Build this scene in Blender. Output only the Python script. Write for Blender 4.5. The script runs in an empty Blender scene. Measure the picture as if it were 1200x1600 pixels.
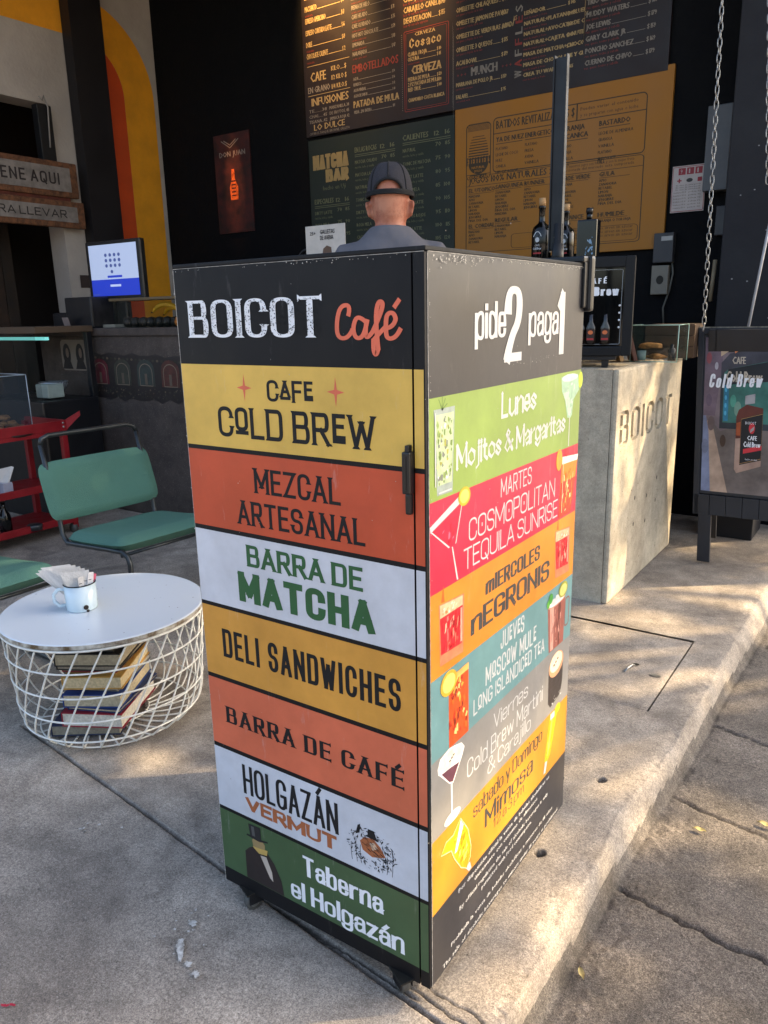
import bpy, bmesh, math, random
import numpy as np
from mathutils import Vector, Matrix, Quaternion
random.seed(7); rng = np.random.default_rng(7)
scn = bpy.context.scene
COL = scn.collection
PI = math.pi

# ------------------------------------------------------------------ camera
cam = bpy.data.objects.new('camera', bpy.data.cameras.new('camera')); COL.objects.link(cam)
cam.location = (0.6128, -1.0152, 1.3041)
cam.rotation_euler = (1.31588776, 0.0219351159, 0.596807853)
cam.data.sensor_width = 36; cam.data.lens = 26.792
cam.data.clip_start = 0.05; cam.data.clip_end = 400
scn.camera = cam

# ------------------------------------------------------------------ light
SD = Vector((1.2, 1.0, 1.21)).normalized()            # towards the sun
world = bpy.data.worlds.new('World'); scn.world = world; world.use_nodes = True
nt = world.node_tree; nt.nodes.clear()
wo = nt.nodes.new('ShaderNodeOutputWorld'); bg = nt.nodes.new('ShaderNodeBackground')
sky = nt.nodes.new('ShaderNodeTexSky'); sky.sky_type = 'NISHITA'; sky.sun_disc = False
sky.sun_elevation = math.asin(SD.z); sky.sun_rotation = math.atan2(SD.x, SD.y)
sky.air_density = 1.0; sky.dust_density = 4.6; sky.ozone_density = 1.0
bg.inputs['Strength'].default_value = 0.15
nt.links.new(sky.outputs[0], bg.inputs[0]); nt.links.new(bg.outputs[0], wo.inputs[0])
sun = bpy.data.objects.new('sun', bpy.data.lights.new('sun', 'SUN')); COL.objects.link(sun)
sun.data.energy = 3.2; sun.data.angle = math.radians(0.6); sun.data.color = (1.0, 0.76, 0.46)
sun.rotation_euler = SD.to_track_quat('Z', 'Y').to_euler(); sun.location = (6, 5, 8)
scn.view_settings.view_transform = 'Standard'; scn.view_settings.look = 'None'
scn.view_settings.gamma = 1.0; scn.view_settings.use_curve_mapping = False
scn.view_settings.exposure = 1.82

# ------------------------------------------------------------------ materials
def lin(h):
    h = h.lstrip('#'); v = [int(h[i:i+2], 16)/255 for i in (0, 2, 4)]
    return tuple(((a+0.055)/1.055)**2.4 if a > 0.04045 else a/12.92 for a in v) + (1.0,)
MATS = {}
def mat(name, col, rough=.55, metal=0., var=.12, vs=14., bump=0., bs=60., spec=.5, emit=None, es=1., trans=0., alpha=1., col2=None, coat=0., ior=1.45, scuff=0.):
    if name in MATS: return MATS[name]
    m = bpy.data.materials.new(name); m.use_nodes = True; MATS[name] = m
    t = m.node_tree; b = t.nodes['Principled BSDF']
    c = lin(col) if isinstance(col, str) else tuple(col) + (1.,)
    b.inputs['Roughness'].default_value = rough; b.inputs['Metallic'].default_value = metal
    b.inputs['Specular IOR Level'].default_value = spec; b.inputs['IOR'].default_value = ior
    b.inputs['Coat Weight'].default_value = coat
    if trans: b.inputs['Transmission Weight'].default_value = trans
    if alpha < 1: b.inputs['Alpha'].default_value = alpha
    tc = t.nodes.new('ShaderNodeTexCoord')
    if var > 0 or col2:
        n = t.nodes.new('ShaderNodeTexNoise'); n.inputs['Scale'].default_value = vs; n.inputs['Detail'].default_value = 7; n.inputs['Roughness'].default_value = .62
        t.links.new(tc.outputs['Object'], n.inputs['Vector'])
        r = t.nodes.new('ShaderNodeValToRGB')
        d = lin(col2) if col2 else tuple(max(0, x*(1-var)) for x in c[:3]) + (1.,)
        e = c if col2 else tuple(min(1, x*(1+var*.6)) for x in c[:3]) + (1.,)
        r.color_ramp.elements[0].position = .36; r.color_ramp.elements[1].position = .64
        r.color_ramp.elements[0].color = d; r.color_ramp.elements[1].color = e
        t.links.new(n.outputs['Fac'], r.inputs['Fac']); t.links.new(r.outputs[0], b.inputs['Base Color'])
        if scuff:
            mp = t.nodes.new('ShaderNodeMapping'); mp.inputs['Rotation'].default_value = (.5, .4, .3); mp.inputs['Scale'].default_value = (22, 22, 3.5); t.links.new(tc.outputs['Object'], mp.inputs['Vector'])
            n5 = t.nodes.new('ShaderNodeTexNoise'); n5.inputs['Scale'].default_value = 2.2; n5.inputs['Detail'].default_value = 9; n5.inputs['Roughness'].default_value = .75; t.links.new(mp.outputs[0], n5.inputs['Vector'])
            r5 = t.nodes.new('ShaderNodeValToRGB'); r5.color_ramp.elements[0].position = .60; r5.color_ramp.elements[0].color = (0, 0, 0, 1); r5.color_ramp.elements[1].position = .74; r5.color_ramp.elements[1].color = (scuff,)*3+(1,)
            n6 = t.nodes.new('ShaderNodeTexNoise'); n6.inputs['Scale'].default_value = 3.5; n6.inputs['Detail'].default_value = 10; n6.inputs['Roughness'].default_value = .7; t.links.new(tc.outputs['Object'], n6.inputs['Vector'])
            r6 = t.nodes.new('ShaderNodeValToRGB'); r6.color_ramp.elements[0].position = .38; r6.color_ramp.elements[0].color = (.80, .79, .77, 1); r6.color_ramp.elements[1].position = .62; r6.color_ramp.elements[1].color = (1.06, 1.05, 1.04, 1); t.links.new(n6.outputs['Fac'], r6.inputs['Fac'])
            x6 = t.nodes.new('ShaderNodeMix'); x6.data_type = 'RGBA'; x6.blend_type = 'MULTIPLY'; x6.inputs[0].default_value = .8; t.links.new(r.outputs[0], x6.inputs[6]); t.links.new(r6.outputs[0], x6.inputs[7])
            x5 = t.nodes.new('ShaderNodeMix'); x5.data_type = 'RGBA'; t.links.new(n5.outputs['Fac'], r5.inputs['Fac']); t.links.new(r5.outputs[0], x5.inputs[0]); t.links.new(x6.outputs[2], x5.inputs[6]); x5.inputs[7].default_value = (.55, .53, .50, 1); t.links.new(x5.outputs[2], b.inputs['Base Color'])
        mr = t.nodes.new('ShaderNodeMapRange'); mr.inputs['To Min'].default_value = max(0.02, rough-.07); mr.inputs['To Max'].default_value = min(1, rough+.08)
        mr.inputs['From Min'].default_value = .35; mr.inputs['From Max'].default_value = .65
        t.links.new(n.outputs['Fac'], mr.inputs['Value']); t.links.new(mr.outputs[0], b.inputs['Roughness'])
    else:
        b.inputs['Base Color'].default_value = c
    if bump > 0:
        n2 = t.nodes.new('ShaderNodeTexNoise'); n2.inputs['Scale'].default_value = bs; n2.inputs['Detail'].default_value = 5
        t.links.new(tc.outputs['Object'], n2.inputs['Vector'])
        bp = t.nodes.new('ShaderNodeBump'); bp.inputs['Strength'].default_value = bump; bp.inputs['Distance'].default_value = .01
        t.links.new(n2.outputs['Fac'], bp.inputs['Height']); t.links.new(bp.outputs[0], b.inputs['Normal'])
    if emit:
        b.inputs['Emission Color'].default_value = lin(emit); b.inputs['Emission Strength'].default_value = es
    return m

def concrete(name, dark, light, grain=.25, stain='#4a4038', stain_amt=.35, rough=.82, chips=0.0, bump=.35, scale=1.0, tint=None):
    m = bpy.data.materials.new(name); m.use_nodes = True; MATS[name] = m
    t = m.node_tree; b = t.nodes['Principled BSDF']; L = t.links.new
    tc = t.nodes.new('ShaderNodeTexCoord')
    def noise(s, det=8, r=.6, dist=0.):
        n = t.nodes.new('ShaderNodeTexNoise'); n.inputs['Scale'].default_value = s*scale; n.inputs['Detail'].default_value = det
        n.inputs['Roughness'].default_value = r; n.inputs['Distortion'].default_value = dist; L(tc.outputs['Object'], n.inputs['Vector']); return n
    def ramp(src, p0, c0, p1, c1):
        r = t.nodes.new('ShaderNodeValToRGB'); e = r.color_ramp.elements
        e[0].position = p0; e[0].color = c0; e[1].position = p1; e[1].color = c1; L(src.outputs['Fac'], r.inputs['Fac']); return r
    def mix(kind, fac, a, bb):
        x = t.nodes.new('ShaderNodeMix'); x.data_type = 'RGBA'; x.blend_type = kind
        if isinstance(fac, float): x.inputs[0].default_value = fac
        else: L(fac, x.inputs[0])
        L(a, x.inputs[6])
        if isinstance(bb, tuple): x.inputs[7].default_value = bb
        else: L(bb, x.inputs[7])
        return x.outputs[2]
    big = ramp(noise(1.7, 9, .62, .6), .34, lin(dark), .66, lin(light))
    W, K = (1, 1, 1, 1), (0, 0, 0, 1)
    mid = ramp(noise(11, 12, .78), .36, (.66, .66, .66, 1), .64, (1.28, 1.28, 1.28, 1))
    col = mix('MULTIPLY', .8, big.outputs[0], mid.outputs[0])
    fine = ramp(noise(130, 8, .8), .36, (.45, .45, .45, 1), .64, (1.5, 1.5, 1.5, 1))
    col = mix('MULTIPLY', grain*1.6, col, fine.outputs[0])
    st = ramp(noise(3.1, 6, .66, 1.2), .5, K, .68, W)
    sf = t.nodes.new('ShaderNodeMath'); sf.operation = 'MULTIPLY'; sf.inputs[1].default_value = stain_amt; L(st.outputs[0], sf.inputs[0])
    col = mix('MIX', sf.outputs[0], col, lin(stain))
    spot = ramp(noise(42, 3, .5), .70, K, .76, W)
    sf2 = t.nodes.new('ShaderNodeMath'); sf2.operation = 'MULTIPLY'; sf2.inputs[1].default_value = .45; L(spot.outputs[0], sf2.inputs[0])
    col = mix('MIX', sf2.outputs[0], col, lin('#2e2a27'))
    if chips > 0:
        mp = t.nodes.new('ShaderNodeMapping'); mp.inputs['Rotation'].default_value = (0, 0, .7); mp.inputs['Scale'].default_value = (3.5, 38, 1)
        L(tc.outputs['Object'], mp.inputs['Vector'])
        n = noise(1.6, 5, .6, .4); L(mp.outputs[0], n.inputs['Vector'])
        cr = ramp(n, .66, K, .74, W)
        m2 = ramp(noise(2.3, 4), .5, K, .62, W)
        f = t.nodes.new('ShaderNodeMath'); f.operation = 'MULTIPLY'; L(cr.outputs[0], f.inputs[0]); L(m2.outputs[0], f.inputs[1])
        g = t.nodes.new('ShaderNodeMath'); g.operation = 'MULTIPLY'; g.inputs[1].default_value = chips; L(f.outputs[0], g.inputs[0])
        col = mix('MIX', g.outputs[0], col, lin('#b8b4ac'))
    gr = ramp(noise(340, 3, .6), .40, (.58, .57, .56, 1), .60, (1.42, 1.42, 1.40, 1)); col = mix('MULTIPLY', min(1., grain*1.5), col, gr.outputs[0])
    pit = ramp(noise(210, 2, .5), .685, K, .72, W); pf = t.nodes.new('ShaderNodeMath'); pf.operation = 'MULTIPLY'; pf.inputs[1].default_value = .7; L(pit.outputs[0], pf.inputs[0]); col = mix('MIX', pf.outputs[0], col, lin('#2a2622'))
    wh = ramp(noise(260, 2, .5), .70, K, .74, W); wf = t.nodes.new('ShaderNodeMath'); wf.operation = 'MULTIPLY'; wf.inputs[1].default_value = .5; L(wh.outputs[0], wf.inputs[0]); col = mix('MIX', wf.outputs[0], col, lin('#c9c2b6'))
    at = t.nodes.new('ShaderNodeAttribute'); at.attribute_name = 'dirt'; col = mix('MIX', at.outputs['Fac'], col, lin('#2c2620'))
    L(col, b.inputs['Base Color'])
    b.inputs['Roughness'].default_value = rough; b.inputs['Specular IOR Level'].default_value = .35
    n3 = noise(110, 8, .75); n4 = noise(14, 5, .6)
    ad = t.nodes.new('ShaderNodeMath'); ad.operation = 'MULTIPLY_ADD'; ad.inputs[1].default_value = .5; L(n4.outputs['Fac'], ad.inputs[0]); L(n3.outputs['Fac'], ad.inputs[2])
    bp = t.nodes.new('ShaderNodeBump'); bp.inputs['Strength'].default_value = bump; bp.inputs['Distance'].default_value = .006
    L(ad.outputs[0], bp.inputs['Height']); L(bp.outputs[0], b.inputs['Normal'])
    return m

# ------------------------------------------------------------------ mesh helpers
class MB:
    """collects faces; build() links them as one object"""
    def __init__(s): s.v = []; s.f = []; s.m = []; s.mats = []; s.sm = []
    def mi(s, m):
        if m not in s.mats: s.mats.append(m)
        return s.mats.index(m)
    def add(s, vs, fs, m, smooth=False):
        o = len(s.v); s.v += [tuple(p) for p in vs]; k = s.mi(m)
        for f in fs: s.f.append(tuple(i+o for i in f)); s.m.append(k); s.sm.append(smooth)
        return s
    def box(s, lo, hi, m, bev=0., M=None):
        x0, y0, z0 = lo; x1, y1, z1 = hi
        if bev <= 0:
            vs = [(x, y, z) for x in (x0, x1) for y in (y0, y1) for z in (z0, z1)]
            fs = [(0, 1, 3, 2), (4, 6, 7, 5), (0, 4, 5, 1), (2, 3, 7, 6), (0, 2, 6, 4), (1, 5, 7, 3)]
        else:
            b = min(bev, (x1-x0)*.49, (y1-y0)*.49, (z1-z0)*.49)
            bm = bmesh.new(); bmesh.ops.create_cube(bm, size=1.)
            for v in bm.verts: v.co = ((x0+x1)/2+v.co.x*(x1-x0), (y0+y1)/2+v.co.y*(y1-y0), (z0+z1)/2+v.co.z*(z1-z0))
            bmesh.ops.bevel(bm, geom=bm.edges[:], offset=b, segments=2, profile=.6, affect='EDGES')
            bm.verts.index_update(); vs = [tuple(v.co) for v in bm.verts]; fs = [tuple(v.index for v in f.verts) for f in bm.faces]; bm.free()
        if M is not None: vs = [tuple(M @ Vector(v)) for v in vs]
        return s.add(vs, fs, m)
    def tube(s, pts, r, m, n=8, close=False, smooth=True, caps=True):
        P = [Vector(p) for p in pts]; N = len(P); rr = r if isinstance(r, (list, tuple)) else [r]*N
        vs = []; prev = None
        for i, p in enumerate(P):
            a = P[(i-1) % N] if (close or i > 0) else p; c = P[(i+1) % N] if (close or i < N-1) else p
            t = (c-a).normalized()
            if prev is None:
                u = t.orthogonal().normalized()
            else:
                u = (prev - t*prev.dot(t))
                u = u.normalized() if u.length > 1e-6 else t.orthogonal().normalized()
            prev = u; w = t.cross(u)
            for k in range(n):
                a_ = 2*PI*k/n; vs.append(p+(u*math.cos(a_)+w*math.sin(a_))*rr[i])
        fs = []
        for i in range(N if close else N-1):
            j = (i+1) % N
            for k in range(n): fs.append((i*n+k, i*n+(k+1) % n, j*n+(k+1) % n, j*n+k))
        if caps and not close: fs.append(tuple(reversed(range(n)))); fs.append(tuple(range((N-1)*n, N*n)))
        return s.add(vs, fs, m, smooth)
    def lathe(s, prof, m, c=(0, 0, 0), n=32, smooth=True, M=None, sx=1., sy=1.):
        vs = []; fs = []
        for r, z in prof:
            for k in range(n):
                a = 2*PI*k/n; vs.append(Vector((r*math.cos(a)*sx, r*math.sin(a)*sy, z)))
        for i in range(len(prof)-1):
            for k in range(n): fs.append((i*n+k, i*n+(k+1) % n, (i+1)*n+(k+1) % n, (i+1)*n+k))
        if prof[0][0] > 1e-5: fs.append(tuple(reversed(range(n))))
        if prof[-1][0] > 1e-5: fs.append(tuple(range((len(prof)-1)*n, len(prof)*n)))
        vs = [(M @ v if M is not None else v)+Vector(c) for v in vs]
        return s.add(vs, fs, m, smooth)
    def prism(s, poly, F, d0, d1, m):
        """poly in plane coords, F(u,v,n) frame, from n=d0 to n=d1"""
        n = len(poly); vs = [F(u, v, d0) for u, v in poly]+[F(u, v, d1) for u, v in poly]
        fs = [tuple(reversed(range(n))), tuple(range(n, 2*n))]+[(i, (i+1) % n, n+(i+1) % n, n+i) for i in range(n)]
        return s.add(vs, fs, m)
    def build(s, name, parent=None, loc=None):
        me = bpy.data.meshes.new(name); me.from_pydata(s.v, [], s.f); me.update()
        for m in s.mats: me.materials.append(m)
        me.polygons.foreach_set('material_index', s.m); me.polygons.foreach_set('use_smooth', s.sm)
        me.update()
        o = bpy.data.objects.new(name, me); COL.objects.link(o)
        if parent: o.parent = parent
        if loc is not None: o.location = loc
        return o
def thing(name, label, cat, loc=(0, 0, 0), rz=0., group=None):
    o = bpy.data.objects.new(name, None); COL.objects.link(o); o.empty_display_size = .1
    o.location = loc; o.rotation_euler = (0, 0, rz); tag(o, label, cat, group); return o
def tag(o, label, cat, group=None):
    o['label'] = label; o['category'] = cat
    if group: o['group'] = group
    return o
def struct(o, label=None):
    o['kind'] = 'structure'
    if label: o['label'] = label
    return o
def link_copy(o, parent=None, **kw):
    c = o.copy(); COL.objects.link(c); c.parent = parent
    for k, v in kw.items(): setattr(c, k, v)
    return c
def frame(o, U, V, N=None):
    o = Vector(o); U = Vector(U); V = Vector(V); N = Vector(N) if N else U.cross(V)
    return lambda u, v, n=0.: o+U*u+V*v+N*n
def rot_xyz(rx=0, ry=0, rz=0, t=(0, 0, 0)):
    return Matrix.Translation(t) @ Matrix.Rotation(rz, 4, 'Z') @ Matrix.Rotation(ry, 4, 'Y') @ Matrix.Rotation(rx, 4, 'X')

# ------------------------------------------------------------------ stroke lettering
GL = {
'A': (.62, "0,0 .5,1|.5,1 1,0|.17,.3 .83,.3"), 'B': (.56, "0,0 0,1|~0,1 .5,1 .92,1 .92,.53 .5,.53 0,.53|~0,.53 .55,.53 1,.53 1,0 .55,0 0,0"),
'C': (.56, "~1,.72 1,1 0,1 0,.5 0,0 1,0 1,.28"), 'D': (.58, "0,0 0,1|~0,1 .45,1 1,1 1,.5 1,0 .45,0 0,0"),
'E': (.48, "1,1 0,1 0,0 1,0|0,.52 .85,.52"), 'F': (.46, "1,1 0,1 0,0|0,.52 .85,.52"),
'G': (.58, "~1,.75 1,1 0,1 0,.5 0,0 1,0 1,.35|.55,.45 1,.45 1,.1"), 'H': (.58, "0,0 0,1|1,0 1,1|0,.5 1,.5"), 'I': (.01, ".5,0 .5,1"),
'J': (.42, "~1,1 1,.6 1,0 0,0 0,.3"), 'K': (.56, "0,0 0,1|1,1 0,.42|.3,.58 1,0"), 'L': (.46, "0,1 0,0 1,0"),
'M': (.74, "0,0 0,1 .5,.25 1,1 1,0"), 'N': (.6, "0,0 0,1 1,0 1,1"), 'O': (.6, "o0,.5 0,1 1,1 1,.5 1,0 0,0"),
'P': (.54, "0,0 0,1|~0,1 .55,1 1,1 1,.45 .55,.45 0,.45"), 'Q': (.6, "o0,.5 0,1 1,1 1,.5 1,0 0,0|.55,.25 .9,-.12"),
'R': (.56, "0,0 0,1|~0,1 .55,1 .95,1 .95,.47 .55,.47 0,.47|.5,.47 1,0"), 'S': (.54, "~1,.75 1,1 0,1 0,.52 1,.5 1,0 0,0 0,.25"),
'T': (.56, "0,1 1,1|.5,1 .5,0"), 'U': (.58, "~0,1 0,.5 0,0 1,0 1,.5 1,1"), 'V': (.6, "0,1 .5,0|.5,0 1,1"), 'W': (.86, "0,1 .25,0 .5,.8 .75,0 1,1"),
'X': (.58, "0,1 1,0|1,1 0,0"), 'Y': (.58, "0,1 .5,.45 1,1|.5,.45 .5,0"), 'Z': (.54, "0,1 1,1 0,0 1,0"),
'&': (.7, "~1,0 .2,.72 .12,1 .62,1.05 .62,.75 0,.42 -.05,0 .65,-.05 1,.45"), '1': (.3, ".0,.8 .6,1 .6,0"), '2': (.5, "~0,.7 0,1 1,1 1,.55 .3,.3 0,0|0,0 1,0"),
'3': (.5, "~0,.85 .1,1 1,1 .95,.55 .35,.53|~.35,.53 1,.53 1,0 .1,0 0,.18"), '-': (.3, "0,.45 1,.45"), '.': (.01, ".5,0 .5,.06"),
'a': (.46, "~.05,.5 .1,.7 1,.7 1,.4 1,0|~1,.4 .0,.42 0,0 .6,-.05 1,.15"), 'b': (.5, "0,0 0,1|~0,.45 .2,.68 1,.74 1,.33 1,-.05 .2,-.02 0,.15"),
'c': (.44, "~1,.5 1,.67 0,.67 0,.33 0,0 1,0 1,.17"), 'd': (.5, "1,0 1,1|~1,.45 .8,.68 0,.74 0,.33 0,-.05 .8,-.02 1,.15"),
'e': (.46, "0,.34 1,.34|~1,.34 1,.68 .5,.68 0,.68 0,.33 0,-.01 1,-.01 1,.17"), 'f': (.34, "~1,.92 .9,1.02 .35,1.02 .35,.7 .35,0|0,.64 .95,.64"),
'g': (.5, "~1,.45 .8,.68 0,.74 0,.33 0,-.02 .8,.0 1,.2|~1,.66 1,.1 1,-.3 0,-.3 0,-.12"), 'h': (.5, "0,0 0,1|~0,.42 .2,.7 1,.76 1,.4 1,0"),
'i': (.01, ".5,0 .5,.66|.5,.84 .5,.93"), 'j': (.24, "~.8,.66 .8,0 .8,-.3 0,-.26|.8,.84 .8,.93"), 'k': (.48, "0,0 0,1|1,.66 0,.25|.35,.38 1,0"), 'l': (.01, ".5,0 .5,1"),
'm': (.8, "0,0 0,.66|~0,.42 .1,.7 .5,.76 .5,.4 .5,0|~.5,.42 .6,.7 1,.76 1,.4 1,0"), 'n': (.5, "0,0 0,.66|~0,.42 .2,.7 1,.76 1,.4 1,0"),
'o': (.5, "o0,.33 0,.67 1,.67 1,.33 1,-.01 0,-.01"), 'p': (.5, "0,-.3 0,.66|~0,.45 .2,.68 1,.74 1,.33 1,-.05 .2,-.02 0,.15"),
'r': (.36, "0,0 0,.66|~0,.38 .2,.68 1,.66"), 's': (.42, "~1,.5 1,.67 0,.67 0,.34 1,.34 1,0 0,0 0,.17"), 't': (.34, "~.35,.9 .35,.3 .35,0 1,0|0,.64 .95,.64"),
'u': (.5, "~0,.66 0,.3 0,-.05 .8,-.05 1,.2|1,.66 1,0"), 'v': (.5, "0,.66 .5,0 1,.66"), 'w': (.76, "0,.66 .25,0 .5,.6 .75,0 1,.66"), 'x': (.46, "0,.66 1,0|1,.66 0,0"),
'y': (.48, "0,.66 .52,.02|1,.66 .35,-.3"), 'z': (.44, "0,.66 1,.66 0,0 1,0"),
}
ACC = {'É': 'E', 'Á': 'A', 'é': 'e', 'á': 'a', 'ó': 'o', 'Ó': 'O', 'í': 'i'}
def bsp(P, closed):
    out = []; P = [np.array(p, float) for p in P]; n = len(P)
    if closed: trip = [((P[i-1]+P[i])/2, P[i], (P[i]+P[(i+1) % n])/2) for i in range(n)]
    else: trip = [(P[0] if i == 1 else (P[i-1]+P[i])/2, P[i], P[-1] if i == n-2 else (P[i]+P[i+1])/2) for i in range(1, n-1)]
    for a, b, c in trip:
        for k in range(7):
            t = k/7; out.append(a*(1-t)**2+2*b*t*(1-t)+c*t*t)
    if not closed: out.append(trip[-1][2])
    return out
def strokes(s, x0, x1, y, h, tv=.14, th=.12, nib=None, serif=0., flare=0., gap=.09, space=.3, shear=0., dots=False, inline=False):
    """lettering as strokes: returns list of polygon strips in plane coordinates, fitted between x0 and x1"""
    items = []; cur = 0.
    i = 0
    while i < len(s):
        ch = s[i]; raised = False
        if ch == '_': raised = True; i += 1; ch = s[i]
        i += 1
        if ch == ' ': continue
        acc = ch in ACC; g = ACC.get(ch, ch)
        w, d = GL[g]; k = .74 if raised else 1.
        items.append((cur, w*k, d, raised, acc, g)); cur += 1
    # every letter keeps its own pen width and a clear gap; what is left stretches the skeletons
    pen = (nib[0]*.75 if nib else tv)*h; nsp = s.count(' '); tw = sum(q[1] for q in items)
    sx = ((x1-x0)-len(items)*pen-(len(items)-1)*gap*h-nsp*space*h)/tw
    if sx < .25*h: sx = .25*h
    cur = x0; k_ = 0; pos = []
    for ch in s:
        if ch == '_': continue
        if ch == ' ': cur += space*h; continue
        pos.append(cur); cur += items[k_][1]*sx+pen+gap*h; k_ += 1
    items = [(p, )+q[1:] for p, q in zip(pos, items)]
    out = []
    def hw(tx, ty):        # half width for a stroke running along (tx,ty)
        nx, ny = -ty, tx
        if nib:
            A, B, an = nib; ca, sa = math.cos(an), math.sin(an)
            return math.hypot(A*(nx*ca+ny*sa), B*(-nx*sa+ny*ca))*h/2
        return math.hypot(tv*nx, th*ny)*h/2
    for cx, w, d, raised, acc, g in items:
        ys, yo = (.74, .26) if raised else (1., 0.)
        if raised: d = d+"|.0,-.17 1,-.17"
        if acc: d = d+("|.42,1.14 .72,1.3" if g.isupper() else "|.45,.84 .8,1.02" )
        if dots and g == 'O': d = d+"|.5,.46 .5,.54"
        for st in d.split('|'):
            cl = st[0] == 'o'; sm = st[0] in '~o'
            P = [tuple(float(a) for a in q.split(',')) for q in st.lstrip('~o').split()]
            mp = lambda p: np.array([cx+pen/2+p[0]*w*sx+shear*h*(p[1]*ys+yo), y+th*h/2+(h-th*h)*(p[1]*ys+yo)])
            raw = P; inside = min(p[1] for p in raw) >= 0 and max(p[1] for p in raw) <= 1 and g in 'AVWMNXYZK'
            P = [mp(p) for p in P]
            if sm:
                P = bsp(P, cl)
                if nib: P = P[::7]+([P[-1]] if not cl and (len(P)-1) % 7 else [])
            parts_ = [P]
            if not sm:
                parts_ = [[P[0]]]
                for k in range(1, len(P)):
                    parts_[-1].append(P[k])
                    if k < len(P)-1:
                        u = P[k]-P[k-1]; v = P[k+1]-P[k]
                        if u.dot(v) < -.15*np.linalg.norm(u)*np.linalg.norm(v): parts_.append([P[k]])
            for P in parts_: one(P, cl, sm, out, hw, h, tv, th, nib, flare, serif, (y, y+h) if inside else None)
    return out
def one(P, cl, sm, out, hw, h, tv, th, nib, flare, serif, lim):
            i = 0
            n = len(P)
            T = []
            for k in range(n):
                a = P[k-1] if (k > 0 or cl) else P[0]; c = P[(k+1) % n] if (k < n-1 or cl) else P[-1]
                v = c-a; T.append(v/max(1e-9, np.linalg.norm(v)))
            # arc length
            S = [0.]
            for k in range(1, n): S.append(S[-1]+np.linalg.norm(P[k]-P[k-1]))
            Ls = []; Rs = []
            for k in range(n):
                if not sm and 0 < k < n-1:
                    u = (P[k]-P[k-1]); u /= np.linalg.norm(u); v = (P[k+1]-P[k]); v /= np.linalg.norm(v)
                    wa, wb = hw(*u), hw(*v); nu = np.array([-u[1], u[0]]); nv = np.array([-v[1], v[0]])
                    cr = u[0]*v[1]-u[1]*v[0]
                    if abs(cr) > .12:
                        # intersection of the two offset lines on both sides
                        def X(sg):
                            a = P[k]+nu*wa*sg; b = P[k]+nv*wb*sg; r = b-a; t = (r[0]*v[1]-r[1]*v[0])/cr
                            q = a+u*t; dd = q-P[k]; ln = np.linalg.norm(dd); mx = 2.3*max(wa, wb)
                            return P[k]+dd*min(1, mx/ln) if ln > 0 else q
                        Ls.append(X(1)); Rs.append(X(-1)); continue
                t = T[k]; wd = hw(*t); p = P[k]
                if not cl and flare:
                    dd = min(S[k], S[-1]-S[k])/h; wd *= 1+flare*max(0, 1-dd/.3)**2
                if not cl and k in (0, n-1):
                    ext = math.hypot(tv*t[0], th*t[1])*h/2 if not nib else hw(-t[1], t[0])*.5
                    p = p+t*ext*(-1 if k == 0 else 1)
                nn = np.array([-t[1], t[0]]); Ls.append(p+nn*wd); Rs.append(p-nn*wd)
            if lim:
                for q in Ls+Rs: q[1] = min(max(q[1], lim[0]), lim[1])
            out.append((Ls, Rs, cl))
            if nib and not cl:
                for k in (0, n-1):
                    if abs(T[k][1]) > .5:
                        r_ = nib[0]*h*.52; p = P[k]; out.append(([p+np.array([0, r_]), p+np.array([r_, 0])], [p+np.array([-r_, 0]), p+np.array([0, -r_])], False))
            if serif and not cl:
                for k, sg in ((0, -1), (n-1, 1)):
                    t = T[k]; p = P[k]+t*math.hypot(tv*t[0], th*t[1])*h/2*sg
                    if abs(t[1]) > .72:
                        a = serif*h/2+tv*h*.5; b = th*h*.55
                        dy = -1 if (t[1]*sg) > 0 else 1
                        yy = p[1]; out.append(([np.array([p[0]-a, yy]), np.array([p[0]+a, yy])], [np.array([p[0]-a*.62, yy+b*dy]), np.array([p[0]+a*.62, yy+b*dy])], False))
                    elif abs(t[0]) > .8 and not sm:
                        a = serif*h*.55; b = tv*h*.35; dx = -1 if t[0]*sg > 0 else 1
                        out.append(([np.array([p[0], p[1]-a]), np.array([p[0], p[1]+a])], [np.array([p[0]+b*dx, p[1]-a*.6]), np.array([p[0]+b*dx, p[1]+a*.6])], False))
def put(mb, F, st, m, n0=.0006, dn=3e-5):
    for q, (Ls, Rs, cl) in enumerate(st):
        z = n0+dn*(q % 9); n = len(Ls); vs = [F(p[0], p[1], z) for p in Ls]+[F(p[0], p[1], z) for p in Rs]
        fs = []
        for k in range(n if cl else n-1):
            j = (k+1) % n; fs.append((k, n+k, n+j, j))
        # orient faces along +n
        a, b, c = (Vector(vs[i]) for i in fs[0][:3]); nn = F(0, 0, 1)-F(0, 0, 0)
        if (b-a).cross(c-b).dot(nn) < 0: fs = [tuple(reversed(f)) for f in fs]
        mb.add(vs, fs, m)
def letter(mb, F, s, x0, x1, y, h, m, n0=.0006, **kw): put(mb, F, strokes(s, x0, x1, y, h, **kw), m, n0)
def poly(mb, F, P, m, n=.0008): mb.add([F(u, v, n) for u, v in P], [tuple(range(len(P)))], m)
def disc(mb, F, cx, cy, rx, ry, m, n=.0008, k=20, rot=0.):
    c, s_ = math.cos(rot), math.sin(rot)
    poly(mb, F, [(cx+rx*math.cos(2*PI*i/k)*c-ry*math.sin(2*PI*i/k)*s_, cy+rx*math.cos(2*PI*i/k)*s_+ry*math.sin(2*PI*i/k)*c) for i in range(k)], m, n)
def rect(mb, F, u0, v0, u1, v1, m, n=.0008): poly(mb, F, [(u0, v0), (u1, v0), (u1, v1), (u0, v1)], m, n)
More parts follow.
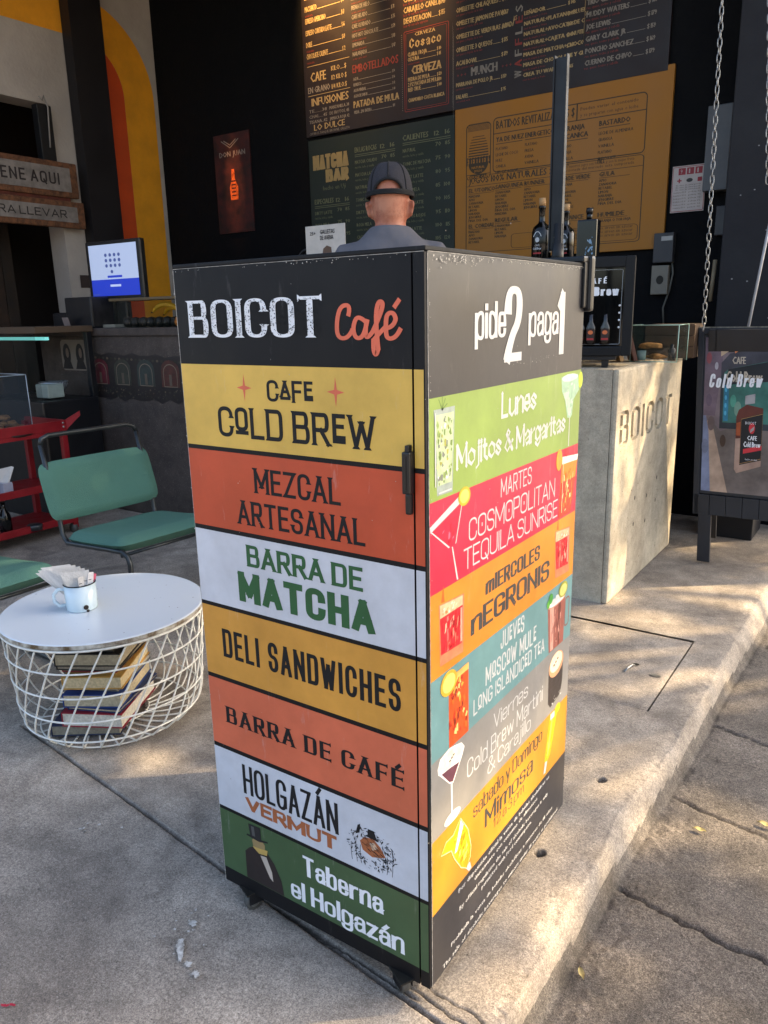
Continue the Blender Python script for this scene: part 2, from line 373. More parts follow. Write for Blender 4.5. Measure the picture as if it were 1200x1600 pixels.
def rrect(u0, v0, u1, v1, r, k=5):
    P = []
    for cx, cy, a in ((u1-r, v0+r, -PI/2), (u1-r, v1-r, 0), (u0+r, v1-r, PI/2), (u0+r, v0+r, PI)):
        for i in range(k+1): t = a+PI/2*i/k; P.append((cx+r*math.cos(t), cy+r*math.sin(t)))
    return P
def outline(mb, F, P, w, m, n=.0008):
    N = len(P); P = [np.array(p) for p in P]; c = sum(P)/N; vs = []; 
    for i in range(N):
        t = P[(i+1) % N]-P[i-1]; t = t/np.linalg.norm(t); nn = np.array([-t[1], t[0]])
        vs.append(P[i]); 
        vs.append(P[i]+nn*w)
    mb.add([F(v[0], v[1], n) for v in vs], [(2*i, 2*((i+1) % N), 2*((i+1) % N)+1, 2*i+1) for i in range(N)], m)

# small print with the built-in font, characters cached
_FC = {}
def fchar(ch, off=0.):
    key = ch
    if off: key = (ch, off)
    if key not in _FC:
        cu = bpy.data.curves.new('t', 'FONT'); cu.body = ch; cu.offset = off; cu.resolution_u = 1; cu.fill_mode = 'FRONT'
        o = bpy.data.objects.new('t', cu); me = o.to_mesh()
        V = [(v.co.x, v.co.y) for v in me.vertices]; Fc = [tuple(p.vertices) for p in me.polygons]
        o.to_mesh_clear(); bpy.data.objects.remove(o); bpy.data.curves.remove(cu)
        if V:
            a = min(v[0] for v in V); b = max(v[0] for v in V)
            _FC[key] = ([(v[0]-a, v[1]) for v in V], Fc, b-a)
        else: _FC[key] = ([], [], .25)
    return _FC[key]
def ptext(mb, F, s, x, y, h, m, w=None, cond=.8, n=.0008, bold=0., vert=False, gap=.09):
    """cap height h; w fits the width, else condensed by cond"""
    tot = 0
    for ch in s: tot += fchar(ch)[2]+gap
    sc = h/.7; k = cond if w is None else w/(tot*sc)
    cur = x
    for ch in s:
        V, Fc, wd = fchar(ch)
        if V:
            for off in ((0., bold*h) if bold else (0.,)):
                mb.add([F(cur+vx*sc*k+off, y+vy*sc, n+off*.002) for vx, vy in V], Fc, m)
        cur += (wd+gap)*sc*k
    return cur

# ------------------------------------------------------------------ ground
M_floor = concrete('floor_concrete', '#7d746a', '#a89e91', grain=.42, stain='#4d453f', stain_amt=.45, chips=.55, bump=.3)
M_apron = M_floor
M_street = concrete('street_concrete', '#5a544d', '#797169', grain=.7, stain='#4c4743', stain_amt=.4, bump=.6, scale=1.1)
M_ground = concrete('far_ground', '#8a847c', '#a09a90', bump=.3)
def vn(x, y, s, seed):
    r = np.random.default_rng(seed).random((257, 257)); X = x*s+1000.3; Y = y*s+1000.7
    xi = np.floor(X).astype(int); yi = np.floor(Y).astype(int); fx = X-xi; fy = Y-yi
    fx = fx*fx*(3-2*fx); fy = fy*fy*(3-2*fy); g = lambda a, b: r[a % 257, b % 257]
    return (g(xi, yi)*(1-fx)+g(xi+1, yi)*fx)*(1-fy)+(g(xi, yi+1)*(1-fx)+g(xi+1, yi+1)*fx)*fy-.5
def fbm(x, y, s, seed, o=4): return sum(vn(x, y, s*2**k, seed+k)/1.8**k for k in range(o))
def sst(a, b, x): t = np.clip((x-a)/(b-a), 0, 1); return t*t*(3-2*t)
def xt(y): return np.interp(y, [-1, .05, .2, .43, .57, .80, .90, 1.2, 4.2], [.128, .130, .126, .120, .130, .112, .128, .152, .178])
def xb(y): return np.interp(y, [-1, .18, .48, .8, 1., 1.2, 1.85, 2.4, 4.2], [.158, .156, .162, .166, .176, .188, .20, .222, .25])
HX0, HX1, HY0, HY1 = -.56, .028, 1.362, 2.015      # inspection hatch
xs = np.concatenate([np.arange(-1.7, -.06, .014), np.arange(-.06, .28, .0045), np.arange(.28, 1.1, .008), np.arange(1.1, 3.2, .05)])
ys = np.concatenate([np.arange(-2.0, -.9, .03), np.arange(-.9, -.05, .0065), np.arange(-.05, .18, .0028), np.arange(.18, 1.2, .0065), np.arange(1.2, 2.2, .009), np.arange(2.2, 4.12, .02)])
for a in (HX0, HX1): xs = np.append(xs, [a-.0045, a+.0045])
for a in (HY0, HY1): ys = np.append(ys, [a-.0045, a+.0045])
xs = np.unique(np.round(xs, 5)); ys = np.unique(np.round(ys, 5))
GX, GY = np.meshgrid(xs, ys, indexing='ij')
a_, b_ = xt(GY)+.006*vn(GX*0, GY, 5, 3)+.004*vn(GX*0, GY, 27, 9), xb(GY)+.008*vn(GX*0, GY, 9, 5)
rmp = np.clip((GX-a_)/(b_-a_), 0, 1); H = -.10*(rmp*.75+.25*sst(0, 1, rmp)); DIRT = .7*np.exp(-((GX-b_)/.016)**2)*(.5+fbm(GX, GY, 18, 91))
H += np.where(GX < a_, .0035*fbm(GX, GY, 2.2, 11), 0); H -= .010*np.exp(-((GX-a_)/.022)**2)*(.6+.8*fbm(GX, GY, 7, 19))*np.where(GX < a_, 1, np.exp(-((GX-a_)/.01)**2))
ST = sst(b_-.02, b_+.02, GX); H += ST*(.0022*fbm(GX, GY, 5, 21)+.0022*fbm(GX, GY, 75, 31, 3)); H += (1-ST)*sst(a_-.02, a_+.02, GX)*.0025*fbm(GX, GY, 60, 33, 3)
onkerb = sst(a_-.06, a_, GX)*(1-sst(b_, b_+.04, GX)); H += onkerb*(.0016*fbm(GX, GY, 9, 41)-.004*sst(.25, .5, fbm(GX, GY, 34, 43)))
H += np.exp(-((GX-b_-.05)/.045)**2)*np.where(GY < 1.0, 1, .4)*.007*np.maximum(0, fbm(GX, GY, 60, 51))
H -= .004*sst(.3, .6, fbm(GX, GY, 3.0, 77))*(GX < a_)*0
def groove(x0, y0, x1, y1, w, d, jag=.004, js=30, seed=1, xr=None):
    global H, DIRT
    yy = y0+(GX-x0)*(y1-y0)/(x1-x0)+jag*fbm(GX, GX*0, js, seed, 3)*2
    dd = np.abs(GY-yy); ww = w*(1+.6*vn(GX, GX*0, 40, seed+5)); g = np.exp(-(dd/ww)**4)
    if xr: g = g*sst(xr[0]-.02, xr[0]+.02, GX)*(1-sst(xr[1]-.02, xr[1]+.02, GX))
    H -= d*g; DIRT = np.maximum(DIRT, .85*g); DIRT = np.maximum(DIRT, .35*np.exp(-(dd/(ww*4))**2)*(.6+fbm(GX, GY, 30, 93))*(g > -1)*(1 if not xr else sst(xr[0]-.02, xr[0]+.02, GX)*(1-sst(xr[1]-.02, xr[1]+.02, GX))))
groove(-1.33, .136, -.62, .055, .0042, .018, .0012, 8, 61, (-1.69, .12))
groove(-.035, .016, .062, .004, .0022, .007, .004, 22, 63, (-.06, .13))
groove(-.023, .033, .099, .028, .002, .006, .005, 25, 65, (-.02, .15))
groove(-.62, .055, -.035, .002, .0030, .012, .0012, 8, 61, (-.64, -.04))
groove(.2, .622, .53, .575, .0042, .013, .016, 12, 67, (.17, 3.))
groove(.18, 1.075, .42, 1.03, .0038, .011, .012, 14, 69, (.19, 3.))
groove(.2, 1.56, .4, 1.52, .004, .010, .010, 14, 71, (.2, 3.))
groove(.2, 2.35, .4, 2.31, .004, .010, .010, 14, 72, (.2, 3.))
groove(.2, -.4, .5, -.44, .004, .010, .010, 14, 73, (.19, 3.))
for hx, hy, r in ((.026, .903, .0105), (0., .524, .012)):
    d = np.hypot(GX-hx+.004*vn(GX, GY, 90, 5), GY-hy+.006*vn(GX, GY, 80, 6)); H -= .045*np.exp(-(d/r)**6); DIRT = np.maximum(DIRT, .8*np.exp(-(d/(r*1.25))**4))
nx, ny = len(xs), len(ys)
cx = (GX[:-1, :-1]+GX[1:, 1:])/2; cy = (GY[:-1, :-1]+GY[1:, 1:])/2
idx = np.arange(nx*ny).reshape(nx, ny)
Q = np.stack([idx[:-1, :-1], idx[1:, :-1], idx[1:, 1:], idx[:-1, 1:]], -1)
hole = (cx > HX0) & (cx < HX1) & (cy > HY0) & (cy < HY1)
isst = cx > xb(cy)-.015
co = np.stack([GX, GY, H], -1).reshape(-1, 3)
def grid_obj(name, mask, m):
    q = Q[mask]; u, inv = np.unique(q, return_inverse=True); q = inv.reshape(q.shape); c = co[u]
    me = bpy.data.meshes.new(name); me.vertices.add(len(c)); me.vertices.foreach_set('co', c.ravel())
    me.loops.add(q.size); me.loops.foreach_set('vertex_index', q.ravel().astype(np.int32))
    me.polygons.add(len(q)); me.polygons.foreach_set('loop_start', np.arange(0, q.size, 4, dtype=np.int32))
    me.polygons.foreach_set('use_smooth', np.ones(len(q), bool)); me.materials.append(m); me.update(calc_edges=True); me.validate(); at_ = me.attributes.new('dirt', 'FLOAT', 'POINT'); at_.data.foreach_set('value', np.clip(DIRT.reshape(-1)[u], 0, 1).astype(np.float32))
    o = bpy.data.objects.new(name, me); COL.objects.link(o); return o
floor = struct(grid_obj('floor', (~isst) & (~hole), M_floor)); street = struct(grid_obj('street', isst, M_street))
mb = MB(); mb.box((HX0, HY0, -.06), (HX1, HY1, -.04), MATS['far_ground'])
for lo, hi in (((-6.2, -6, -.05), (-1.69, 4.3, -.001)), ((-1.69, -6, -.05), (.12, -1.99, -.001)), ((-1.69, 4.09, -.05), (.12, 4.3, -.001))): mb.box(lo, hi, M_floor)
mb.build('slab', floor)
mb = MB(); mb.box((-80, -80, -.5), (80, 80, -.125), M_ground); struct(mb.build('ground'))
# hatch cover with its lifting handle
mb = MB(); N = 46; g = .005
hx = np.linspace(HX0+g, HX1-g, N); hy = np.linspace(HY0+g, HY1-g, N)
vs = []
for i in range(N):
    for j in range(N):
        x, y = hx[i], hy[j]; e = min(i, j, N-1-i, N-1-j)
        z = .0012*math.sin(x*9)*math.cos(y*7)-(.004 if e == 0 else 0)
        crk = 1.905-.13*(x+.25)+.012*math.sin(x*31)+.006*math.sin(x*83); z -= .006*math.exp(-((y-crk)/.004)**2) if -.33 < x < .0 else 0
        vs.append((x, y, z))
fs = [(i*N+j, (i+1)*N+j, (i+1)*N+j+1, i*N+j+1) for i in range(N-1) for j in range(N-1)]
mb.add(vs, fs, M_floor, True)
for a, b in (((HX0+g, HY0+g), (HX1-g, HY0+g)), ((HX1-g, HY0+g), (HX1-g, HY1-g)), ((HX1-g, HY1-g), (HX0+g, HY1-g)), ((HX0+g, HY1-g), (HX0+g, HY0+g))):
    mb.add([(a[0], a[1], -.004), (a[0], a[1], -.04), (b[0], b[1], -.04), (b[0], b[1], -.004)], [(0, 1, 2, 3)], M_floor)
hatch = mb.build('hatch_cover', floor)
M_galv = mat('galvanised', '#a9a9a4', .38, .85, .3, 40)
M_dark = mat('dark_iron', '#26241f', .6, .4)
mb = MB(); mb.tube([(-.125, 1.605, .001), (-.120, 1.625, .010), (-.113, 1.655, .011), (-.108, 1.675, .002)], [.003, .004, .004, .003], M_galv)
mb.build('handle', hatch)
mb = MB(); disc(mb, frame((-.105, 1.685, 0), (1, 0, 0), (0, 1, 0)), 0, 0, .012, .008, M_dark, .003)
disc(mb, frame((0.0, 1.60, 0), (1, 0, 0), (0, 1, 0)), -.02, .03, .022, .010, M_galv, .003, 9)
mb.build('lifting_slot', hatch)
# dried paint on the floor
M_paint = mat('dried_white_paint', '#d4d1ca', .8, vs=70, col2='#8b867d')
mb = MB(); FF = frame((0, 0, 0), (1, 0, 0), (0, 1, 0))
def jag(pts, r=.0016, m=5):
    o = []
    for i in range(len(pts)):
        a, b = pts[i], pts[(i+1) % len(pts)]
        for k in range(m): o.append((a[0]+(b[0]-a[0])*k/m+rng.normal(0, r), a[1]+(b[1]-a[1])*k/m+rng.normal(0, r)))
    return o
def blob(cx, cy, pts, k=1.): poly(mb, FF, [(cx+a*k, cy+b*k) for a, b in jag(pts)], M_paint, .0052)
PL = [on for on in ((-.522, -.158, [(-.022, .004), (-.012, .011), (-.003, .004), (.012, -.009), (.03, -.035), (.024, -.038), (.004, -.022), (-.012, -.012)]),
 (-.475, -.188, [(-.009, .004), (.002, .007), (.011, .0), (.006, -.006), (-.006, -.004)]), (-.445, -.197, [(-.008, .006), (.004, .008), (.012, .0), (.01, -.007), (0, -.004), (-.007, -.006)]),
 (-.554, -.108, [(-.012, .003), (0, .009), (.016, .003), (.01, -.006), (-.005, -.004)]))]
for cx_, cy_, pts in PL: blob(cx_, cy_, pts)
for i in range(14):
    a = rng.uniform(0, 6.28); r = rng.uniform(.0015, .004); cx_, cy_ = rng.normal(-.53, .05), rng.normal(-.12, .04)
    poly(mb, FF, [(cx_+r*math.cos(a+k*1.26)*rng.uniform(.6, 1.3), cy_+r*math.sin(a+k*1.26)*rng.uniform(.6, 1.3)) for k in range(5)], M_paint, .0052)
for i in range(7):
    a = rng.uniform(0, 6.28); r = rng.uniform(.002, .006); cx_, cy_ = rng.normal(-1.0, .03), rng.normal(-.02, .02)
    poly(mb, FF, [(cx_+r*math.cos(a+k*1.26)*rng.uniform(.6, 1.3), cy_+r*math.sin(a+k*1.26)*rng.uniform(.6, 1.3)) for k in range(5)], M_paint, .0052)
mb.build('paint_splash', floor)

# ------------------------------------------------------------------ shell of the shop
M_black = mat('black_wall_paint', '#050609', .8, var=.35, vs=3, bump=.35, bs=30, spec=.2)
M_ceil = mat('dark_ceiling', '#101012', .85)
M_white = mat('off_white_wall', '#a89f95', .85, var=.14, vs=2.2, bump=.3, bs=45)
M_oran = mat('orange_wall_paint', '#c94a18', .75, var=.12, vs=5, bump=.2)
M_yel = mat('yellow_wall_paint', '#e0961a', .75, var=.12, vs=5, bump=.2)
BY = 4.0; LX = -5.15
mb = MB(); mb.box((LX-.2, BY, -.05), (.35, BY+.2, 4.4), M_black); struct(mb.build('wall_back'))
mb = MB()
for lo, hi in (((LX-.2, .9, -.05), (LX, 2.0, 4.4)), ((LX-.2, 2.92, -.05), (LX, BY, 4.4)), ((LX-.2, 2.0, 2.92), (LX, 2.92, 4.4))): mb.box(lo, hi, M_white)
wl = struct(mb.build('wall_left'))
mb = MB(); M_in = mat('inner_room_brown', '#241a14', .9, var=.3, vs=3)
for lo, hi in (((LX-1.0, .5, -.05), (LX-.8, 4.2, 4.4)), ((LX-.8, .4, -.05), (LX-.2, .5, 4.4)), ((LX-.8, 4.1, -.05), (LX-.2, 4.2, 4.4)), ((LX-.8, .5, 4.3), (LX-.2, 4.1, 4.4))): mb.box(lo, hi, M_in)
mb.build('inner_room', wl)
FL = frame((LX, 0, 0), (0, 1, 0), (0, 0, 1), (1, 0, 0))
mb = MB()
def arc(cx, cy, r, a0, a1, k=14): return [(cx+r*math.cos(a0+(a1-a0)*i/k), cy+r*math.sin(a0+(a1-a0)*i/k)) for i in range(k+1)]
def band_path(mb, pts_out, pts_in, m, n):
    N = len(pts_out); mb.add([FL(u, v, n) for u, v in pts_out]+[FL(u, v, n) for u, v in pts_in], [(i, N+i, N+i+1, i+1) for i in range(N-1)], m)
# yellow band coming along the top, turning down near the corner
out = [(1.2, 3.02+.62)]+[(3.3, 3.76)]+arc(3.3, 3.10, .645, PI/2, 0)+[(3.945, 1.0)]
out = [(1.2, 3.90), (3.12, 3.80)]+arc(3.30, 3.12, .655, PI/2, 0)+[(3.955, .9)]
inn = [(1.2, 3.42), (3.12, 3.46)]+arc(3.26, 3.10, .38, PI/2, 0)+[(3.64, .9)]
band_path(mb, out, inn, M_yel, .003)
inn2 = [(3.2, .9)]*2+[(3.2, .9)]
poly(mb, FL, [(3.25, .9), (3.64, .9)]+[(3.26+.38*math.cos(a), 3.10+.38*math.sin(a)) for a in np.linspace(0, PI/2, 14)]+[(3.25, 3.48)], M_oran, .0022)
poly(mb, FL, [(3.3, 3.80), (3.72, 3.86), (3.70, 4.15), (3.3, 4.15)], M_oran, .0022)
mb.build('painted_stripe', wl)
mb = MB(); mb.box((LX-.2, 1.0, 4.2), (-.2, 4.3, 4.35), M_ceil); struct(mb.build('ceiling'))
# black steel column in front of the striped wall
mb = MB(); mb.box((LX+.01, 3.105, 0), (LX+.12, 3.40, 4.2), mat('black_steel', '#1c1a1c', .5, .2, .1, 5)); t_ = mb.build('steel_column')
tag(t_, 'tall black steel column standing against the orange striped wall', 'column')
mb = MB(); mb.box((-.315, 3.6, 0), (-.02, 3.9, 4.2), mat('column_black', '#15151a', .7, var=.2, vs=4, bump=.2, bs=25), .006); pc = mb.build('square_column')
tag(pc, 'broad black painted column behind the cold brew board with specks of plaster', 'column')
mb = MB()
for i in range(9):
    FP = frame((-.31, 3.6, 0), (1, 0, 0), (0, 0, 1)); u, v = rng.uniform(.03, .27), rng.uniform(1.2, 2.6); r = rng.uniform(.003, .006)
    disc(mb, FP, u, v, r*1.3, r, mat('plaster_chip', '#8d8d8c', .8), .003, 6)
mb.build('plaster_chip', pc)

# ------------------------------------------------------------------ the painted cabinet
W1, W2, Z0, Z1 = .5478, .6703, .05, 1.40
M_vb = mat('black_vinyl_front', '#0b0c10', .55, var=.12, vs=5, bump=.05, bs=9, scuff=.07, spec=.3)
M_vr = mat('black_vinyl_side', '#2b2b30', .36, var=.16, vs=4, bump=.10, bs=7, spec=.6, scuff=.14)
M_ink = mat('black_ink', '#141619', .55, var=.1, spec=.3)
M_edge = mat('bare_board_edge', '#a8a49c', .8, var=.4, vs=90)
M_wht = mat('white_print', '#dfe2e6', .45, var=.05)
cab = thing('menu_cabinet', 'tall wheeled cabinet covered in coloured bands with cafe lettering', 'cabinet', (0, 0, 0))
mb = MB(); mb.box((-W1+.001, .003, Z0+.006), (-.007, W2-.001, Z1-.008), M_vb); body = mb.build('body', cab)
mb = MB(); mb.box((-W1-.001, -.004, Z1-.007), (.0015, W2, Z1), M_vb, .0015); mb.build('lid', cab)
mb = MB(); mb.box((-W1, -.0045, Z0), (-.0235, .0025, Z1-.0085), M_vb, .001); door = mb.build('door', cab)
mb = MB(); mb.box((-.0205, -.0045, Z0), (-.0005, .0025, Z1-.0085), M_vb, .0008); mb.build('corner_post', cab)
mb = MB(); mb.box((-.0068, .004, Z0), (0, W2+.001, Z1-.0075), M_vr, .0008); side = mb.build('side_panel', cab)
FA = frame((0, -.0045, 0), (1, 0, 0), (0, 0, 1), (0, -1, 0))     # front face, u = x, v = z
FB = frame((0, 0, 0), (0, 1, 0), (0, 0, 1), (1, 0, 0))           # side face, u = y
def band_front(v0, v1, m, label):
    mb = MB()
    for u0, u1 in ((-W1+.0008, -.0238), (-.0202, -.0028)): rect(mb, FA, u0, v0, u1, v1, m, .0004)
    o = mb.build('colour_band', cab); o['label'] = label; return o
def band_side(vl0, vl1, m, label):
    mb = MB(); n = 10
    vs = []
    for i in range(n+1):
        u = .0045+(W2-.006)*i/n; s = -.001*i/n*3
        vs += [FB(u, vl0+s*.3, .0005), FB(u, vl1+s*.3, .0005)]
    mb.add(vs, [(2*i, 2*i+2, 2*i+3, 2*i+1) for i in range(n)], m)
    o = mb.build('colour_band', cab); o['label'] = label; return o
def vin(n, c, r=.40): return mat('print_'+n, c, r, var=.07, vs=6, bump=.05, bs=8, scuff=.32)
bands = {}
for n, v0, v1, c, lab in (('yellow', 1.065, 1.2195, '#d3ad50', 'yellow cold brew band'), ('orange', .9025, 1.0565, '#bb4a2b', 'rust orange mezcal band'),
    ('white', .7385, .8935, '#c6cad2', 'pale matcha band'), ('ochre', .575, .730, '#cb923c', 'ochre sandwich band'), ('salmon', .409, .5655, '#cb6748', 'salmon coffee bar band'),
    ('white2', .25, .399, '#c0c6d0', 'pale vermouth band'), ('green', .088, .2415, '#3f5a3a', 'dark green tavern band')):
    bands[n] = band_front(v0, v1, vin(n, c), lab)
def let(parent, name='lettering'):
    return MB(), parent, name
M_gr, M_or, M_br = mat('green_ink', '#24562f', .5), mat('orange_ink', '#d6674a', .5), mat('brown_ink', '#9a5a36', .5)
n1 = .0007
# BOICOT Cafe
mb = MB(); letter(mb, FA, 'BOICOT', -.5155, -.196, 1.268, .0665, M_wht, n1, tv=.20, th=.08, serif=.16, gap=.12)
for i in range(1300):
    u, v = rng.uniform(-.51, -.2), rng.uniform(1.272, 1.332); r = rng.uniform(.0005, .0015)
    a = rng.uniform(0, 6); poly(mb, FA, [(u+r*math.cos(a+k*1.57)*rng.uniform(.5, 1.4), v+r*math.sin(a+k*1.57)*rng.uniform(.5, 1.4)) for k in range(4)], M_vb, n1+.0012+i*1e-6)
mb.build('lettering', door)
mb = MB(); st = [('C', "~.75,.72 .95,1.12 .3,1.12 .0,.6 .0,-.08 .75,-.08 1.0,.25"), ('a', "~1.85,.5 1.35,.8 1.0,.3 1.2,-.12 1.75,.0 1.95,.6|~1.9,.6 1.75,-.05 2.05,-.02 2.3,.2"),
 ('f', "~2.25,.15 2.75,.75 2.95,1.2 2.58,1.22 2.5,.8|~2.5,.8 2.45,.4 2.58,-.5|~2.58,-.45 2.45,-.75 2.25,-.5 2.3,-.1|~2.3,-.15 2.5,.0 3.0,.3"), ('e', "~2.95,.28 3.5,.25 3.66,.6|~3.66,.56 3.6,.82 3.12,.8 3.05,.3 3.1,-.12 3.7,-.05 3.95,.28|3.55,.98 3.9,1.28")]
K_ = .124/3.95
def custom(mb, F, defs, ox, oy, kx, ky, m, n0, tv, th):
    out = []
    for d in defs:
        for s_ in d[1].split('|'):
            P = [tuple(float(a) for a in q.split(',')) for q in s_.lstrip('~').split()]
            P = [np.array([ox+p[0]*kx, oy+p[1]*ky]) for p in P]
            if s_[0] == '~': P = bsp(P, False)
            Ls, Rs = [], []
            for k in range(len(P)):
                t = P[min(k+1, len(P)-1)]-P[max(k-1, 0)]; t = t/max(1e-9, np.linalg.norm(t)); nn = np.array([-t[1], t[0]]); w = math.hypot(tv*nn[0], th*nn[1])/2
                Ls.append(P[k]+nn*w); Rs.append(P[k]-nn*w)
            out.append((Ls, Rs, False))
    put(mb, F, out, m, n0)
custom(mb, FA, st, -.1665, 1.270, K_, .043, M_or, n1, .0085, .0065); mb.build('lettering', door)
mb = MB(); letter(mb, FA, 'C_AF_E', -.329, -.223, 1.157, .038, M_ink, n1, tv=.17, th=.14, serif=.1, gap=.10)
mb.build('lettering', bands['yellow']); mb = MB(); letter(mb, FA, 'C_OLD BR_EW', -.457, -.096, 1.086, .057, M_ink, n1, tv=.15, th=.13, serif=.11, gap=.10)
for cx_ in (-.3841, -.1744):
    P = []
    for k in range(4):
        a = PI/2*k; P += [(cx_+.0185*math.cos(a), 1.179+.025*math.sin(a)), (cx_+.0042*math.cos(a+PI/4), 1.179+.0055*math.sin(a+PI/4))]
    poly(mb, FA, P, M_or, n1)
mb.build('lettering', bands['yellow'])
mb = MB(); letter(mb, FA, 'MEZCAL', -.3745, -.172, .984, .048, M_ink, n1, tv=.155, th=.13, serif=.12, gap=.10)
mb.build('lettering', bands['orange']); mb = MB(); letter(mb, FA, 'ARTESANAL', -.4235, -.122, .918, .048, M_ink, n1, tv=.155, th=.13, serif=.12, gap=.10); mb.build('lettering', bands['orange'])
mb = MB(); letter(mb, FA, 'BARRA DE', -.4075, -.130, .834, .044, M_gr, n1, tv=.2, th=.15, flare=.1, serif=.1, gap=.10)
mb.build('lettering', bands['white']); mb = MB(); letter(mb, FA, 'MATCHA', -.435, -.107, .757, .063, M_gr, n1, tv=.26, th=.19, flare=.08, gap=.10); mb.build('lettering', bands['white'])
mb = MB(); letter(mb, FA, 'DELI SANDWICHES', -.494, -.055, .622, .063, M_ink, n1, tv=.145, th=.13, gap=.10, space=.28); mb.build('lettering', bands['ochre'])
mb = MB(); letter(mb, FA, 'BARRA DE CAFÉ', -.501, -.051, .468, .038, M_ink, n1, tv=.25, th=.10, serif=.22, gap=.20, space=.45); mb.build('lettering', bands['salmon'])
mb = MB(); letter(mb, FA, 'HOLGAZÁN', -.466, -.208, .308, .071, M_ink, n1, tv=.12, th=.10, gap=.06)
mb.build('lettering', bands['white2']); mb = MB(); letter(mb, FA, 'VERMUT', -.462, -.214, .268, .033, M_br, n1, tv=.27, th=.18, flare=.35, gap=.10)
# engraved-style crest: a parrot in a hat among plants
cxx, cyy = -.130, .312
poly(mb, FA, [(cxx-.020, cyy-.012), (cxx-.026, cyy+.006), (cxx-.016, cyy+.018), (cxx+.006, cyy+.022), (cxx+.022, cyy+.010), (cxx+.034, cyy-.008), (cxx+.020, cyy-.014), (cxx+.002, cyy-.020)], M_br, n1)
poly(mb, FA, [(cxx-.004, cyy+.010), (cxx+.008, cyy+.014), (cxx+.016, cyy+.004), (cxx+.004, cyy-.004)], mat('crest_tan', '#c2a58c', .5), n1+.0001)
for i in range(46):
    t = rng.random(); u = cxx-.020+.048*t; v = cyy+.016-.026*t+rng.normal(0, .008); poly(mb, FA, [(u-.004, v-.0006), (u+.004, v-.004), (u+.004, v-.0032), (u-.004, v+.0004)], M_ink, n1+.0002+i*3e-6)
poly(mb, FA, [(cxx-.014, cyy+.022), (cxx+.018, cyy+.020), (cxx+.013, cyy+.027), (cxx+.008, cyy+.040), (cxx-.006, cyy+.040), (cxx-.007, cyy+.027)], M_ink, n1+.0003)
poly(mb, FA, [(cxx-.036, cyy+.018), (cxx-.030, cyy+.040), (cxx-.024, cyy+.044), (cxx-.026, cyy+.024)], M_ink, n1+.0003)
for i in range(150):
    a = rng.uniform(0, 2*PI); rr = rng.uniform(.55, 1.); u = cxx+.058*rr*math.cos(a); v = cyy-.004+.044*rr*math.sin(a)
    if abs(u-cxx) < .024 and abs(v-cyy) < .018: continue
    b = rng.uniform(0, PI); L_ = rng.uniform(.002, .006); w_ = .0005
    du, dv = math.cos(b)*L_, math.sin(b)*L_
    poly(mb, FA, [(u-du, v-dv), (u+dv*.18+w_, v-du*.18), (u+du, v+dv), (u-dv*.18-w_, v+du*.18)], M_ink, n1+i*3e-6)
for k in (-.046, -.034, .036, .048, .026, -.024):
    custom(mb, FA, [('x', "~0,0 %f,.5 %f,1" % (.3*np.sign(k), .1*np.sign(k)))], cxx+k, cyy-.045, .012, .05+.01*math.sin(k*300), M_ink, n1, .0011, .0011)
mb.build('lettering', bands['white2'])
mb = MB(); kw = dict(tv=.17, th=.11, flare=.22, serif=.05, gap=.07)
mb.build('lettering', bands['green']); mb = MB(); letter(mb, FA, 'Taberna', -.307, -.105, .171, .048, M_wht, n1, **kw); mb.build('lettering', bands['green']); mb = MB(); letter(mb, FA, 'el Holgazán', -.345, -.057, .101, .047, M_wht, n1, space=.28, **kw)
mb.build('lettering', bands['green'])
# printed figure of a man in a top hat
mb = MB(); mk = lambda c: mat('figure_'+c, c, .5)
poly(mb, FA, [(-.476, .089), (-.476, .158), (-.462, .172), (-.44, .185), (-.412, .182), (-.390, .160), (-.372, .125), (-.366, .089)], mk('#241c1b'), n1)
poly(mb, FA, [(-.449, .176), (-.452, .196), (-.444, .206), (-.424, .206), (-.414, .196), (-.416, .178), (-.425, .168)], mk('#8d7a52'), n1+.0002)
poly(mb, FA, [(-.452, .180), (-.434, .168), (-.41, .172), (-.407, .186), (-.43, .182)], mk('#b79a54'), n1+.0003)
poly(mb, FA, [(-.43, .165), (-.412, .168), (-.398, .135), (-.396, .112), (-.405, .118)], mk('#b2a79a'), n1+.0004)
poly(mb, FA, [(-.468, .202), (-.430, .199), (-.404, .206), (-.405, .209), (-.43, .205), (-.466, .206)], mk('#15161a'), n1+.0005)
poly(mb, FA, [(-.456, .204), (-.460, .234), (-.425, .236), (-.424, .204)], mk('#1b1d20'), n1+.0006)
poly(mb, FA, [(-.450, .208), (-.452, .231), (-.443, .232), (-.441, .208)], mk('#4b4d4c'), n1+.0008)
mb.build('printed_figure', bands['green'])
# ---- side face
for n, v0, v1, c, lab in (('lime', 1.0065, 1.174, '#8ba34c', 'lime green monday band'), ('red', .847, 1.0065, '#cc2343', 'bright red tuesday band'), ('amber', .69, .847, '#d98728', 'orange wednesday band'),
    ('teal', .531, .69, '#6b9394', 'teal thursday band'), ('grey', .3685, .531, '#8b8883', 'light grey friday band'), ('mustard', .209, .3685, '#c28624', 'mustard weekend band')):
    bands[n] = band_side(v0, v1, vin(n, c, .36), lab)
M_w2 = mat('white_print_side', '#c4c3bf', .4, var=.04); M_dk = mat('charcoal_print', '#3a3a3a', .5)
kw = dict(tv=.155, th=.10, flare=.2, serif=.0, gap=.05)
mb = MB(); letter(mb, FB, 'pide', .156, .275, 1.2585, .062, M_w2, n1, **kw); mb.build('lettering', side); mb = MB(); letter(mb, FB, '2', .270, .345, 1.214, .133, M_w2, n1, tv=.2, th=.10, flare=.2)
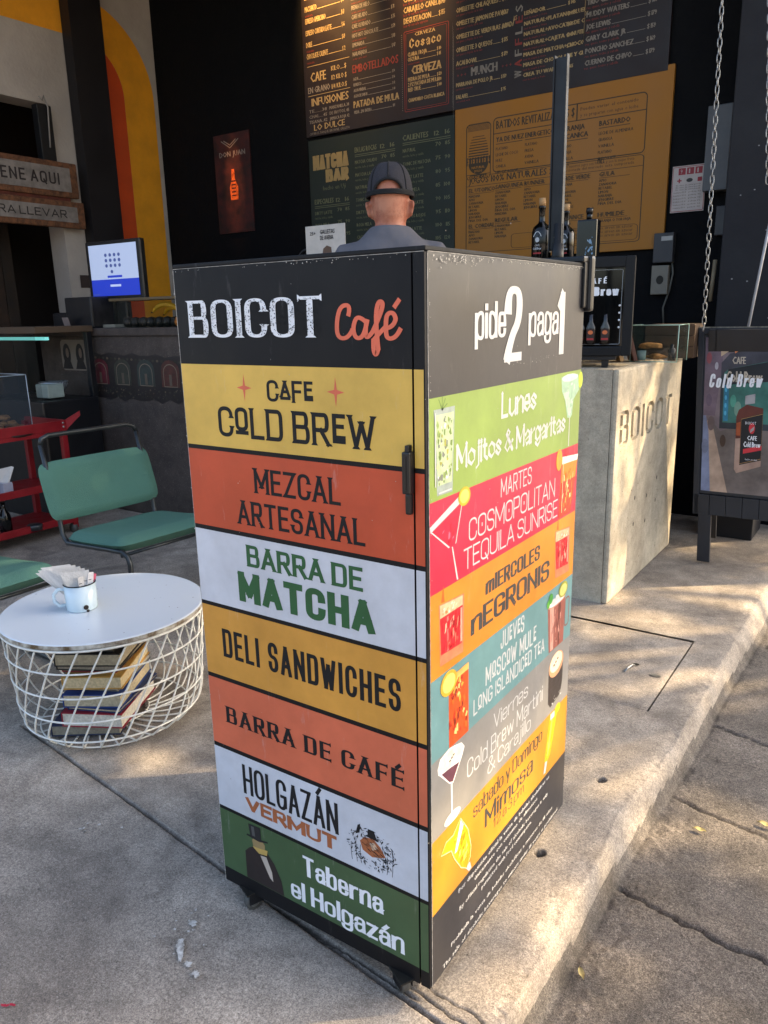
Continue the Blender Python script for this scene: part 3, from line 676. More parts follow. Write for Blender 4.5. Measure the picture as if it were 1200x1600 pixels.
mb.build('lettering', side); mb = MB(); letter(mb, FB, 'paga', .375, .524, 1.2555, .062, M_w2, n1, **kw); mb.build('lettering', side); mb = MB(); letter(mb, FB, '1', .519, .565, 1.213, .126, M_w2, n1, tv=.16, th=.08, flare=.3); mb.build('lettering', side)
bl = dict(nib=(.20, .045, .80), gap=.02, serif=0)
mb = MB(); letter(mb, FB, 'Lunes', .262, .4225, 1.112, .048, M_w2, n1, **bl); mb.build('lettering', bands['lime']); mb = MB(); letter(mb, FB, 'Mojitos & Margaritas', .092, .584, 1.045, .044, M_w2, n1, space=.28, **bl); mb.build('lettering', bands['lime'])
th = dict(tv=.085, th=.085, gap=.10, dots=True)
mb = MB(); letter(mb, FB, 'MARTES', .266, .408, .962, .036, M_w2, n1, **th); mb.build('lettering', bands['red']); mb = MB(); letter(mb, FB, 'COSMOPOLITAN', .139, .537, .907, .042, M_w2, n1, **th)
mb.build('lettering', bands['red']); mb = MB(); letter(mb, FB, 'TEQUILA SUNRISE', .120, .556, .858, .040, M_w2, n1, space=.28, **th); mb.build('lettering', bands['red'])
mb = MB(); letter(mb, FB, 'mIERCOLES', .207, .464, .784, .033, M_dk, n1, tv=.30, th=.12, gap=.05); mb.build('lettering', bands['amber']); mb = MB(); letter(mb, FB, 'nEGRONIS', .149, .521, .722, .046, M_dk, n1, tv=.30, th=.12, gap=.05)
mb.build('lettering', bands['amber'])
jv = dict(tv=.12, th=.11, gap=.10)
mb = MB(); letter(mb, FB, 'JU_EV_ES', .277, .391, .644, .038, M_w2, n1, **jv); mb.build('lettering', bands['teal']); mb = MB(); letter(mb, FB, 'M_OSC_OW MUL_E', .212, .457, .593, .040, M_w2, n1, space=.28, **jv)
mb.build('lettering', bands['teal']); mb = MB(); letter(mb, FB, 'L_ONG ISL_AND_IC_ED T_EA', .162, .507, .551, .034, M_w2, n1, space=.28, **jv); mb.build('lettering', bands['teal'])
vi = dict(tv=.088, th=.07, gap=.10)
mb = MB(); letter(mb, FB, 'Viernes', .251, .42, .478, .036, M_w2, n1, **vi); mb.build('lettering', bands['grey']); mb = MB(); letter(mb, FB, 'Cold Brew Martini', .138, .506, .428, .040, M_w2, n1, space=.28, **vi)
mb.build('lettering', bands['grey']); mb = MB(); letter(mb, FB, '& Carajillo', .227, .441, .387, .036, M_w2, n1, space=.28, **vi); mb.build('lettering', bands['grey'])
dm = dict(tv=.2, th=.07, gap=.10)
mb = MB(); letter(mb, FB, 'sabado y Domingo', .165, .512, .322, .034, M_dk, n1, space=.28, tv=.14, th=.07, gap=.08); mb.build('lettering', bands['mustard']); mb = MB(); letter(mb, FB, 'Mimosa', .217, .461, .267, .044, M_dk, n1, **dm)
mb.build('lettering', bands['mustard']); mb = MB(); letter(mb, FB, '12 a 3 pm', .257, .413, .240, .024, M_dk, n1, space=.28, tv=.13, th=.07); mb.build('lettering', bands['mustard'])
mb = MB()
for s_, u0, u1, v in (('Por disposición oficial la venta de bebidas alcohólicas es', .105, .566, .189), ('únicamente con consumo de alimentos.', .174, .4985, .170), ('By official regulation the sale of alcoholic beverages is only', .109, .561, .1445),
    ('permitted with food consumption.', .205, .464, .1255), ('Prohibida la venta de bebidas alcohólicas a menores de 18 años.', .075, .598, .0845), ('The sale of alcoholic beverages to minors under 18 years is prohibited.', .042, .6345, .0575)):
    ptext(mb, FB, s_, u0, v, .0098, M_w2, w=u1-u0, n=.0008, bold=.08)
mb.build('lettering', side)
# ---- printed drinks
def pm(c): return mat('drink_'+c.lstrip('#'), c, .38, var=.18, vs=60)
def shards(mb, quad, cols, N, n, w=.006, h=.02):
    (ax, ay), (bx_, by_), (cx_, cy_), (dx_, dy_) = quad
    for i in range(N):
        s_, t_ = rng.uniform(.06, .94), rng.uniform(.05, .95)
        u = (ax*(1-s_)+bx_*s_)*t_+(dx_*(1-s_)+cx_*s_)*(1-t_); v = (ay*(1-s_)+by_*s_)*t_+(dy_*(1-s_)+cy_*s_)*(1-t_)
        ww, hh = w*rng.uniform(.2, .8)*min(1, 4*min(s_, 1-s_)), h*rng.uniform(.2, .8)*min(1, 4*min(t_, 1-t_)); sl = rng.uniform(-.3, .3)*ww
        poly(mb, FB, [(u-ww*.5+sl, v-hh*.5), (u+ww*.35+sl, v-hh*.3), (u+ww*.5-sl, v+hh*.5), (u-ww*.3-sl, v+hh*.35)], pm(cols[int(rng.integers(len(cols)))]), n+i*3e-6)
mb = MB()
poly(mb, FB, [(.0187, 1.155), (.0871, 1.155), (.0794, 1.012), (.0283, 1.014)], pm('#9aa59a'), n1)
poly(mb, FB, [(.023, 1.146), (.083, 1.146), (.0765, 1.03), (.0305, 1.03)], pm('#b9c99a'), n1+.0002)
for i in range(60):
    u = rng.uniform(.03, .076); v = rng.uniform(1.03, 1.142); r = rng.uniform(.002, .007); a = rng.uniform(0, 6)
    poly(mb, FB, [(u+r*math.cos(a+k*1.4)*rng.uniform(.4, 1.), v+r*math.sin(a+k*1.4)*rng.uniform(.6, 1.3)) for k in range(4)], pm(random.choice(['#6f8a3e', '#8ea552', '#c9d28a', '#dfe4da', '#7c7f74', '#a8a644'])), n1+.0004+i*4e-6)
rect(mb, FB, .0205, 1.03, .0235, 1.15, M_w2, n1+.0009); rect(mb, FB, .032, 1.016, .075, 1.019, M_w2, n1+.0009)
for a in (.3, .9, 1.5, 2.2): custom(mb, FB, [('x', "~0,0 %f,.6 %f,1" % (.5*math.cos(a), math.cos(a)))], .045, 1.152, .018, .018*math.sin(a)+.004, pm('#5d7a34'), n1, .0018, .0018)
mb.build('printed_drink', bands['lime']); mb = MB()
poly(mb, FB, [(.5518, 1.1638), (.585, 1.168), (.62, 1.167), (.6508, 1.1631), (.6592, 1.1281), (.6281, 1.1104), (.6221, 1.0767), (.6134, 1.0709), (.595, 1.073), (.5781, 1.112), (.5587, 1.1337)], pm('#9fbf9f'), n1)
disc(mb, FB, .602, 1.160, .046, .008, pm('#c9d4cc'), n1+.0003); poly(mb, FB, [(.565, 1.13), (.58, 1.11), (.6, 1.078), (.61, 1.076), (.6, 1.13)], pm('#bcd3b4'), n1+.0003)
shards(mb, [(.575, 1.15), (.64, 1.15), (.617, 1.08), (.598, 1.08)], ['#b5cfb0', '#d2e2cc', '#8fb394', '#c5dcc0', '#a8c6a0'], 26, n1+.0004, .014, .03); rect(mb, FB, .6065, 1.008, .6105, 1.073, M_w2, n1); disc(mb, FB, .668, 1.15, .013, .018, pm('#c2d62c'), n1); mb.build('printed_drink', bands['lime'])
mb = MB()
poly(mb, FB, [(.0062, .9561), (.0045, .966), (.102, .9985), (.1156, .9881)], M_w2, n1)
poly(mb, FB, [(.0134, .9556), (.1103, .9851), (.0906, .9202), (.0763, .915), (.0659, .9177)], pm('#d8193c'), n1+.0001)
for L_ in ([(.0062, .9575), (.0105, .9575), (.070, .9165), (.0655, .9155)], [(.1115, .986), (.1145, .987), (.092, .918), (.089, .917)], [(.0764, .9150), (.0800, .9146), (.1000, .8496), (.0945, .8499)]): poly(mb, FB, L_, M_w2, n1+.0003)
disc(mb, FB, .121, .995, .022, .017, pm('#b8a92a'), n1+.0005); disc(mb, FB, .121, .995, .016, .012, pm('#dcd262'), n1+.0007)
shards(mb, [(.03, .952), (.10, .972), (.084, .925), (.070, .922)], ['#e8364f', '#b50f30', '#f0607a', '#c91a3c'], 16, n1+.0004, .014, .02); mb.build('printed_drink', bands['red']); mb = MB()
poly(mb, FB, [(.5739, .9888), (.6714, .9805), (.6363, .850), (.5638, .850)], pm('#f2821e'), n1)
poly(mb, FB, [(.572, .93), (.660, .93), (.6363, .850), (.5638, .850)], pm('#e5321f'), n1+.0002); poly(mb, FB, [(.5745, .9888), (.6714, .9805), (.666, .968), (.5735, .972)], pm('#f3e3cd'), n1+.0003)
disc(mb, FB, .556, .985, .017, .024, pm('#f39a2c'), n1+.0004); shards(mb, [(.576, .965), (.662, .96), (.634, .856), (.566, .856)], ['#f7a13c', '#ef6a1c', '#fbc27a', '#e2431c', '#f58b3a', '#ffd9a0'], 46, n1+.0005, .012, .03); rect(mb, FB, .578, .86, .581, .975, pm('#f8c79a'), n1+.0008); disc(mb, FB, .60, .995, .012, .009, pm('#c8102c'), n1+.0005); mb.build('printed_drink', bands['red'])
mb = MB()
for (a, b, c, d, tw) in (((.032, .8227), (.1224, .8162), (.1195, .7031), (.0356, .7076), 0), ((.5483, .8236), (.6395, .8144), (.6423, .7037), (.5575, .7101), 0)):
    mb = MB(); poly(mb, FB, [a, b, c, d], pm('#ee7a52'), n1); sh = lambda p, du, dv: (p[0]+du, p[1]+dv)
    poly(mb, FB, [sh(a, .004, -.025), sh(b, -.006, -.018), sh(c, -.006, .02), sh(d, .004, .02)], pm('#e3202c'), n1+.0002)
    w = b[0]-a[0]
    poly(mb, FB, [sh(a, .004, -.002), sh(b, -.006, -.002), sh(b, -.006, -.02), sh(a, .004, -.026)], pm('#f4b088'), n1+.0003)
    for f, cc in ((.30, '#f06a62'), (.62, '#b8131f'), (.84, '#f79a86')): rect(mb, FB, a[0]+w*f, d[1]+.02, a[0]+w*(f+.07), a[1]-.03, pm(cc), n1+.0004+f*1e-4)
    poly(mb, FB, [sh(a, .008, .002), sh(a, .02, .0), sh(a, .016, .032)], pm('#ee5a1c'), n1); shards(mb, [sh(a, .006, -.03), sh(b, -.008, -.024), sh(c, -.008, .02), sh(d, .006, .02)], ['#f4483c', '#c4121f', '#ff7a62', '#a50d18', '#f9a58c', '#e0303a'], 42, n1+.0008, .012, .03); shards(mb, [sh(a, .004, -.004), sh(b, -.006, -.004), sh(b, -.006, -.02), sh(a, .004, -.024)], ['#f8d0b0', '#ef8f66', '#fbe2cf', '#e2703f'], 14, n1+.0008, .012, .01); mb.build('printed_drink', bands['amber'])
mb = MB()
poly(mb, FB, [(.0657, .6721), (.1401, .6744), (.1425, .531), (.0681, .531)], pm('#d8501c'), n1)
for i in range(40):
    u = rng.uniform(.072, .136); v = rng.uniform(.545, .66); r = rng.uniform(.004, .012); a = rng.uniform(0, 6)
    poly(mb, FB, [(u+min(r, .006)*math.cos(a+k*1.3), v+r*math.sin(a+k*1.3)) for k in range(4)], pm(random.choice(['#f2a03c', '#c0361a', '#e2641f', '#8e2a14', '#f6c878', '#b3341a'])), n1+.0002+i*4e-6)
poly(mb, FB, [(.0657, .6721), (.1401, .6744), (.1403, .661), (.066, .660)], pm('#efb25c'), n1+.0006)
disc(mb, FB, .066, .664, .030, .024, pm('#d9a932'), n1+.0007); disc(mb, FB, .066, .664, .023, .018, pm('#f0cf6a'), n1+.0009)
mb.build('printed_drink', bands['teal']); mb = MB()
poly(mb, FB, [(.5202, .6538), (.6269, .643), (.6228, .531), (.5345, .533)], pm('#96574a'), n1); poly(mb, FB, [(.533, .645), (.556, .643), (.560, .535), (.543, .535)], pm('#d89c8a'), n1+.0002)
poly(mb, FB, [(.585, .641), (.60, .640), (.598, .534), (.588, .534)], pm('#6e382f'), n1+.0002); disc(mb, FB, .5735, .6495, .053, .010, pm('#c98e7c'), n1+.0003); disc(mb, FB, .5735, .651, .046, .008, pm('#e9dfd8'), n1+.0005)
for dx, dy in ((-.02, .004), (0, .008), (.02, .004)): disc(mb, FB, .573+dx, .651+dy, .012, .008, M_w2, n1+.0006+dx*1e-3, 6)
shards(mb, [(.530, .640), (.618, .632), (.616, .54), (.540, .54)], ['#b97868', '#7a4238', '#e0ab9a', '#8e5044', '#5e2e28', '#c98f7f'], 36, n1+.0003, .007, .05); outline(mb, FB, rrect(.626, .565, .655, .64, .010), .004, pm('#8a5145'), n1); disc(mb, FB, .535, .668, .013, .013, pm('#3f8a34'), n1+.0007, 9); disc(mb, FB, .522, .658, .010, .010, pm('#58a03c'), n1+.0006, 9)
disc(mb, FB, .61, .668, .028, .019, pm('#9a9a38'), n1+.0007); disc(mb, FB, .61, .667, .022, .014, pm('#c9c470'), n1+.0009); mb.build('printed_drink', bands['teal'])
mb = MB()
poly(mb, FB, [(.5386, .485), (.6284, .485), (.6284, .43), (.618, .395), (.556, .384), (.541, .40)], pm('#3f3733'), n1); disc(mb, FB, .585, .487, .045, .031, pm('#d99c72'), n1+.0002); disc(mb, FB, .583, .493, .038, .024, pm('#f0dcb8'), n1+.0004)
for q in ((.570, .489), (.581, .494), (.592, .499)): disc(mb, FB, q[0], q[1], .005, .003, pm('#5a3b28'), n1+.0006, 8)
for i in range(14):
    u = rng.uniform(.548, .62); v = rng.uniform(.385, .405); disc(mb, FB, u, v, rng.uniform(.002, .005), .002, pm(random.choice(['#d5d2cd', '#8d8883'])), n1+.0005+i*1e-5, 5)
mb.build('printed_drink', bands['grey']); mb = MB()
# coupe of coffee martini
poly(mb, FB, [(.0252, .5095), (.0281, .497), (.0331, .4934), (.0685, .4575), (.0825, .4514), (.1165, .4893), (.1269, .5059), (.115, .520), (.07, .532), (.035, .526)], pm('#efe6da'), n1)
poly(mb, FB, [(.040, .4925), (.0685, .4610), (.0815, .4555), (.106, .4835), (.075, .489)], pm('#6b3f4a'), n1+.0002); disc(mb, FB, .0765, .508, .044, .017, pm('#f1e4c9'), n1+.0004)
for q in ((.070, .505), (.077, .508), (.084, .511)): disc(mb, FB, q[0], q[1], .004, .002, pm('#5a4a40'), n1+.0006, 6)
poly(mb, FB, [(.0726, .4564), (.0803, .4531), (.0808, .384), (.0755, .384)], M_w2, n1+.0003); disc(mb, FB, .0795, .381, .031, .011, pm('#f2ead8'), n1+.0005); mb.build('printed_drink', bands['grey'])
mb = MB()
poly(mb, FB, [(.557, .3668), (.603, .355), (.5666, .2536), (.5475, .2423), (.5306, .2506), (.5364, .2781)], pm('#f7ab12'), n1); rect(mb, FB, .559, .348, .585, .364, M_w2, n1+.0003)
shards(mb, [(.562, .343), (.592, .345), (.560, .262), (.535, .262)], ['#ffb92a', '#f08c06', '#ffd060', '#e87f02'], 18, n1+.0001, .010, .03); poly(mb, FB, [(.5665, .345), (.575, .345), (.552, .258), (.545, .260)], pm('#ffd458'), n1+.0002); poly(mb, FB, [(.535, .2487), (.5491, .2448), (.54, .2169), (.5269, .2187)], M_w2, n1+.0003); disc(mb, FB, .605, .362, .016, .012, pm('#f5bb22'), n1+.0001)
mb.build('printed_drink', bands['mustard']); mb = MB()
P = [(.1123, .3578), (.143, .3148), (.1575, .2657), (.1535, .2412), (.1383, .2241), (.1137, .2422), (.0867, .2814), (.075, .3068), (.0359, .3209), (.0552, .3401), (.0834, .3384)]
poly(mb, FB, P, pm('#f8a013'), n1); shards(mb, [(.075, .33), (.135, .33), (.150, .245), (.115, .25)], ['#ffb92a', '#f08c06', '#ffd060', '#e87f02', '#ffc547'], 34, n1+.0002, .022, .03); outline(mb, FB, P, -.0022, pm('#f6d89a'), n1+.0003); poly(mb, FB, [(.112, .353), (.124, .336), (.098, .292), (.088, .292)], pm('#fdeed2'), n1+.0004)
poly(mb, FB, [(.1352, .2262), (.1505, .2329), (.1582, .2133), (.1478, .211)], M_w2, n1+.0004); mb.build('printed_drink', bands['mustard'])
# wear: chips of the bare board along the edges
mb = MB()
def chips(F, seg, N, r0, r1, sp=.004, m=M_edge):
    (a, b), (c, d) = seg
    for i in range(N):
        t = rng.random(); u = a+(c-a)*t+rng.normal(0, sp); v = b+(d-b)*t+rng.normal(0, sp); r = rng.uniform(r0, r1); an = rng.uniform(0, 6)
        k = rng.integers(4, 7); poly(mb, F, [(u+r*math.cos(an+j*2*PI/k)*rng.uniform(.4, 1.3), v+r*math.sin(an+j*2*PI/k)*rng.uniform(.4, 1.3)) for j in range(k)], m, .0024+i*2e-7)
chips(FA, ((-W1+.003, 1.388), (-.02, 1.388)), 40, .0005, .0014, .0015); chips(FA, ((-W1+.002, .06), (-W1+.002, 1.38)), 50, .0005, .0016, .001)
chips(FA, ((-.5, .3), (-.08, 1.37)), 36, .0004, .0013, .12); chips(FB, ((.015, 1.388), (W2-.02, 1.388)), 130, .0005, .002, .0022); chips(FB, ((.02, 1.382), (.16, 1.380)), 60, .0006, .0022, .004)
chips(FB, ((.3, .3), (.3, 1.3)), 70, .0004, .0014, .14); chips(FB, ((.3, 1.205), (.52, 1.212)), 26, .0004, .0016, .0022); chips(FB, ((.0065, .07), (.0065, 1.38)), 60, .0004, .0012, .0006)
chips(FB, ((.3, .716), (.5, .722)), 60, .0006, .0018, .008, bands['amber'].data.materials[0]); chips(FB, ((.15, .745), (.5, .745)), 30, .0005, .0012, .012, bands['amber'].data.materials[0])
mb.build('worn_chip', cab)
mb = MB(); mb.box((-W1, -.0049, Z1-.0086), (-.001, -.0041, Z1-.0078), M_edge); mb.box((-W1-.0006, -.0045, Z0), (-W1+.0006, -.0039, Z1-.01), M_edge)
mb.box((.0001, .004, Z1-.0082), (.0008, W2, Z1-.0072), M_edge); mb.box((-.0004, .0032, Z0), (.0005, .0042, Z1-.01), M_edge); mb.build('bare_edge', cab)
# latch on the door
M_pl = mat('black_plastic', '#141518', .35, var=.1)
mb = MB(); mb.box((-.0365, -.020, 1.023), (-.0215, -.004, 1.092), M_pl, .003); mb.box((-.033, -.016, 1.088), (-.0255, -.004, 1.102), M_pl, .002); mb.box((-.0345, -.015, .988), (-.0235, -.004, 1.024), M_pl, .004)
mb.box((-.0305, -.0215, 1.03), (-.0275, -.019, 1.085), M_pl, .001); mb.build('latch', cab)
# bracket on the back edge of the side panel
mb = MB(); mb.box((-.03, W2-.020, 1.306), (.0075, W2-.001, 1.402), M_pl, .003); mb.box((-.034, W2-.001, 1.298), (.016, W2+.022, 1.416), M_pl, .007); mb.box((-.09, W2-.03, 1.4), (.008, W2+.0, 1.414), M_pl, .004); mb.build('bracket', cab)
# casters
M_rub = mat('grey_rubber', '#4b4a46', .6); 
for x, y, rz in ((-.066, .004, -.5), (-W1+.075, .014, 1.2), (-.075, W2-.06, .2), (-W1+.075, W2-.06, .9)):
    R_ = rot_xyz(rz=rz, t=(x, y, 0)); mb = MB(); mb.box((-.03, -.022, .05), (.03, .022, .0545), M_dark, .001, R_); mb.box((-.022, -.014, .018), (.012, -.0115, .05), M_pl, .001, R_); mb.box((-.022, .0115, .018), (.012, .014, .05), M_pl, .001, R_)
    ca = mb.build('caster', cab); mb = MB(); Rw = R_ @ rot_xyz(rx=PI/2, t=(-.008, 0, .0205))
    mb.lathe([(.012, -.0112), (.019, -.010), (.0205, -.006), (.0205, .006), (.019, .010), (.012, .0112)], M_rub, n=24, M=Rw); mb.lathe([(.0, -.0116), (.011, -.0116), (.011, .0116), (0, .0116)], M_galv, n=16, M=Rw); mb.build('wheel', ca)
# steel post behind the cabinet
post = thing('steel_post', 'slim black steel post rising behind the far corner of the painted cabinet', 'post', (-.123, .80, 0))
M_ps = mat('post_steel', '#090a0c', .5, .0, .2, 20)
mb = MB(); mb.box((-.0145, -.005, 1.44), (.0145, .005, 1.852), M_ps, .003); mb.box((-.0165, -.008, 1.437), (-.0125, .007, 1.857), M_ps, .0015); mb.box((.0125, -.008, 1.437), (.0165, .007, 1.857), M_ps, .0015); mb.build('channel', post)
mb = MB(); mb.tube([(.006, 0, .012), (.006, 0, 1.5)], .011, M_ps, 12); mb.tube([(.006, 0, 1.40), (.006, 0, 1.455)], .014, M_ps, 12); mb.build('pole', post)
mb = MB(); mb.box((-.05, -.05, .0), (.06, .05, .008), M_dark, .002); mb.build('base_plate', post)

# ------------------------------------------------------------------ concrete counter with the engraved name
M_ctr = concrete('counter_concrete', '#a59a86', '#c2b8a2', grain=.12, stain='#8f8471', stain_amt=.3, bump=.25, rough=.75)
CX, CY0, CY1, CZ = -.398, 2.224, 3.30, 1.055
mb = MB(); mb.box((-1.9, CY0+.004, 0), (CX-.03, CY0+.50, CZ-.001), M_ctr); mb.box((-1.0, CY0+.5, 0), (CX-.03, CY1-.005, CZ-.001), M_ctr)
ctr = thing('concrete_counter', 'pale concrete bar counter with the name engraved on its sunlit side', 'counter'); mb.build('counter_body', ctr)
# the engraved slab: front plate with the letters cut out by a boolean
mb = MB(); mb.box((CX-.03, CY0, 0), (CX, CY1, CZ), M_ctr, .014); slabo = mb.build('engraved_slab', ctr)
cut = MB(); FC = frame((CX, 0, 0), (0, 1, 0), (0, 0, 1), (1, 0, 0))
M_rec = concrete('engraving_shade', '#5d5140', '#85775f', bump=.3)  # shade inside the cut letters, put into a darker concrete colour
cutters = []
for Ls, Rs, cl in strokes('BOICOT', 2.272, 3.125, .715, .155, tv=.24, th=.12, gap=.20, serif=.0):
    n_ = len(Ls); ring_ = [Ls, Rs]; vs = []
    for d_ in (-.016, .012): vs += [FC(p[0], p[1], d_) for p in Ls]+[FC(p[0], p[1], d_) for p in Rs]
    k = 2*n_; fs = []
    for a in range(n_ if cl else n_-1):
        b = (a+1) % n_
        fs += [(a, b, n_+b, n_+a), (k+a, k+n_+a, k+n_+b, k+b), (a, k+a, k+b, b), (n_+a, n_+b, k+n_+b, k+n_+a)]
    if not cl: fs += [(0, n_, k+n_, k), (n_-1, k+n_-1, k+2*n_-1, 2*n_-1)]
    bm = bmesh.new(); vv = [bm.verts.new(v) for v in vs]
    for f in fs: bm.faces.new([vv[q] for q in f])
    bmesh.ops.recalc_face_normals(bm, faces=bm.faces[:]); me = bpy.data.meshes.new('c'); bm.to_mesh(me); bm.free(); me.materials.append(M_rec); o = bpy.data.objects.new('c', me); COL.objects.link(o); cutters.append(o)
    md = slabo.modifiers.new('b', 'BOOLEAN'); md.object = o; md.operation = 'DIFFERENCE'; md.solver = 'EXACT'
bpy.context.view_layer.update()
me = bpy.data.meshes.new_from_object(slabo.evaluated_get(bpy.context.evaluated_depsgraph_get()))
slabo.modifiers.clear(); slabo.data = me
for o in cutters: bpy.data.objects.remove(o)
mb = MB()
for u, v in ((2.56, .43), (2.76, .40), (2.56, .30), (2.76, .27), (2.93, .46), (2.93, .34)): disc(mb, FC, u, v, .008, .011, M_dark, .0008, 8)
mb.build('bolt_hole', ctr); mb = MB()
for i in range(60): r_ = rng.uniform(.0012, .004); disc(mb, FC, rng.uniform(2.26, 3.27), rng.uniform(.04, 1.0), r_, r_*rng.uniform(.6, 1.4), M_dark, .0008+i*1e-6, 6)
o_ = mb.build('air_hole', ctr); o_['kind'] = 'stuff'

# ------------------------------------------------------------------ left bar counter, posters
M_dc = concrete('bar_concrete', '#3b332f', '#4b423c', grain=.1, stain='#40362f', stain_amt=.3, bump=.15)
bar = thing('bar_counter', 'dark brown plastered bar counter under the monitor', 'counter')
mb = MB(); mb.box((-4.62, 2.252, 0), (-1.95, 2.9, 1.20), M_dc, .01); mb.build('counter_front', bar)
mb = MB(); mb.box((-4.66, 2.235, 1.20), (-1.93, 2.93, 1.25), M_dc, .008); mb.build('counter_top', bar)
FK = frame((0, 2.252, 0), (1, 0, 0), (0, 0, 1), (0, -1, 0))
po = thing('sticker_poster', 'long dark poster of arches and bottles pasted on the bar counter front', 'poster', (0, 0, 0))
mb = MB(); P = [(-4.085, 1.09)]+[(-4.085+.96*i/12, 1.09+.012*math.sin(i*2.3)-.02*i/12) for i in range(1, 13)]+[(-3.12, .80)]+[(-3.12-.9*i/12, .785+.016*math.sin(i*3.7)) for i in range(1, 13)]+[(-4.05, .86)]
poly(mb, FK, P, mat('poster_dark', '#1f1817', .5, var=.3, vs=12), .0012); mb.build('poster_sheet', po)
mb = MB()
for i in range(4):
    u = -3.95+.235*i
    poly(mb, FK, [(u-.085, .88), (u-.085, .99)]+[(u+.085*math.cos(a), .99+.06*math.sin(a)) for a in np.linspace(PI, 0, 9)]+[(u+.085, .88)], mat('arch%d' % i, ['#531620', '#33332a', '#2c3430', '#47221a'][i], .5, var=.4, vs=30), .0022)
    outline(mb, FK, [(u-.06, .885), (u-.06, .97)]+[(u+.06*math.cos(a), .97+.05*math.sin(a)) for a in np.linspace(PI, 0, 9)]+[(u+.06, .885)], .006, mat('poster_line', '#6d5f50', .5), .003)
    rect(mb, FK, u-.012, .89, u+.012, .96, mat('poster_line2', '#54483c', .5), .0032)
for i in range(120):
    u, v = rng.uniform(-4.02, -3.15), rng.uniform(.80, .865); r = rng.uniform(.003, .009)
    disc(mb, FK, u, v, r, r*.8, mat('poster_leaf%d' % (i % 3), ['#3a352b', '#54483a', '#2c2a20'][i % 3], .6), .002+i*1e-6, 5)
for i in range(22): disc(mb, FK, -4.03+.042*i, 1.058-.001*i, .013, .009, mat('poster_leaf%d' % (i % 3), '#3a352b'), .002+i*1e-5, 6)
mb.build('printed_arches', po); tag(po, po['label'], 'poster')
st_ = MB(); poly(st_, FK, rrect(-4.375, .965, -4.085, 1.175, .03), mat('sticker_paper', '#756c62', .6), .0012)
for u in (-4.31, -4.16):
    disc(st_, FK, u, 1.075, .045, .075, mat('sticker_ink', '#161315', .5), .002, 14); poly(st_, FK, [(u-.06, .975), (u+.06, .975), (u+.035, 1.03), (u-.035, 1.03)], mat('sticker_ink', ''), .0026)
    disc(st_, FK, u+.008, 1.085, .018, .034, mat('sticker_skin', '#6e5f54', .6), .0032, 12)
tag(st_.build('face_sticker'), 'small rounded sticker with two long-haired faces on the bar counter', 'sticker')

# ------------------------------------------------------------------ point of sale monitor
mon = thing('monitor', 'lit till monitor with a keypad login page standing on the bar', 'monitor', (-4.02, 2.5, 1.25), .04)
M_scr = mat('screen_white', '#9aa4ba', .3, var=0, emit='#b4c4e6', es=.17); M_scb = mat('screen_blue', '#1c2c8a', .3, var=0, emit='#2440c8', es=.2)
FM = frame((-.27, 0, 0), (1, 0, 0), (0, 0, 1), (0, -1, 0))
mb = MB(); mb.box((-.28, 0, .19), (.28, .045, .58), M_pl, .01); mb.build('bezel', mon)
mb = MB(); rect(mb, FM, .025, .325, .515, .555, M_scr, .002); rect(mb, FM, .025, .215, .515, .325, M_scb, .002); so = mb.build('screen', mon)
mb = MB(); sk = mat('screen_key', '#46548a', .4, var=0, emit='#4a5c9c', es=.12)
for r in range(3):
    for c in range(4): disc(mb, FM, .20+.045*c, .485-.035*r, .014, .012, sk, .003, 8)
disc(mb, FM, .25, .375, .014, .012, sk, .003, 8); rect(mb, FM, .20, .335, .35, .35, M_scb, .003); rect(mb, FM, .22, .275, .33, .29, mat('screen_txt', '#b9c3e2', .4, var=0, emit='#b9c3e2', es=.15), .003); rect(mb, FM, .03, .222, .1, .228, sk, .003); mb.build('keypad_print', so)
mb = MB(); mb.box((-.05, .03, .02), (.05, .08, .25), M_pl, .01); mb.box((-.16, -.02, 0), (.16, .16, .02), M_pl, .008); mb.build('stand', mon)
mb = MB(); mb.box((-4.27, 2.42, 1.25), (-3.68, 2.7, 1.272), mat('cream_shelf', '#8f8675', .6), .004); tag(mb.build('monitor_tray'), 'pale tray under the lit till monitor', 'tray')
# low glass case with bananas on the bar
M_glass = mat('clear_glass', '#26332e', .03, var=0, alpha=.16, spec=.8)
M_gl2 = mat('thin_glass', '#18211d', .03, var=0, alpha=.14, spec=.8)
gc = thing('bar_glass_case', 'low glass case on the dark bar beneath the monitor', 'display case', (0, 0, 0))
mb = MB(); mb.box((-3.80, 2.29, 1.25), (-2.3, 2.297, 1.42), M_gl2); mb.box((-3.80, 2.297, 1.25), (-3.793, 2.42, 1.42), M_gl2); mb.build('glass_pane', gc)
mb = MB(); mb.box((-3.82, 2.28, 1.42), (-2.3, 2.415, 1.437), mat('case_top', '#5c4d34', .5), .003); mb.build('top_board', gc)
M_ban = mat('banana_skin', '#d9a514', .5, var=.2, vs=20); M_bt = mat('banana_tip', '#5a3c14', .7)
def banana(x, y, z, L_, rz, flip=1, gname='bananas in the bar case', lab=''):
    o = MB(); pts = []; rr = []
    for i in range(13):
        t = i/12; a = (t-.5)*1.9; pts.append((math.sin(a)*L_*.55, 0, (math.cos(a)-math.cos(.95))*L_*.42*flip)); rr.append(.017*(math.sin(PI*min(1, max(.0, t*.9+.08)))**.45))
    rr[0] = .006; rr[-1] = .004; o.tube(pts, rr, M_ban, 7, smooth=False); o.tube([pts[0], (pts[0][0]-.018, 0, pts[0][2]-.004)], .005, M_bt, 6)
    q = o.build('banana', loc=(x, y, z)); q.rotation_euler = (0, 0, rz); tag(q, lab, 'banana', gname); return q
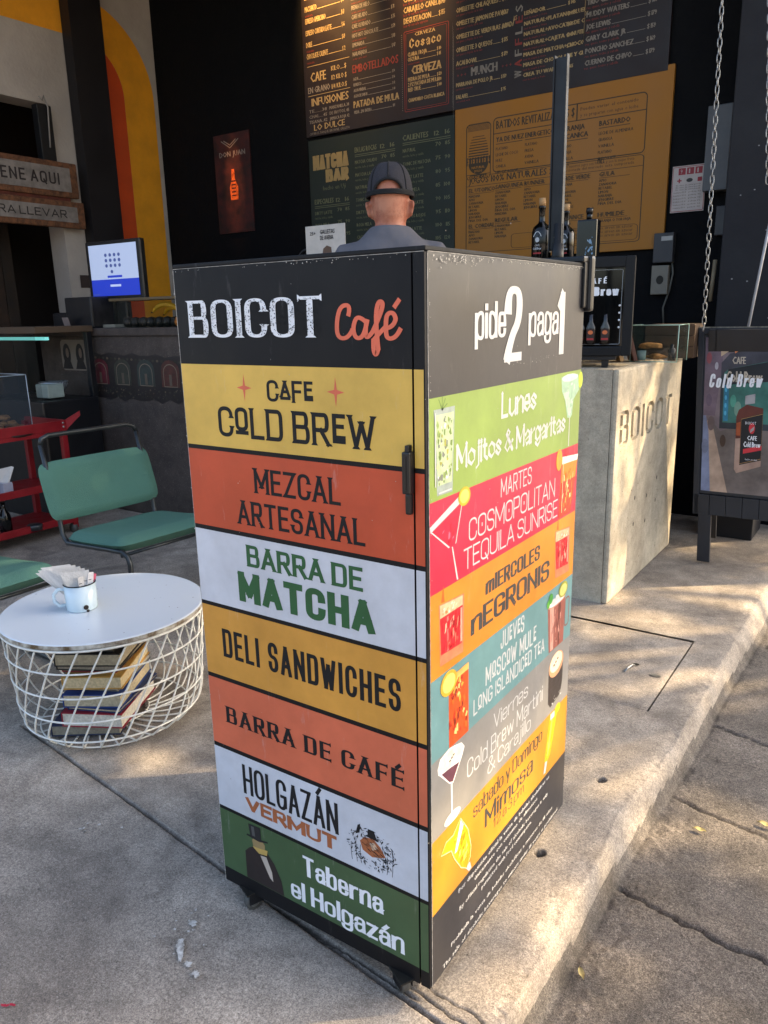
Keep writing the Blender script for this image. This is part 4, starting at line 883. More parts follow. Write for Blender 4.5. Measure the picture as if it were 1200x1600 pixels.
banana(-3.33, 2.34, 1.345, .26, .1, 1, lab='long yellow banana arched over the fruit in the bar case'); banana(-3.30, 2.365, 1.33, .24, -.2, 1, lab='banana tucked behind the arched one in the bar case')
mb = MB()
for i in range(7):
    mb.lathe([(.0, 0), (.03, .004), (.038, .03), (.03, .058), (0, .066)], mat('dark_fruit', '#1d1812', .5, var=.3), (-3.72+.078*i, 2.345, 1.252), 12)
o_ = mb.build('fruit'); o_['kind'] = 'stuff'; o_['label'] = 'row of dark fruit in the low bar case'
mb = MB(); mb.lathe([(0, 0), (.028, .006), (.036, .03), (.026, .06), (0, .066)], mat('orange_fruit', '#c9761c', .5, var=.2), (-3.20, 2.33, 1.252), 14); tag(mb.build('orange'), 'single orange at the right end of the bar case', 'fruit')
# receipt printer / dark things at the left end of the bar
mb = MB(); mb.box((-4.40, 2.34, 1.25), (-4.10, 2.6, 1.46), mat('dark_box', '#101217', .4), .012); mb.box((-4.60, 2.36, 1.25), (-4.41, 2.6, 1.36), mat('dark_box', ''), .02)
tag(mb.build('receipt_printer'), 'dark boxy receipt printer at the left end of the bar', 'printer')
mb = MB(); R_ = rot_xyz(rx=.25, t=(-4.33, 2.30, 1.252)); mb.box((-.035, 0, 0), (.035, .003, .075), mat('note_paper', '#8c7a72', .7), 0, R_); tag(mb.build('note_card'), 'little pinkish note card leaning on the bar beside the printer', 'card')
mb = MB(); FLn = FL; rect(mb, FL, 3.012, 1.565, 3.098, 1.665, mat('wall_plate', '#3a302c', .5), .006); tag(mb.build('wall_plate'), 'small brown switch plate on the white wall left of the monitor', 'switch plate')

# ------------------------------------------------------------------ doorway with wooden signs
M_wd = mat('old_wood', '#4a3020', .8, var=.4, vs=7, bump=.4, bs=40); M_rst = mat('rust_frame', '#6a452c', .8, var=.5, vs=26, bump=.5, bs=60); M_pl8 = mat('faded_plate', '#7e766e', .7, var=.3, vs=13)
mb = MB(); mb.box((LX-.5, 1.95, 0), (LX-.42, 2.36, 2.9), mat('door_red', '#3a1a1a', .7, var=.3)); d_ = mb.build('door_leaf'); tag(d_, 'dark maroon wooden door inside the left doorway', 'door')
mb = MB(); disc(mb, frame((LX-.42, 0, 0), (0, 1, 0), (0, 0, 1), (1, 0, 0)), 2.25, 1.75, .03, .05, mat('brass', '#6e5a2a', .4, .6), .004, 12); mb.build('oval_plate', d_)
for k, (y0, y1, c) in enumerate(((2.37, 2.47, '#5a3820'), (2.475, 2.60, '#35261b'), (2.605, 2.70, '#2b2118'))):
    mb = MB(); mb.box((LX-.46, y0, 0), (LX-.42, y1, 2.92), mat('plank%d' % k, c, .8, var=.4, vs=9, bump=.3), .004)
    o_ = mb.build('plank') if k == 0 else mb.build('plank'); 
    if k == 0: pk = thing('plank_partition', 'upright old planks standing in the left doorway', 'partition'); 
    o_.parent = pk
mb = MB(); mb.box((LX-.02, 2.78, 2.10), (LX+.05, 2.90, 2.9), mat('dark_post', '#121416', .5), .006); tag(mb.build('door_curtain'), 'dark narrow curtain hanging at the right edge of the doorway', 'curtain')
mb = MB(); mb.tube([(LX+.06, 2.80, 2.95), (LX+.07, 2.82, 2.92), (LX+.06, 2.84, 2.96), (LX+.07, 2.86, 2.88), (LX+.055, 2.85, 2.6)], .006, mat('rope_white', '#8a8680', .8), 6); tag(mb.build('knotted_rope'), 'thin pale knotted cord at the top corner of the doorway', 'rope')
for txt, z0, z1, y1, y2, lab, tx0, tx1 in (('ORDENE AQUI', 2.27, 2.47, 2.0, 3.03, 'upper weathered sign reading order here on rusty frame', 2.16, 2.86), ('PARA LLEVAR', 2.045, 2.185, 2.0, 3.06, 'lower weathered sign reading takeaway on rusty frame', 2.18, 2.89)):
    sg = thing('wall_sign', lab, 'sign'); mb = MB(); mb.box((LX+.06, y1, z0-.03), (LX+.10, y2, z1+.03), M_rst, .012); mb.build('rusty_frame', sg)
    mb = MB(); mb.box((LX+.10, y1, z0+.012), (LX+.106, y2-.07, z1-.012), M_pl8, .002); pl_ = mb.build('sign_plate', sg)
    FS = frame((LX+.106, 0, 0), (0, 1, 0), (0, 0, 1), (1, 0, 0)); mb = MB(); h_ = (z1-z0)*.42
    letter(mb, FS, txt, tx0, tx1, (z0+z1)/2-h_/2, h_, mat('sign_ink', '#2c2523', .7), .002, tv=.17, th=.15, gap=.2); mb.build('lettering', pl_)
mb = MB(); mb.box((LX+.05, 2.0, 2.215), (LX+.08, 2.96, 2.26), mat('red_wood', '#5c2d20', .8, var=.4), .004); tag(mb.build('sign_batten'), 'reddish batten between the two weathered signs', 'batten')

# ------------------------------------------------------------------ menu boards
FW = frame((0, BY, 0), (1, 0, 0), (0, 0, 1), (0, -1, 0))
M_mb = mat('menu_brown', '#1c0f0d', .55, var=.15, vs=3); M_cr = mat('menu_cream', '#a38a5c', .6); M_rd = mat('menu_red', '#7d2c22', .6); M_gy = mat('menu_grey', '#7f766a', .6)
board = thing('brown_menu_board', 'large dark brown printed menu board lit by a warm lamp', 'menu board')
mb = MB(); mb.box((-3.46, BY-.03, 2.625), (-.76, BY-.001, 4.05), M_mb, .003); bd = mb.build('board_panel', board)
_US = [-3.42, -2.84, -2.78, -2.22, -2.14, -1.62, -1.56, -1.06, -1.02, -.96, -.95, -.62, -.58, -.10]
_UD = [-3.44, -3.03, -3.0, -2.6, -2.575, -2.19, -2.15, -1.75, -1.72, -1.675, -1.665, -1.28, -1.26, -.815]
def colk(u):
    for lim, z0, z1, k in ((-2.81, 3., 3., 1.), (-2.19, 2.735, 2.764, .72), (-1.59, 3.03, 2.90, .62), (-1.04, 2.875, 2.688, .62), (-.955, 2.86, 2.75, .55), (-.60, 3.62, 3.09, .66)):
        if u < lim: return z0, z1, k
    return 2.825, 2.734, .62
def FWb(u, v, n=0.):
    z0, z1, k = colk(u); return Vector((float(np.interp(u, _US, _UD)), BY-.03-n, z1+(v-z0)*k))
_pt = ptext
def bt(mb, F, s, x, y, h, m, **kw): return _pt(mb, F, s, x, y, h*(.92/colk(x+.02)[2])**.8, m, **kw)
def line(mb, u0, u1, z, name, price, h=.033, m=None, sub=True):
    m = m or M_cr; e = bt(mb, FWb, name, u0, z, h, m, cond=.55, bold=.1, gap=.05); p = u1-.085
    bt(mb, FWb, price, p, z, h*.85, m, cond=.5, bold=.08, gap=.05)
    if e < p-.02: rect(mb, FWb, e+.008, z+.001, p-.01, z+.005, m, .0008)
    if sub: bt(mb, FWb, sub if isinstance(sub, str) else 'preparado al momento con leche', u0, z-.034, h*.5, M_rd, cond=.62, gap=.06)
c1 = ['AMERICANO', 'MOCCACCINO', 'CHEMEX', 'CAPUCCINO', 'LATTE', 'MACCHIATO', 'ESPRESSO AMERICANO', 'ESPRESSO CORTADO LATTE', 'DOBLE', 'CHOCOLATE CALIENTE']
mb = MB()
for i, s_ in enumerate(c1): line(mb, -3.40, -2.84, 3.86-.078*i, s_, '$ %d' % (45+i*3), .038, sub=(i in (2, 5, 8, 9)) and 'con leche entera')
rect(mb, FWb, -3.40, 3.105, -2.84, 3.109, M_cr)
bt(mb, FWb, 'CAFE', -3.36, 3.00, .068, M_cr, w=.21, bold=.12); bt(mb, FWb, 'EN GRANO', -3.40, 2.925, .045, M_gy, w=.30, bold=.1)
for i, s_ in enumerate(('KILO.....$', '1/2 KILO $', '1/4 KILO.$')): bt(mb, FWb, s_, -3.08, 3.045-.06*i, .034, M_cr, w=.2, bold=.1)
rect(mb, FWb, -3.40, 2.905, -2.84, 2.909, M_cr); bt(mb, FWb, 'INFUSIONES', -3.36, 2.835, .058, M_cr, w=.5, bold=.12)
for i in range(3):
    bt(mb, FWb, ['TE.......38', 'CHAI......45', 'TISANA..42'][i], -3.40, 2.79-.037*i, .024, M_gy, w=.25, bold=.1); bt(mb, FWb, ['MANZANILLA..38', 'DE FRUTOS..45', 'JAMAICA ROJA 42'][i], -3.12, 2.79-.037*i, .024, M_gy, w=.26, bold=.1)
mb.build('lettering', bd)
mb = MB()
bt(mb, FWb, 'LO DULCE', -3.34, 2.665, .045, M_cr, w=.42, bold=.12); bt(mb, FWb, 'CHURROS, PANQUE, BROWNIE, GALLETA', -3.40, 2.637, .019, M_gy, w=.54)
for i, s_ in enumerate(['FRAPPE DE MOKA', 'COLD BREW LATTE', 'MATCHA FRIO', 'PIEDRA DE HIELO', 'CAFE HELADO', 'CAFE OLVIDADO', 'HOT HOT CHOCOLATE', 'LIMONADA', 'NARANJADA']): line(mb, -2.78, -2.22, 3.86-.082*i, s_, '$ %d' % (55+i*4), .032, M_gy, sub='con hielo y jarabe natural')
bt(mb, FWb, 'EMBOTELLADOS', -2.79, 3.055, .06, M_rd, w=.56, bold=.08)
for i, s_ in enumerate(('AGUA', 'REFRESCO', 'AGUA MINERAL', 'AGUA DE SABOR')): line(mb, -2.78, -2.22, 2.985-.052*i, s_, '$ %d' % (30+i*6), .024, M_gy, sub=False)
bt(mb, FWb, 'PATADA DE MULA', -2.79, 2.735, .052, M_cr, w=.56, bold=.14); line(mb, -2.78, -2.22, 2.68, 'MEDIA.....$98  ENTERA', '$195', .025, M_gy, sub=False)
mb.build('lettering', bd)
mb = MB()
for i, s_ in enumerate(['CARAJILLO CON LICOR', 'CARAJILLO SHAKEADO', 'CARAJILLO CANELA', 'DEGUSTACION']): line(mb, -2.12, -1.66, 3.86-.105*i, s_, '$ 1%d5' % (2+i), .042, sub='licor 43 con cafe espresso')
outline(mb, FWb, rrect(-2.12, 2.66, -1.64, 3.47, .01, 1), .006, M_rd); outline(mb, FWb, rrect(-2.10, 2.68, -1.66, 3.45, .01, 1), .004, M_rd, .001)
for i in range(40):
    for u in (-2.155, -1.60): rect(mb, FWb, u, 2.68+.0195*i, u+.014, 2.687+.0195*i, M_gy)
mb.build('lettering', bd)
mb = MB(); bt(mb, FWb, 'CERVEZA', -2.0, 3.405, .026, M_cr, w=.22, bold=.1); letter(mb, FWb, 'Cosaco', -2.06, -1.72, 3.29, .10, M_cr, .001, nib=(.2, .06, .75), gap=.14)
line(mb, -2.08, -1.68, 3.215, 'CLARA / ROJA', '$ 80', .03, sub=False); line(mb, -2.08, -1.68, 3.165, 'OSCURA', '$ 85', .03, sub='cerveza artesanal'); bt(mb, FWb, 'CERVEZA', -2.04, 3.03, .062, M_cr, w=.32, bold=.12)
for i, s_ in enumerate(('PIEDRA DE MULA', '2 PZ PATADA DE MULA', 'RED TRUE')): line(mb, -2.08, -1.68, 2.965-.052*i, s_, '$ 1%d0' % (2+i), .030, sub=False)
line(mb, -2.08, -1.68, 2.755, 'CHAMORRO COSTA BLANCA', '$ 95', .028, sub=False); mb.build('lettering', bd)
mb = MB()
for i, s_ in enumerate(['TORTA', 'OMELETTE CHILAQUILES', 'OMELETTE JAMON DE PAVO', 'OMELETTE DE VERDURAS ASADAS', 'OMELETTE 3 QUESOS']): line(mb, -1.56, -1.06, 3.83-.125*i, s_, '$ %d' % (159+i*4), .034, sub='con queso y frijoles de la casa')
line(mb, -1.56, -1.06, 3.20, 'ACAI BOWL', '$ 179', .034, sub='fruta, granola y miel'); bt(mb, FWb, 'MUNCH', -1.42, 3.075, .062, M_gy, w=.24, bold=.1); bt(mb, FWb, '+ + +', -1.55, 3.085, .03, M_rd, w=.09); bt(mb, FWb, '+ + +', -1.14, 3.085, .03, M_rd, w=.09)
line(mb, -1.56, -1.06, 2.995, 'MARRANA DE POLLO JR', '$ 159', .03, sub='pan brioche con papas'); line(mb, -1.56, -1.06, 2.875, 'FALAFEL', '$ 95', .03, sub='con ensalada verde')
for i, ch in enumerate('WAFFLES'):
    F2 = frame((-1.675, BY-.03, 2.745+.062*i), (0, 0, 1), (-1, 0, 0), (0, -1, 0)); _pt(mb, F2, ch, 0, -.0, .05, M_rd if i in (1, 3, 5) else M_gy, w=.042, bold=.1)
mb.build('lettering', bd)
mb = MB()
rows = [('LEÑADOR', '$ 145'), ('NATURAL+PLATANO+BLUEBERRIES', '$145'), ('NATURAL+AVOCATO DE COLD BREW', '$145'), ('NATURAL+CAJETA O NUTELLA', '$145'), ('MASA DE MATCHA+CHOCOCHISPAS', '$ 165'), ('MASA DE CHOCOLATE Y GRANDA', '$145'), ('CREA TU WAFFLE', '$ 165')]
for i, (s_, p_) in enumerate(rows): line(mb, -.95, -.62, 3.62-.088*i, s_[:22], p_, .027, sub='miel de maple y fruta')
outline(mb, FWb, rrect(-1.0, 3.7, -.62, 3.95, .015, 3), .004, M_gy)
mb.build('lettering', bd)
mb = MB()
for i, s_ in enumerate(['TRIO CLARENCE', 'MUDDY WATERS', 'JOE LEWIS', 'GARY CLARK JR', 'PONCHO SANCHEZ', 'CUERNO DE CHIVO']): line(mb, -.58, -.10, 3.35-.105*i, s_, '$ 1%d9' % (5+i % 3), .034, M_gy, sub='res, queso, tocino y cebolla')
mb.build('lettering', bd)
# green matcha board
M_gb = mat('board_green', '#111f17', .6, var=.2, vs=3); M_gt = mat('board_green_text', '#5c6045', .6)
gbd = thing('matcha_menu_board', 'dark green matcha bar menu behind the man in the cap', 'menu board')
mb = MB(); mb.box((-3.45, BY-.026, 1.25), (-2.163, BY-.001, 2.60), M_gb, .002); g_ = mb.build('board_panel', gbd)
FWg = frame((0, BY-.026, 0), (1, 0, 0), (0, 0, 1), (0, -1, 0)); mb = MB()
M_log = mat('matcha_logo', '#8e7a4c', .6)
letter(mb, FWg, 'MATCHA', -3.41, -3.07, 2.385, .105, M_log, .001, tv=.26, th=.2, flare=.1, gap=.02); letter(mb, FWg, 'BAR', -3.29, -3.07, 2.29, .09, M_log, .001, tv=.36, th=.2, flare=.1, gap=.02); ptext(mb, FWg, 'hecho en Uji', -3.32, 2.235, .032, M_gt, w=.22); mb.build('logo_lettering', g_)
mb = MB()
def col(u0, u1, z, head, n, pr):
    ptext(mb, FWg, head, u0, z, .036, M_gt, w=(u1-u0)*.55, bold=.1)
    for dz in (.018, .03): rect(mb, FWg, u0, z-dz, u1, z-dz+.004, M_gt)
    ptext(mb, FWg, '12  16', u1-.13, z, .03, M_gt, w=.13, bold=.1)
    its = ['MATCHA COLADO', 'MATCHA LATTE', 'NATURAL', 'TONIC DE MATCHA', 'DIRTY LATTE', 'ROSA MELA', 'CACAO LATTE', 'FRUTOS ROJOS', 'CHAI LATTE']
    for i in range(n):
        zz = z-.078-.088*i; ptext(mb, FWg, its[(i+pr) % 9], u0, zz, .024, M_gt, w=.0155*len(its[(i+pr) % 9]), bold=.08); ptext(mb, FWg, '%d  %d' % (70+i*5, 85+i*5), u1-.12, zz+.01, .026, M_gt, w=.12, bold=.08)
        ptext(mb, FWg, 'matcha, leche y vainilla', u0, zz-.032, .017, M_gt, cond=.75)
col(-3.01, -2.65, 2.465, 'EN LAS ROCAS', 9, 0); col(-2.585, -2.195, 2.49, 'CALIENTES', 9, 2); col(-3.41, -3.07, 2.14, 'ESPECIALES', 6, 4); mb.build('lettering', g_)
# yellow juice board
M_yb = mat('board_yellow', '#95600a', .55, var=.06, vs=2); M_yt = mat('board_yellow_ink', '#3a2c12', .6)
ybd = thing('yellow_juice_board', 'wide mustard yellow menu board of juices and shakes', 'menu board')
mb = MB(); mb.box((-2.158, BY-.028, 1.65), (-.722, BY-.001, 2.655), M_yb, .002); y_ = mb.build('board_panel', ybd); mb = MB()
FWy = lambda u, v, n=0.: Vector((u, BY-.028-n, v if v > 2.17 else 2.195-(2.16-v)*.62))
def yt(mb, F, s, x, y, h, m, **kw): return _pt(mb, F, s, x, y, h*(1.45 if y < 2.13 else 1.), m, **kw)
k_ = lambda u: -2.158+u*1.436
outline(mb, FWy, rrect(k_(.06), 2.17, k_(.19), 2.52, .03), .006, M_yt)
for i in range(6): rect(mb, FWy, k_(.068), 2.475+.007*i, k_(.182), 2.478+.007*i, M_yt)
for i in range(9):
    z = 2.30+.017*i; hw_ = .075*math.sqrt(max(.05, 1-((z-2.31)/.155)**2)); rect(mb, FWy, k_(.125)-hw_, z, k_(.125)+hw_, z+.009-.0006*i, M_yt)
poly(mb, FWy, [(k_(.125)+.075*math.cos(a), 2.275+.07*math.sin(a)) for a in np.linspace(PI, 2*PI, 14)], M_yt); rect(mb, FWy, k_(.06), 2.17, k_(.19), 2.205, M_yt)
mb.build('logo_print', y_); mb = MB(); letter(mb, FWy, 'FOFOROFOS', k_(.063), k_(.187), 2.262, .05, M_yt, .0016, tv=.16, th=.12, gap=.12); yt(mb, FWy, 'NATURAL', k_(.125)-.05, 2.24, .015, M_yb, w=.10, n=.0016, bold=.1); yt(mb, FWy, 'JUGOS', k_(.125)-.03, 2.218, .014, M_yb, w=.06, n=.0016, bold=.1); yt(mb, FWy, 'REFUGE CAFE', k_(.07), 2.178, .018, M_yb, w=.165, n=.0016, bold=.1)
outline(mb, FWy, rrect(k_(.20), 2.20, k_(.90), 2.535, .03), .006, M_yt); rect(mb, FWy, k_(.20), 2.435, k_(.9), 2.44, M_yt); outline(mb, FWy, rrect(k_(.06), 1.36, k_(.90), 2.16, .03), .006, M_yt); rect(mb, FWy, k_(.06), 2.055, k_(.9), 2.06, M_yt)
poly(mb, FWy, rrect(k_(.597), 2.438, k_(.603), 2.535, .003, 2), M_yt); outline(mb, FWy, rrect(k_(.30), 1.38, k_(.89), 1.53, .03), .004, M_yt)
mb.build('lettering', y_); mb = MB()
yt(mb, FWy, 'BATIDOS REVITALIZANTES $', k_(.215), 2.465, .050, M_yt, w=.375*1.436, bold=.06); yt(mb, FWy, 'JUGOS 100% NATURALES $', k_(.075), 2.082, .046, M_yt, w=.425*1.436, bold=.05)
for i, s_ in enumerate(('Pueden variar el contenido', 'y se preparan con agua o leche')): yt(mb, FWy, s_, k_(.615), 2.49-.035*i, .019, M_yt, w=.25*1.436)
for i, s_ in enumerate(('Todos nuestros jugos son frescos y con la mejor fruta', 'seleccionada del mercado esta temporada')): yt(mb, FWy, s_, k_(.53), 2.12-.035*i, .018, M_yt, w=.33*1.436)
def yc(u, z, heads, items):
    for j, hd in enumerate(heads): yt(mb, FWy, hd, k_(u), z-.045*j, .030, M_yt, w=min(.20, .024*len(hd)), bold=.14)
    z2 = z-.045*(len(heads)-1); rect(mb, FWy, k_(u), z2-.014, k_(u)+.19, z2-.010, M_yt)
    for j, it in enumerate(items): yt(mb, FWy, it, k_(u), z2-.05-.036*j, .018, M_yt, w=.0125*len(it), bold=.06)
yc(.215, 2.385, ['YA DE NUEZ'], ['PLATANO', 'LECHE DE COCO', 'NUEZ', 'CANELA', 'MIEL DE AGAVE']); yc(.36, 2.385, ['ENERGETICO'], ['PLATANO', 'FRESA', 'AVENA', 'VAINILLA'])
yc(.52, 2.385, ['NARANJA', 'MECANICA'], ['PLATANO', 'NARANJA', 'VAINILLA', 'CANELA']); yc(.70, 2.385, ['BASTARDO'], ['LECHE DE ALMENDRA', 'GRANOLA', 'VAINILLA', 'PLATANO', 'CHOCOLATE', 'MIEL'])
fr = ['MANZANA', 'APIO', 'ZANAHORIA', 'BETABEL', 'LIMON', 'NARANJA', 'JENGIBRE', 'PIÑA DEL DIA']
yc(.075, 1.99, ['EL UTOPICO'], fr); yc(.215, 2.0, ['SANGUINEA'], fr[2:]+fr[:1]); yc(.36, 2.0, ['RUNNER'], fr[1:7]); yc(.53, 2.0, ['VERDE VERDE'], fr[:7]); yc(.71, 2.0, ['GULA'], fr[1:8])
yc(.075, 1.62, ['EL CORDIAL'], fr[:4]); yc(.215, 1.66, ['REGULAR'], fr[2:6]); yc(.71, 1.62, ['HUMILDE'], ['NARANJA O TORONJA']); yc(.53, 1.62, ['BALANCE'], fr[:2])
for i in range(3): yt(mb, FWy, 'Nuestros jugos y batidos se sirven sin azucar', k_(.53), 1.50-.036*i, .02, M_yt, w=.34*1.436)
mb.build('lettering', y_)
# warm lamps above the brown board
for i, (x, tx, e, sp) in enumerate(((-3.26, -3.20, 120, 32), (-2.42, -2.42, 110, 27))):
    lp = thing('spot_lamp', ['warm spot lamp over the left column of the brown menu', 'warm spot lamp over the middle of the brown menu'][i], 'lamp', (x, BY-.28, 4.12))
    mb = MB(); mb.lathe([(.0, .075), (.035, .075), (.045, .0), (.04, .0), (.03, .06)], M_dark, n=16); mb.build('lamp_shade', lp)
    mb = MB(); mb.tube([(0, 0, .07), (0, 0, .09)], .008, M_dark, 8); mb.build('stem', lp)
    l = bpy.data.lights.new('warm_spot', 'SPOT'); l.energy = e; l.color = (1, .56, .2); l.spot_size = math.radians(sp*2); l.spot_blend = .9; l.shadow_soft_size = .03
    lo = bpy.data.objects.new('warm_spot', l); COL.objects.link(lo); lo.parent = lp; lo.location = (0, 0, -.01)
    d = Vector((tx-x, .27, -.42)); lo.rotation_euler = (-d).to_track_quat('Z', 'Y').to_euler()
# poster with the glowing bottle
gp = thing('bottle_poster', 'dark red poster with a glowing amber bottle on the black wall', 'poster')
mb = MB(); mb.box((-4.49, BY-.012, 2.0), (-4.08, BY-.001, 2.775), mat('poster_red', '#4a1c18', .6, vs=9, col2='#1c0c0c'), .001); p_ = mb.build('poster_sheet', gp); FP2 = frame((0, BY-.012, 0), (1, 0, 0), (0, 0, 1), (0, -1, 0)); mb = MB()
gl = mat('amber_bottle', '#d8662a', .45, var=.6, vs=40)
poly(mb, FP2, [(-4.325, 2.26), (-4.33, 2.36), (-4.305, 2.42), (-4.30, 2.50), (-4.27, 2.50), (-4.265, 2.42), (-4.235, 2.36), (-4.24, 2.26)], gl, .001); mb.build('glowing_bottle', p_); mb = MB()
ptext(mb, FP2, 'DON JUAN', -4.43, 2.60, .04, mat('poster_cream', '#7d7268', .6), w=.3, bold=.1); custom(mb, FP2, [('v', '0,1 .5,0 1,1|.15,1 .5,.35 .85,1')], -4.40, 2.665, .20, .06, mat('poster_cream', ''), .001, .008, .008)
for i in range(5): rect(mb, FP2, -4.31, 2.29+.028*i, -4.26, 2.30+.028*i, mat('poster_red', ''), .0016)
mb.build('lettering', p_)
lp = thing('spot_lamp', 'little warm spot lamp above the red bottle poster', 'lamp', (-4.28, BY-.55, 4.12)); mb = MB(); mb.lathe([(0, .05), (.02, .05), (.028, 0), (.024, 0), (.016, .04)], M_dark, n=14); mb.build('lamp_shade', lp); mb = MB(); mb.tube([(0, 0, .05), (0, .3, .07), (0, .545, .07)], .006, M_dark, 6); mb.build('stem', lp)
l = bpy.data.lights.new('poster_spot', 'SPOT'); l.energy = 110; l.color = (1, .42, .14); l.spot_size = math.radians(9); l.spot_blend = 1.; l.shadow_soft_size = .015
lo = bpy.data.objects.new('poster_spot', l); COL.objects.link(lo); lo.parent = lp; lo.location = (0, 0, -.005); lo.rotation_euler = (-Vector((0, .55, -1.74))).to_track_quat('Z', 'Y').to_euler()
# 911 notice
nb = thing('emergency_notice', 'white and red 911 emergency notice pinned on the black wall', 'notice')
mb = MB(); mb.box((-.70, BY-.008, 1.848), (-.51, BY-.001, 2.105), mat('notice_paper', '#b0a6a0', .6), .001); n_ = mb.build('notice_sheet', nb); FN = frame((0, BY-.008, 0), (1, 0, 0), (0, 0, 1), (0, -1, 0)); mb = MB()
M_nr, M_nk = mat('notice_red', '#8d2630', .6), mat('notice_ink', '#2c2c30', .6)
outline(mb, FN, rrect(-.697, 1.852, -.513, 2.10, .006, 2), .003, M_nr)
for i, ch in enumerate('911'): rect(mb, FN, -.665+.047*i, 2.055, -.625+.047*i, 2.092, M_nr); ptext(mb, FN, ch, -.654+.047*i, 2.061, .025, mat('notice_paper', ''), w=.014, n=.0012, bold=.0)
rect(mb, FN, -.67, 2.02, -.645, 2.027, M_nr); rect(mb, FN, -.661, 2.011, -.654, 2.036, M_nr, .0009); disc(mb, FN, -.60, 2.023, .018, .011, M_nk); rect(mb, FN, -.555, 2.012, -.53, 2.035, M_nr)
for i in range(3): ptext(mb, FN, 'En caso de emergencia', -.675, 1.995-.012*i, .007, M_nk, w=.14)
for i in range(6): ptext(mb, FN, 'bomberos 55 01', -.685, 1.955-.017*i, .008, M_nk, w=.07); ptext(mb, FN, 'policia 02', -.60, 1.955-.017*i, .008, M_nk, w=.07)
mb.build('notice_print', n_)
# electrical boxes
M_eb = mat('grey_metal_box', '#343538', .5, .1, .1)
def ebox(lo, hi, lab, m=None): mb = MB(); mb.box(lo, hi, m or M_eb, .004); return tag(mb.build('electrical_box'), lab, 'electrical box')
ebox((-.505, BY-.10, 1.94), (-.375, BY-.001, 2.385), 'tall grey electrical box behind the hanging chain beside the black column', mat('pale_box', '#4d4f52', .5)); e1 = ebox((-.77, BY-.06, 1.565), (-.655, BY-.001, 1.735), 'dim grey switch box below the corner of the yellow board')
mb = MB(); mb.box((-.775, BY-.05, 1.38), (-.675, BY-.001, 1.55), mat('socket_plate', '#6f6b60', .5), .004); so2 = tag(mb.build('wall_socket'), 'pale wall socket plate with one dark hole under the grey switch box', 'socket')
mb = MB(); disc(mb, frame((0, BY-.05, 0), (1, 0, 0), (0, 0, 1), (0, -1, 0)), -.722, 1.465, .022, .026, M_dark, .001, 14); mb.build('socket_hole', so2)
mb = MB(); mb.box((-.725, BY-.063, 1.69), (-.66, BY-.060, 1.715), mat('label_pale', '#9a9a96', .5)); mb.build('label', e1)
mb = MB(); mb.tube([(-.665, BY-.02, 1.57), (-.655, BY-.02, 1.5), (-.67, BY-.02, 1.4), (-.70, BY-.02, 1.3), (-.69, BY-.02, 1.2)], .006, mat('grey_cable', '#555650', .5), 6); tag(mb.build('cable'), 'grey cable looping down the wall beside the socket', 'cable')
mb = MB(); mb.box((-.43, BY-.05, 1.70), (-.36, BY-.001, 1.86), mat('dark_breaker', '#232329', .4), .004); tag(mb.build('breaker_box'), 'small black breaker box under the tall grey electrical box', 'breaker box')
mb = MB(); mb.tube([(-.40, 3.85, 1.33), (-.393, 3.86, 1.56)], .012, mat('bare_wood_handle', '#8f7f66', .6), 8); tag(mb.build('broom_handle'), 'short pale wooden handle hanging by the black column', 'handle')
mb = MB(); mb.tube([(-.02, 3.3, 1.9), (-.115, 3.32, 1.02)], .007, mat('white_tube', '#a9a9aa', .35), 8); tag(mb.build('pole'), 'thin white pole leaning behind the cold brew board', 'pole')

# ------------------------------------------------------------------ hanging chains, each link a part
M_ch = mat('chain_steel', '#8e8f8f', .35, .8, .3, 60)
lk = MB(); pts = []
for i in range(16):
    a = 2*PI*i/16; x = .0085*math.cos(a); z = .0105*math.sin(a)+(.0095 if math.sin(a) > 0 else -.0095)*(1 if abs(math.sin(a)) > .01 else 0); pts.append((x, 0, z))
lk.tube(pts, .0024, M_ch, 6, close=True); lk0 = lk.build('chain_link'); lme = lk0.data; bpy.data.objects.remove(lk0)
def chain(x0, z0, x1, z1, y, lab):
    c = thing('hanging_chain', lab, 'chain', (x0, y, z0), group='chains hanging by the black column'); n = int((z0-z1)/.0315); tl = math.atan2(x1-x0, z0-z1)
    for i in range(n):
        o = bpy.data.objects.new('chain_link', lme); COL.objects.link(o); o.parent = c; t = (i+.5)/n
        o.location = ((x1-x0)*t, 0, -(z0-z1)*t); o.rotation_euler = (rng.normal(0, .04), -tl+rng.normal(0, .04), (PI/2 if i % 2 else 0)+.5+rng.normal(0, .15))
chain(-.285, 2.9, -.243, 1.19, 3.0, 'steel link chain hanging down behind the top left corner of the cold brew board'); chain(-.112, 2.9, -.022, 1.83, 3.0, 'steel link chain hanging in front of the broad black column')

# ------------------------------------------------------------------ A-board with the cold brew picture
M_ab = mat('aboard_paint', '#24262b', .5, var=.15, vs=9, bump=.1, bs=30)
ab = thing('sandwich_board', 'black wooden sandwich board with a cold brew bottle picture', 'sandwich board', (-.222, 3.045, 0), .02)
T_ = rot_xyz(rx=-.05) @ Matrix(((1, 0, -.055, .0), (0, 1, 0, 0), (0, 0, 1, 0), (0, 0, 0, 1))); BW = .62
mb = MB(); mb.box((0, 0, .26), (.028, .03, 1.20), M_ab, .002, T_); mb.box((BW-.028, 0, .26), (BW, .03, 1.20), M_ab, .002, T_); mb.box((.028, 0, 1.17), (BW-.028, .03, 1.20), M_ab, .002, T_); mb.box((.028, .01, .37), (BW-.028, .03, 1.17), M_ab, 0, T_); mb.build('board_frame', ab)
mb = MB(); mb.box((.0, 0.0, 1.2), (BW, .012, 1.206), mat('worn_top', '#7b7669', .8, var=.5, vs=40), .001, T_); mb.build('worn_edge', ab)
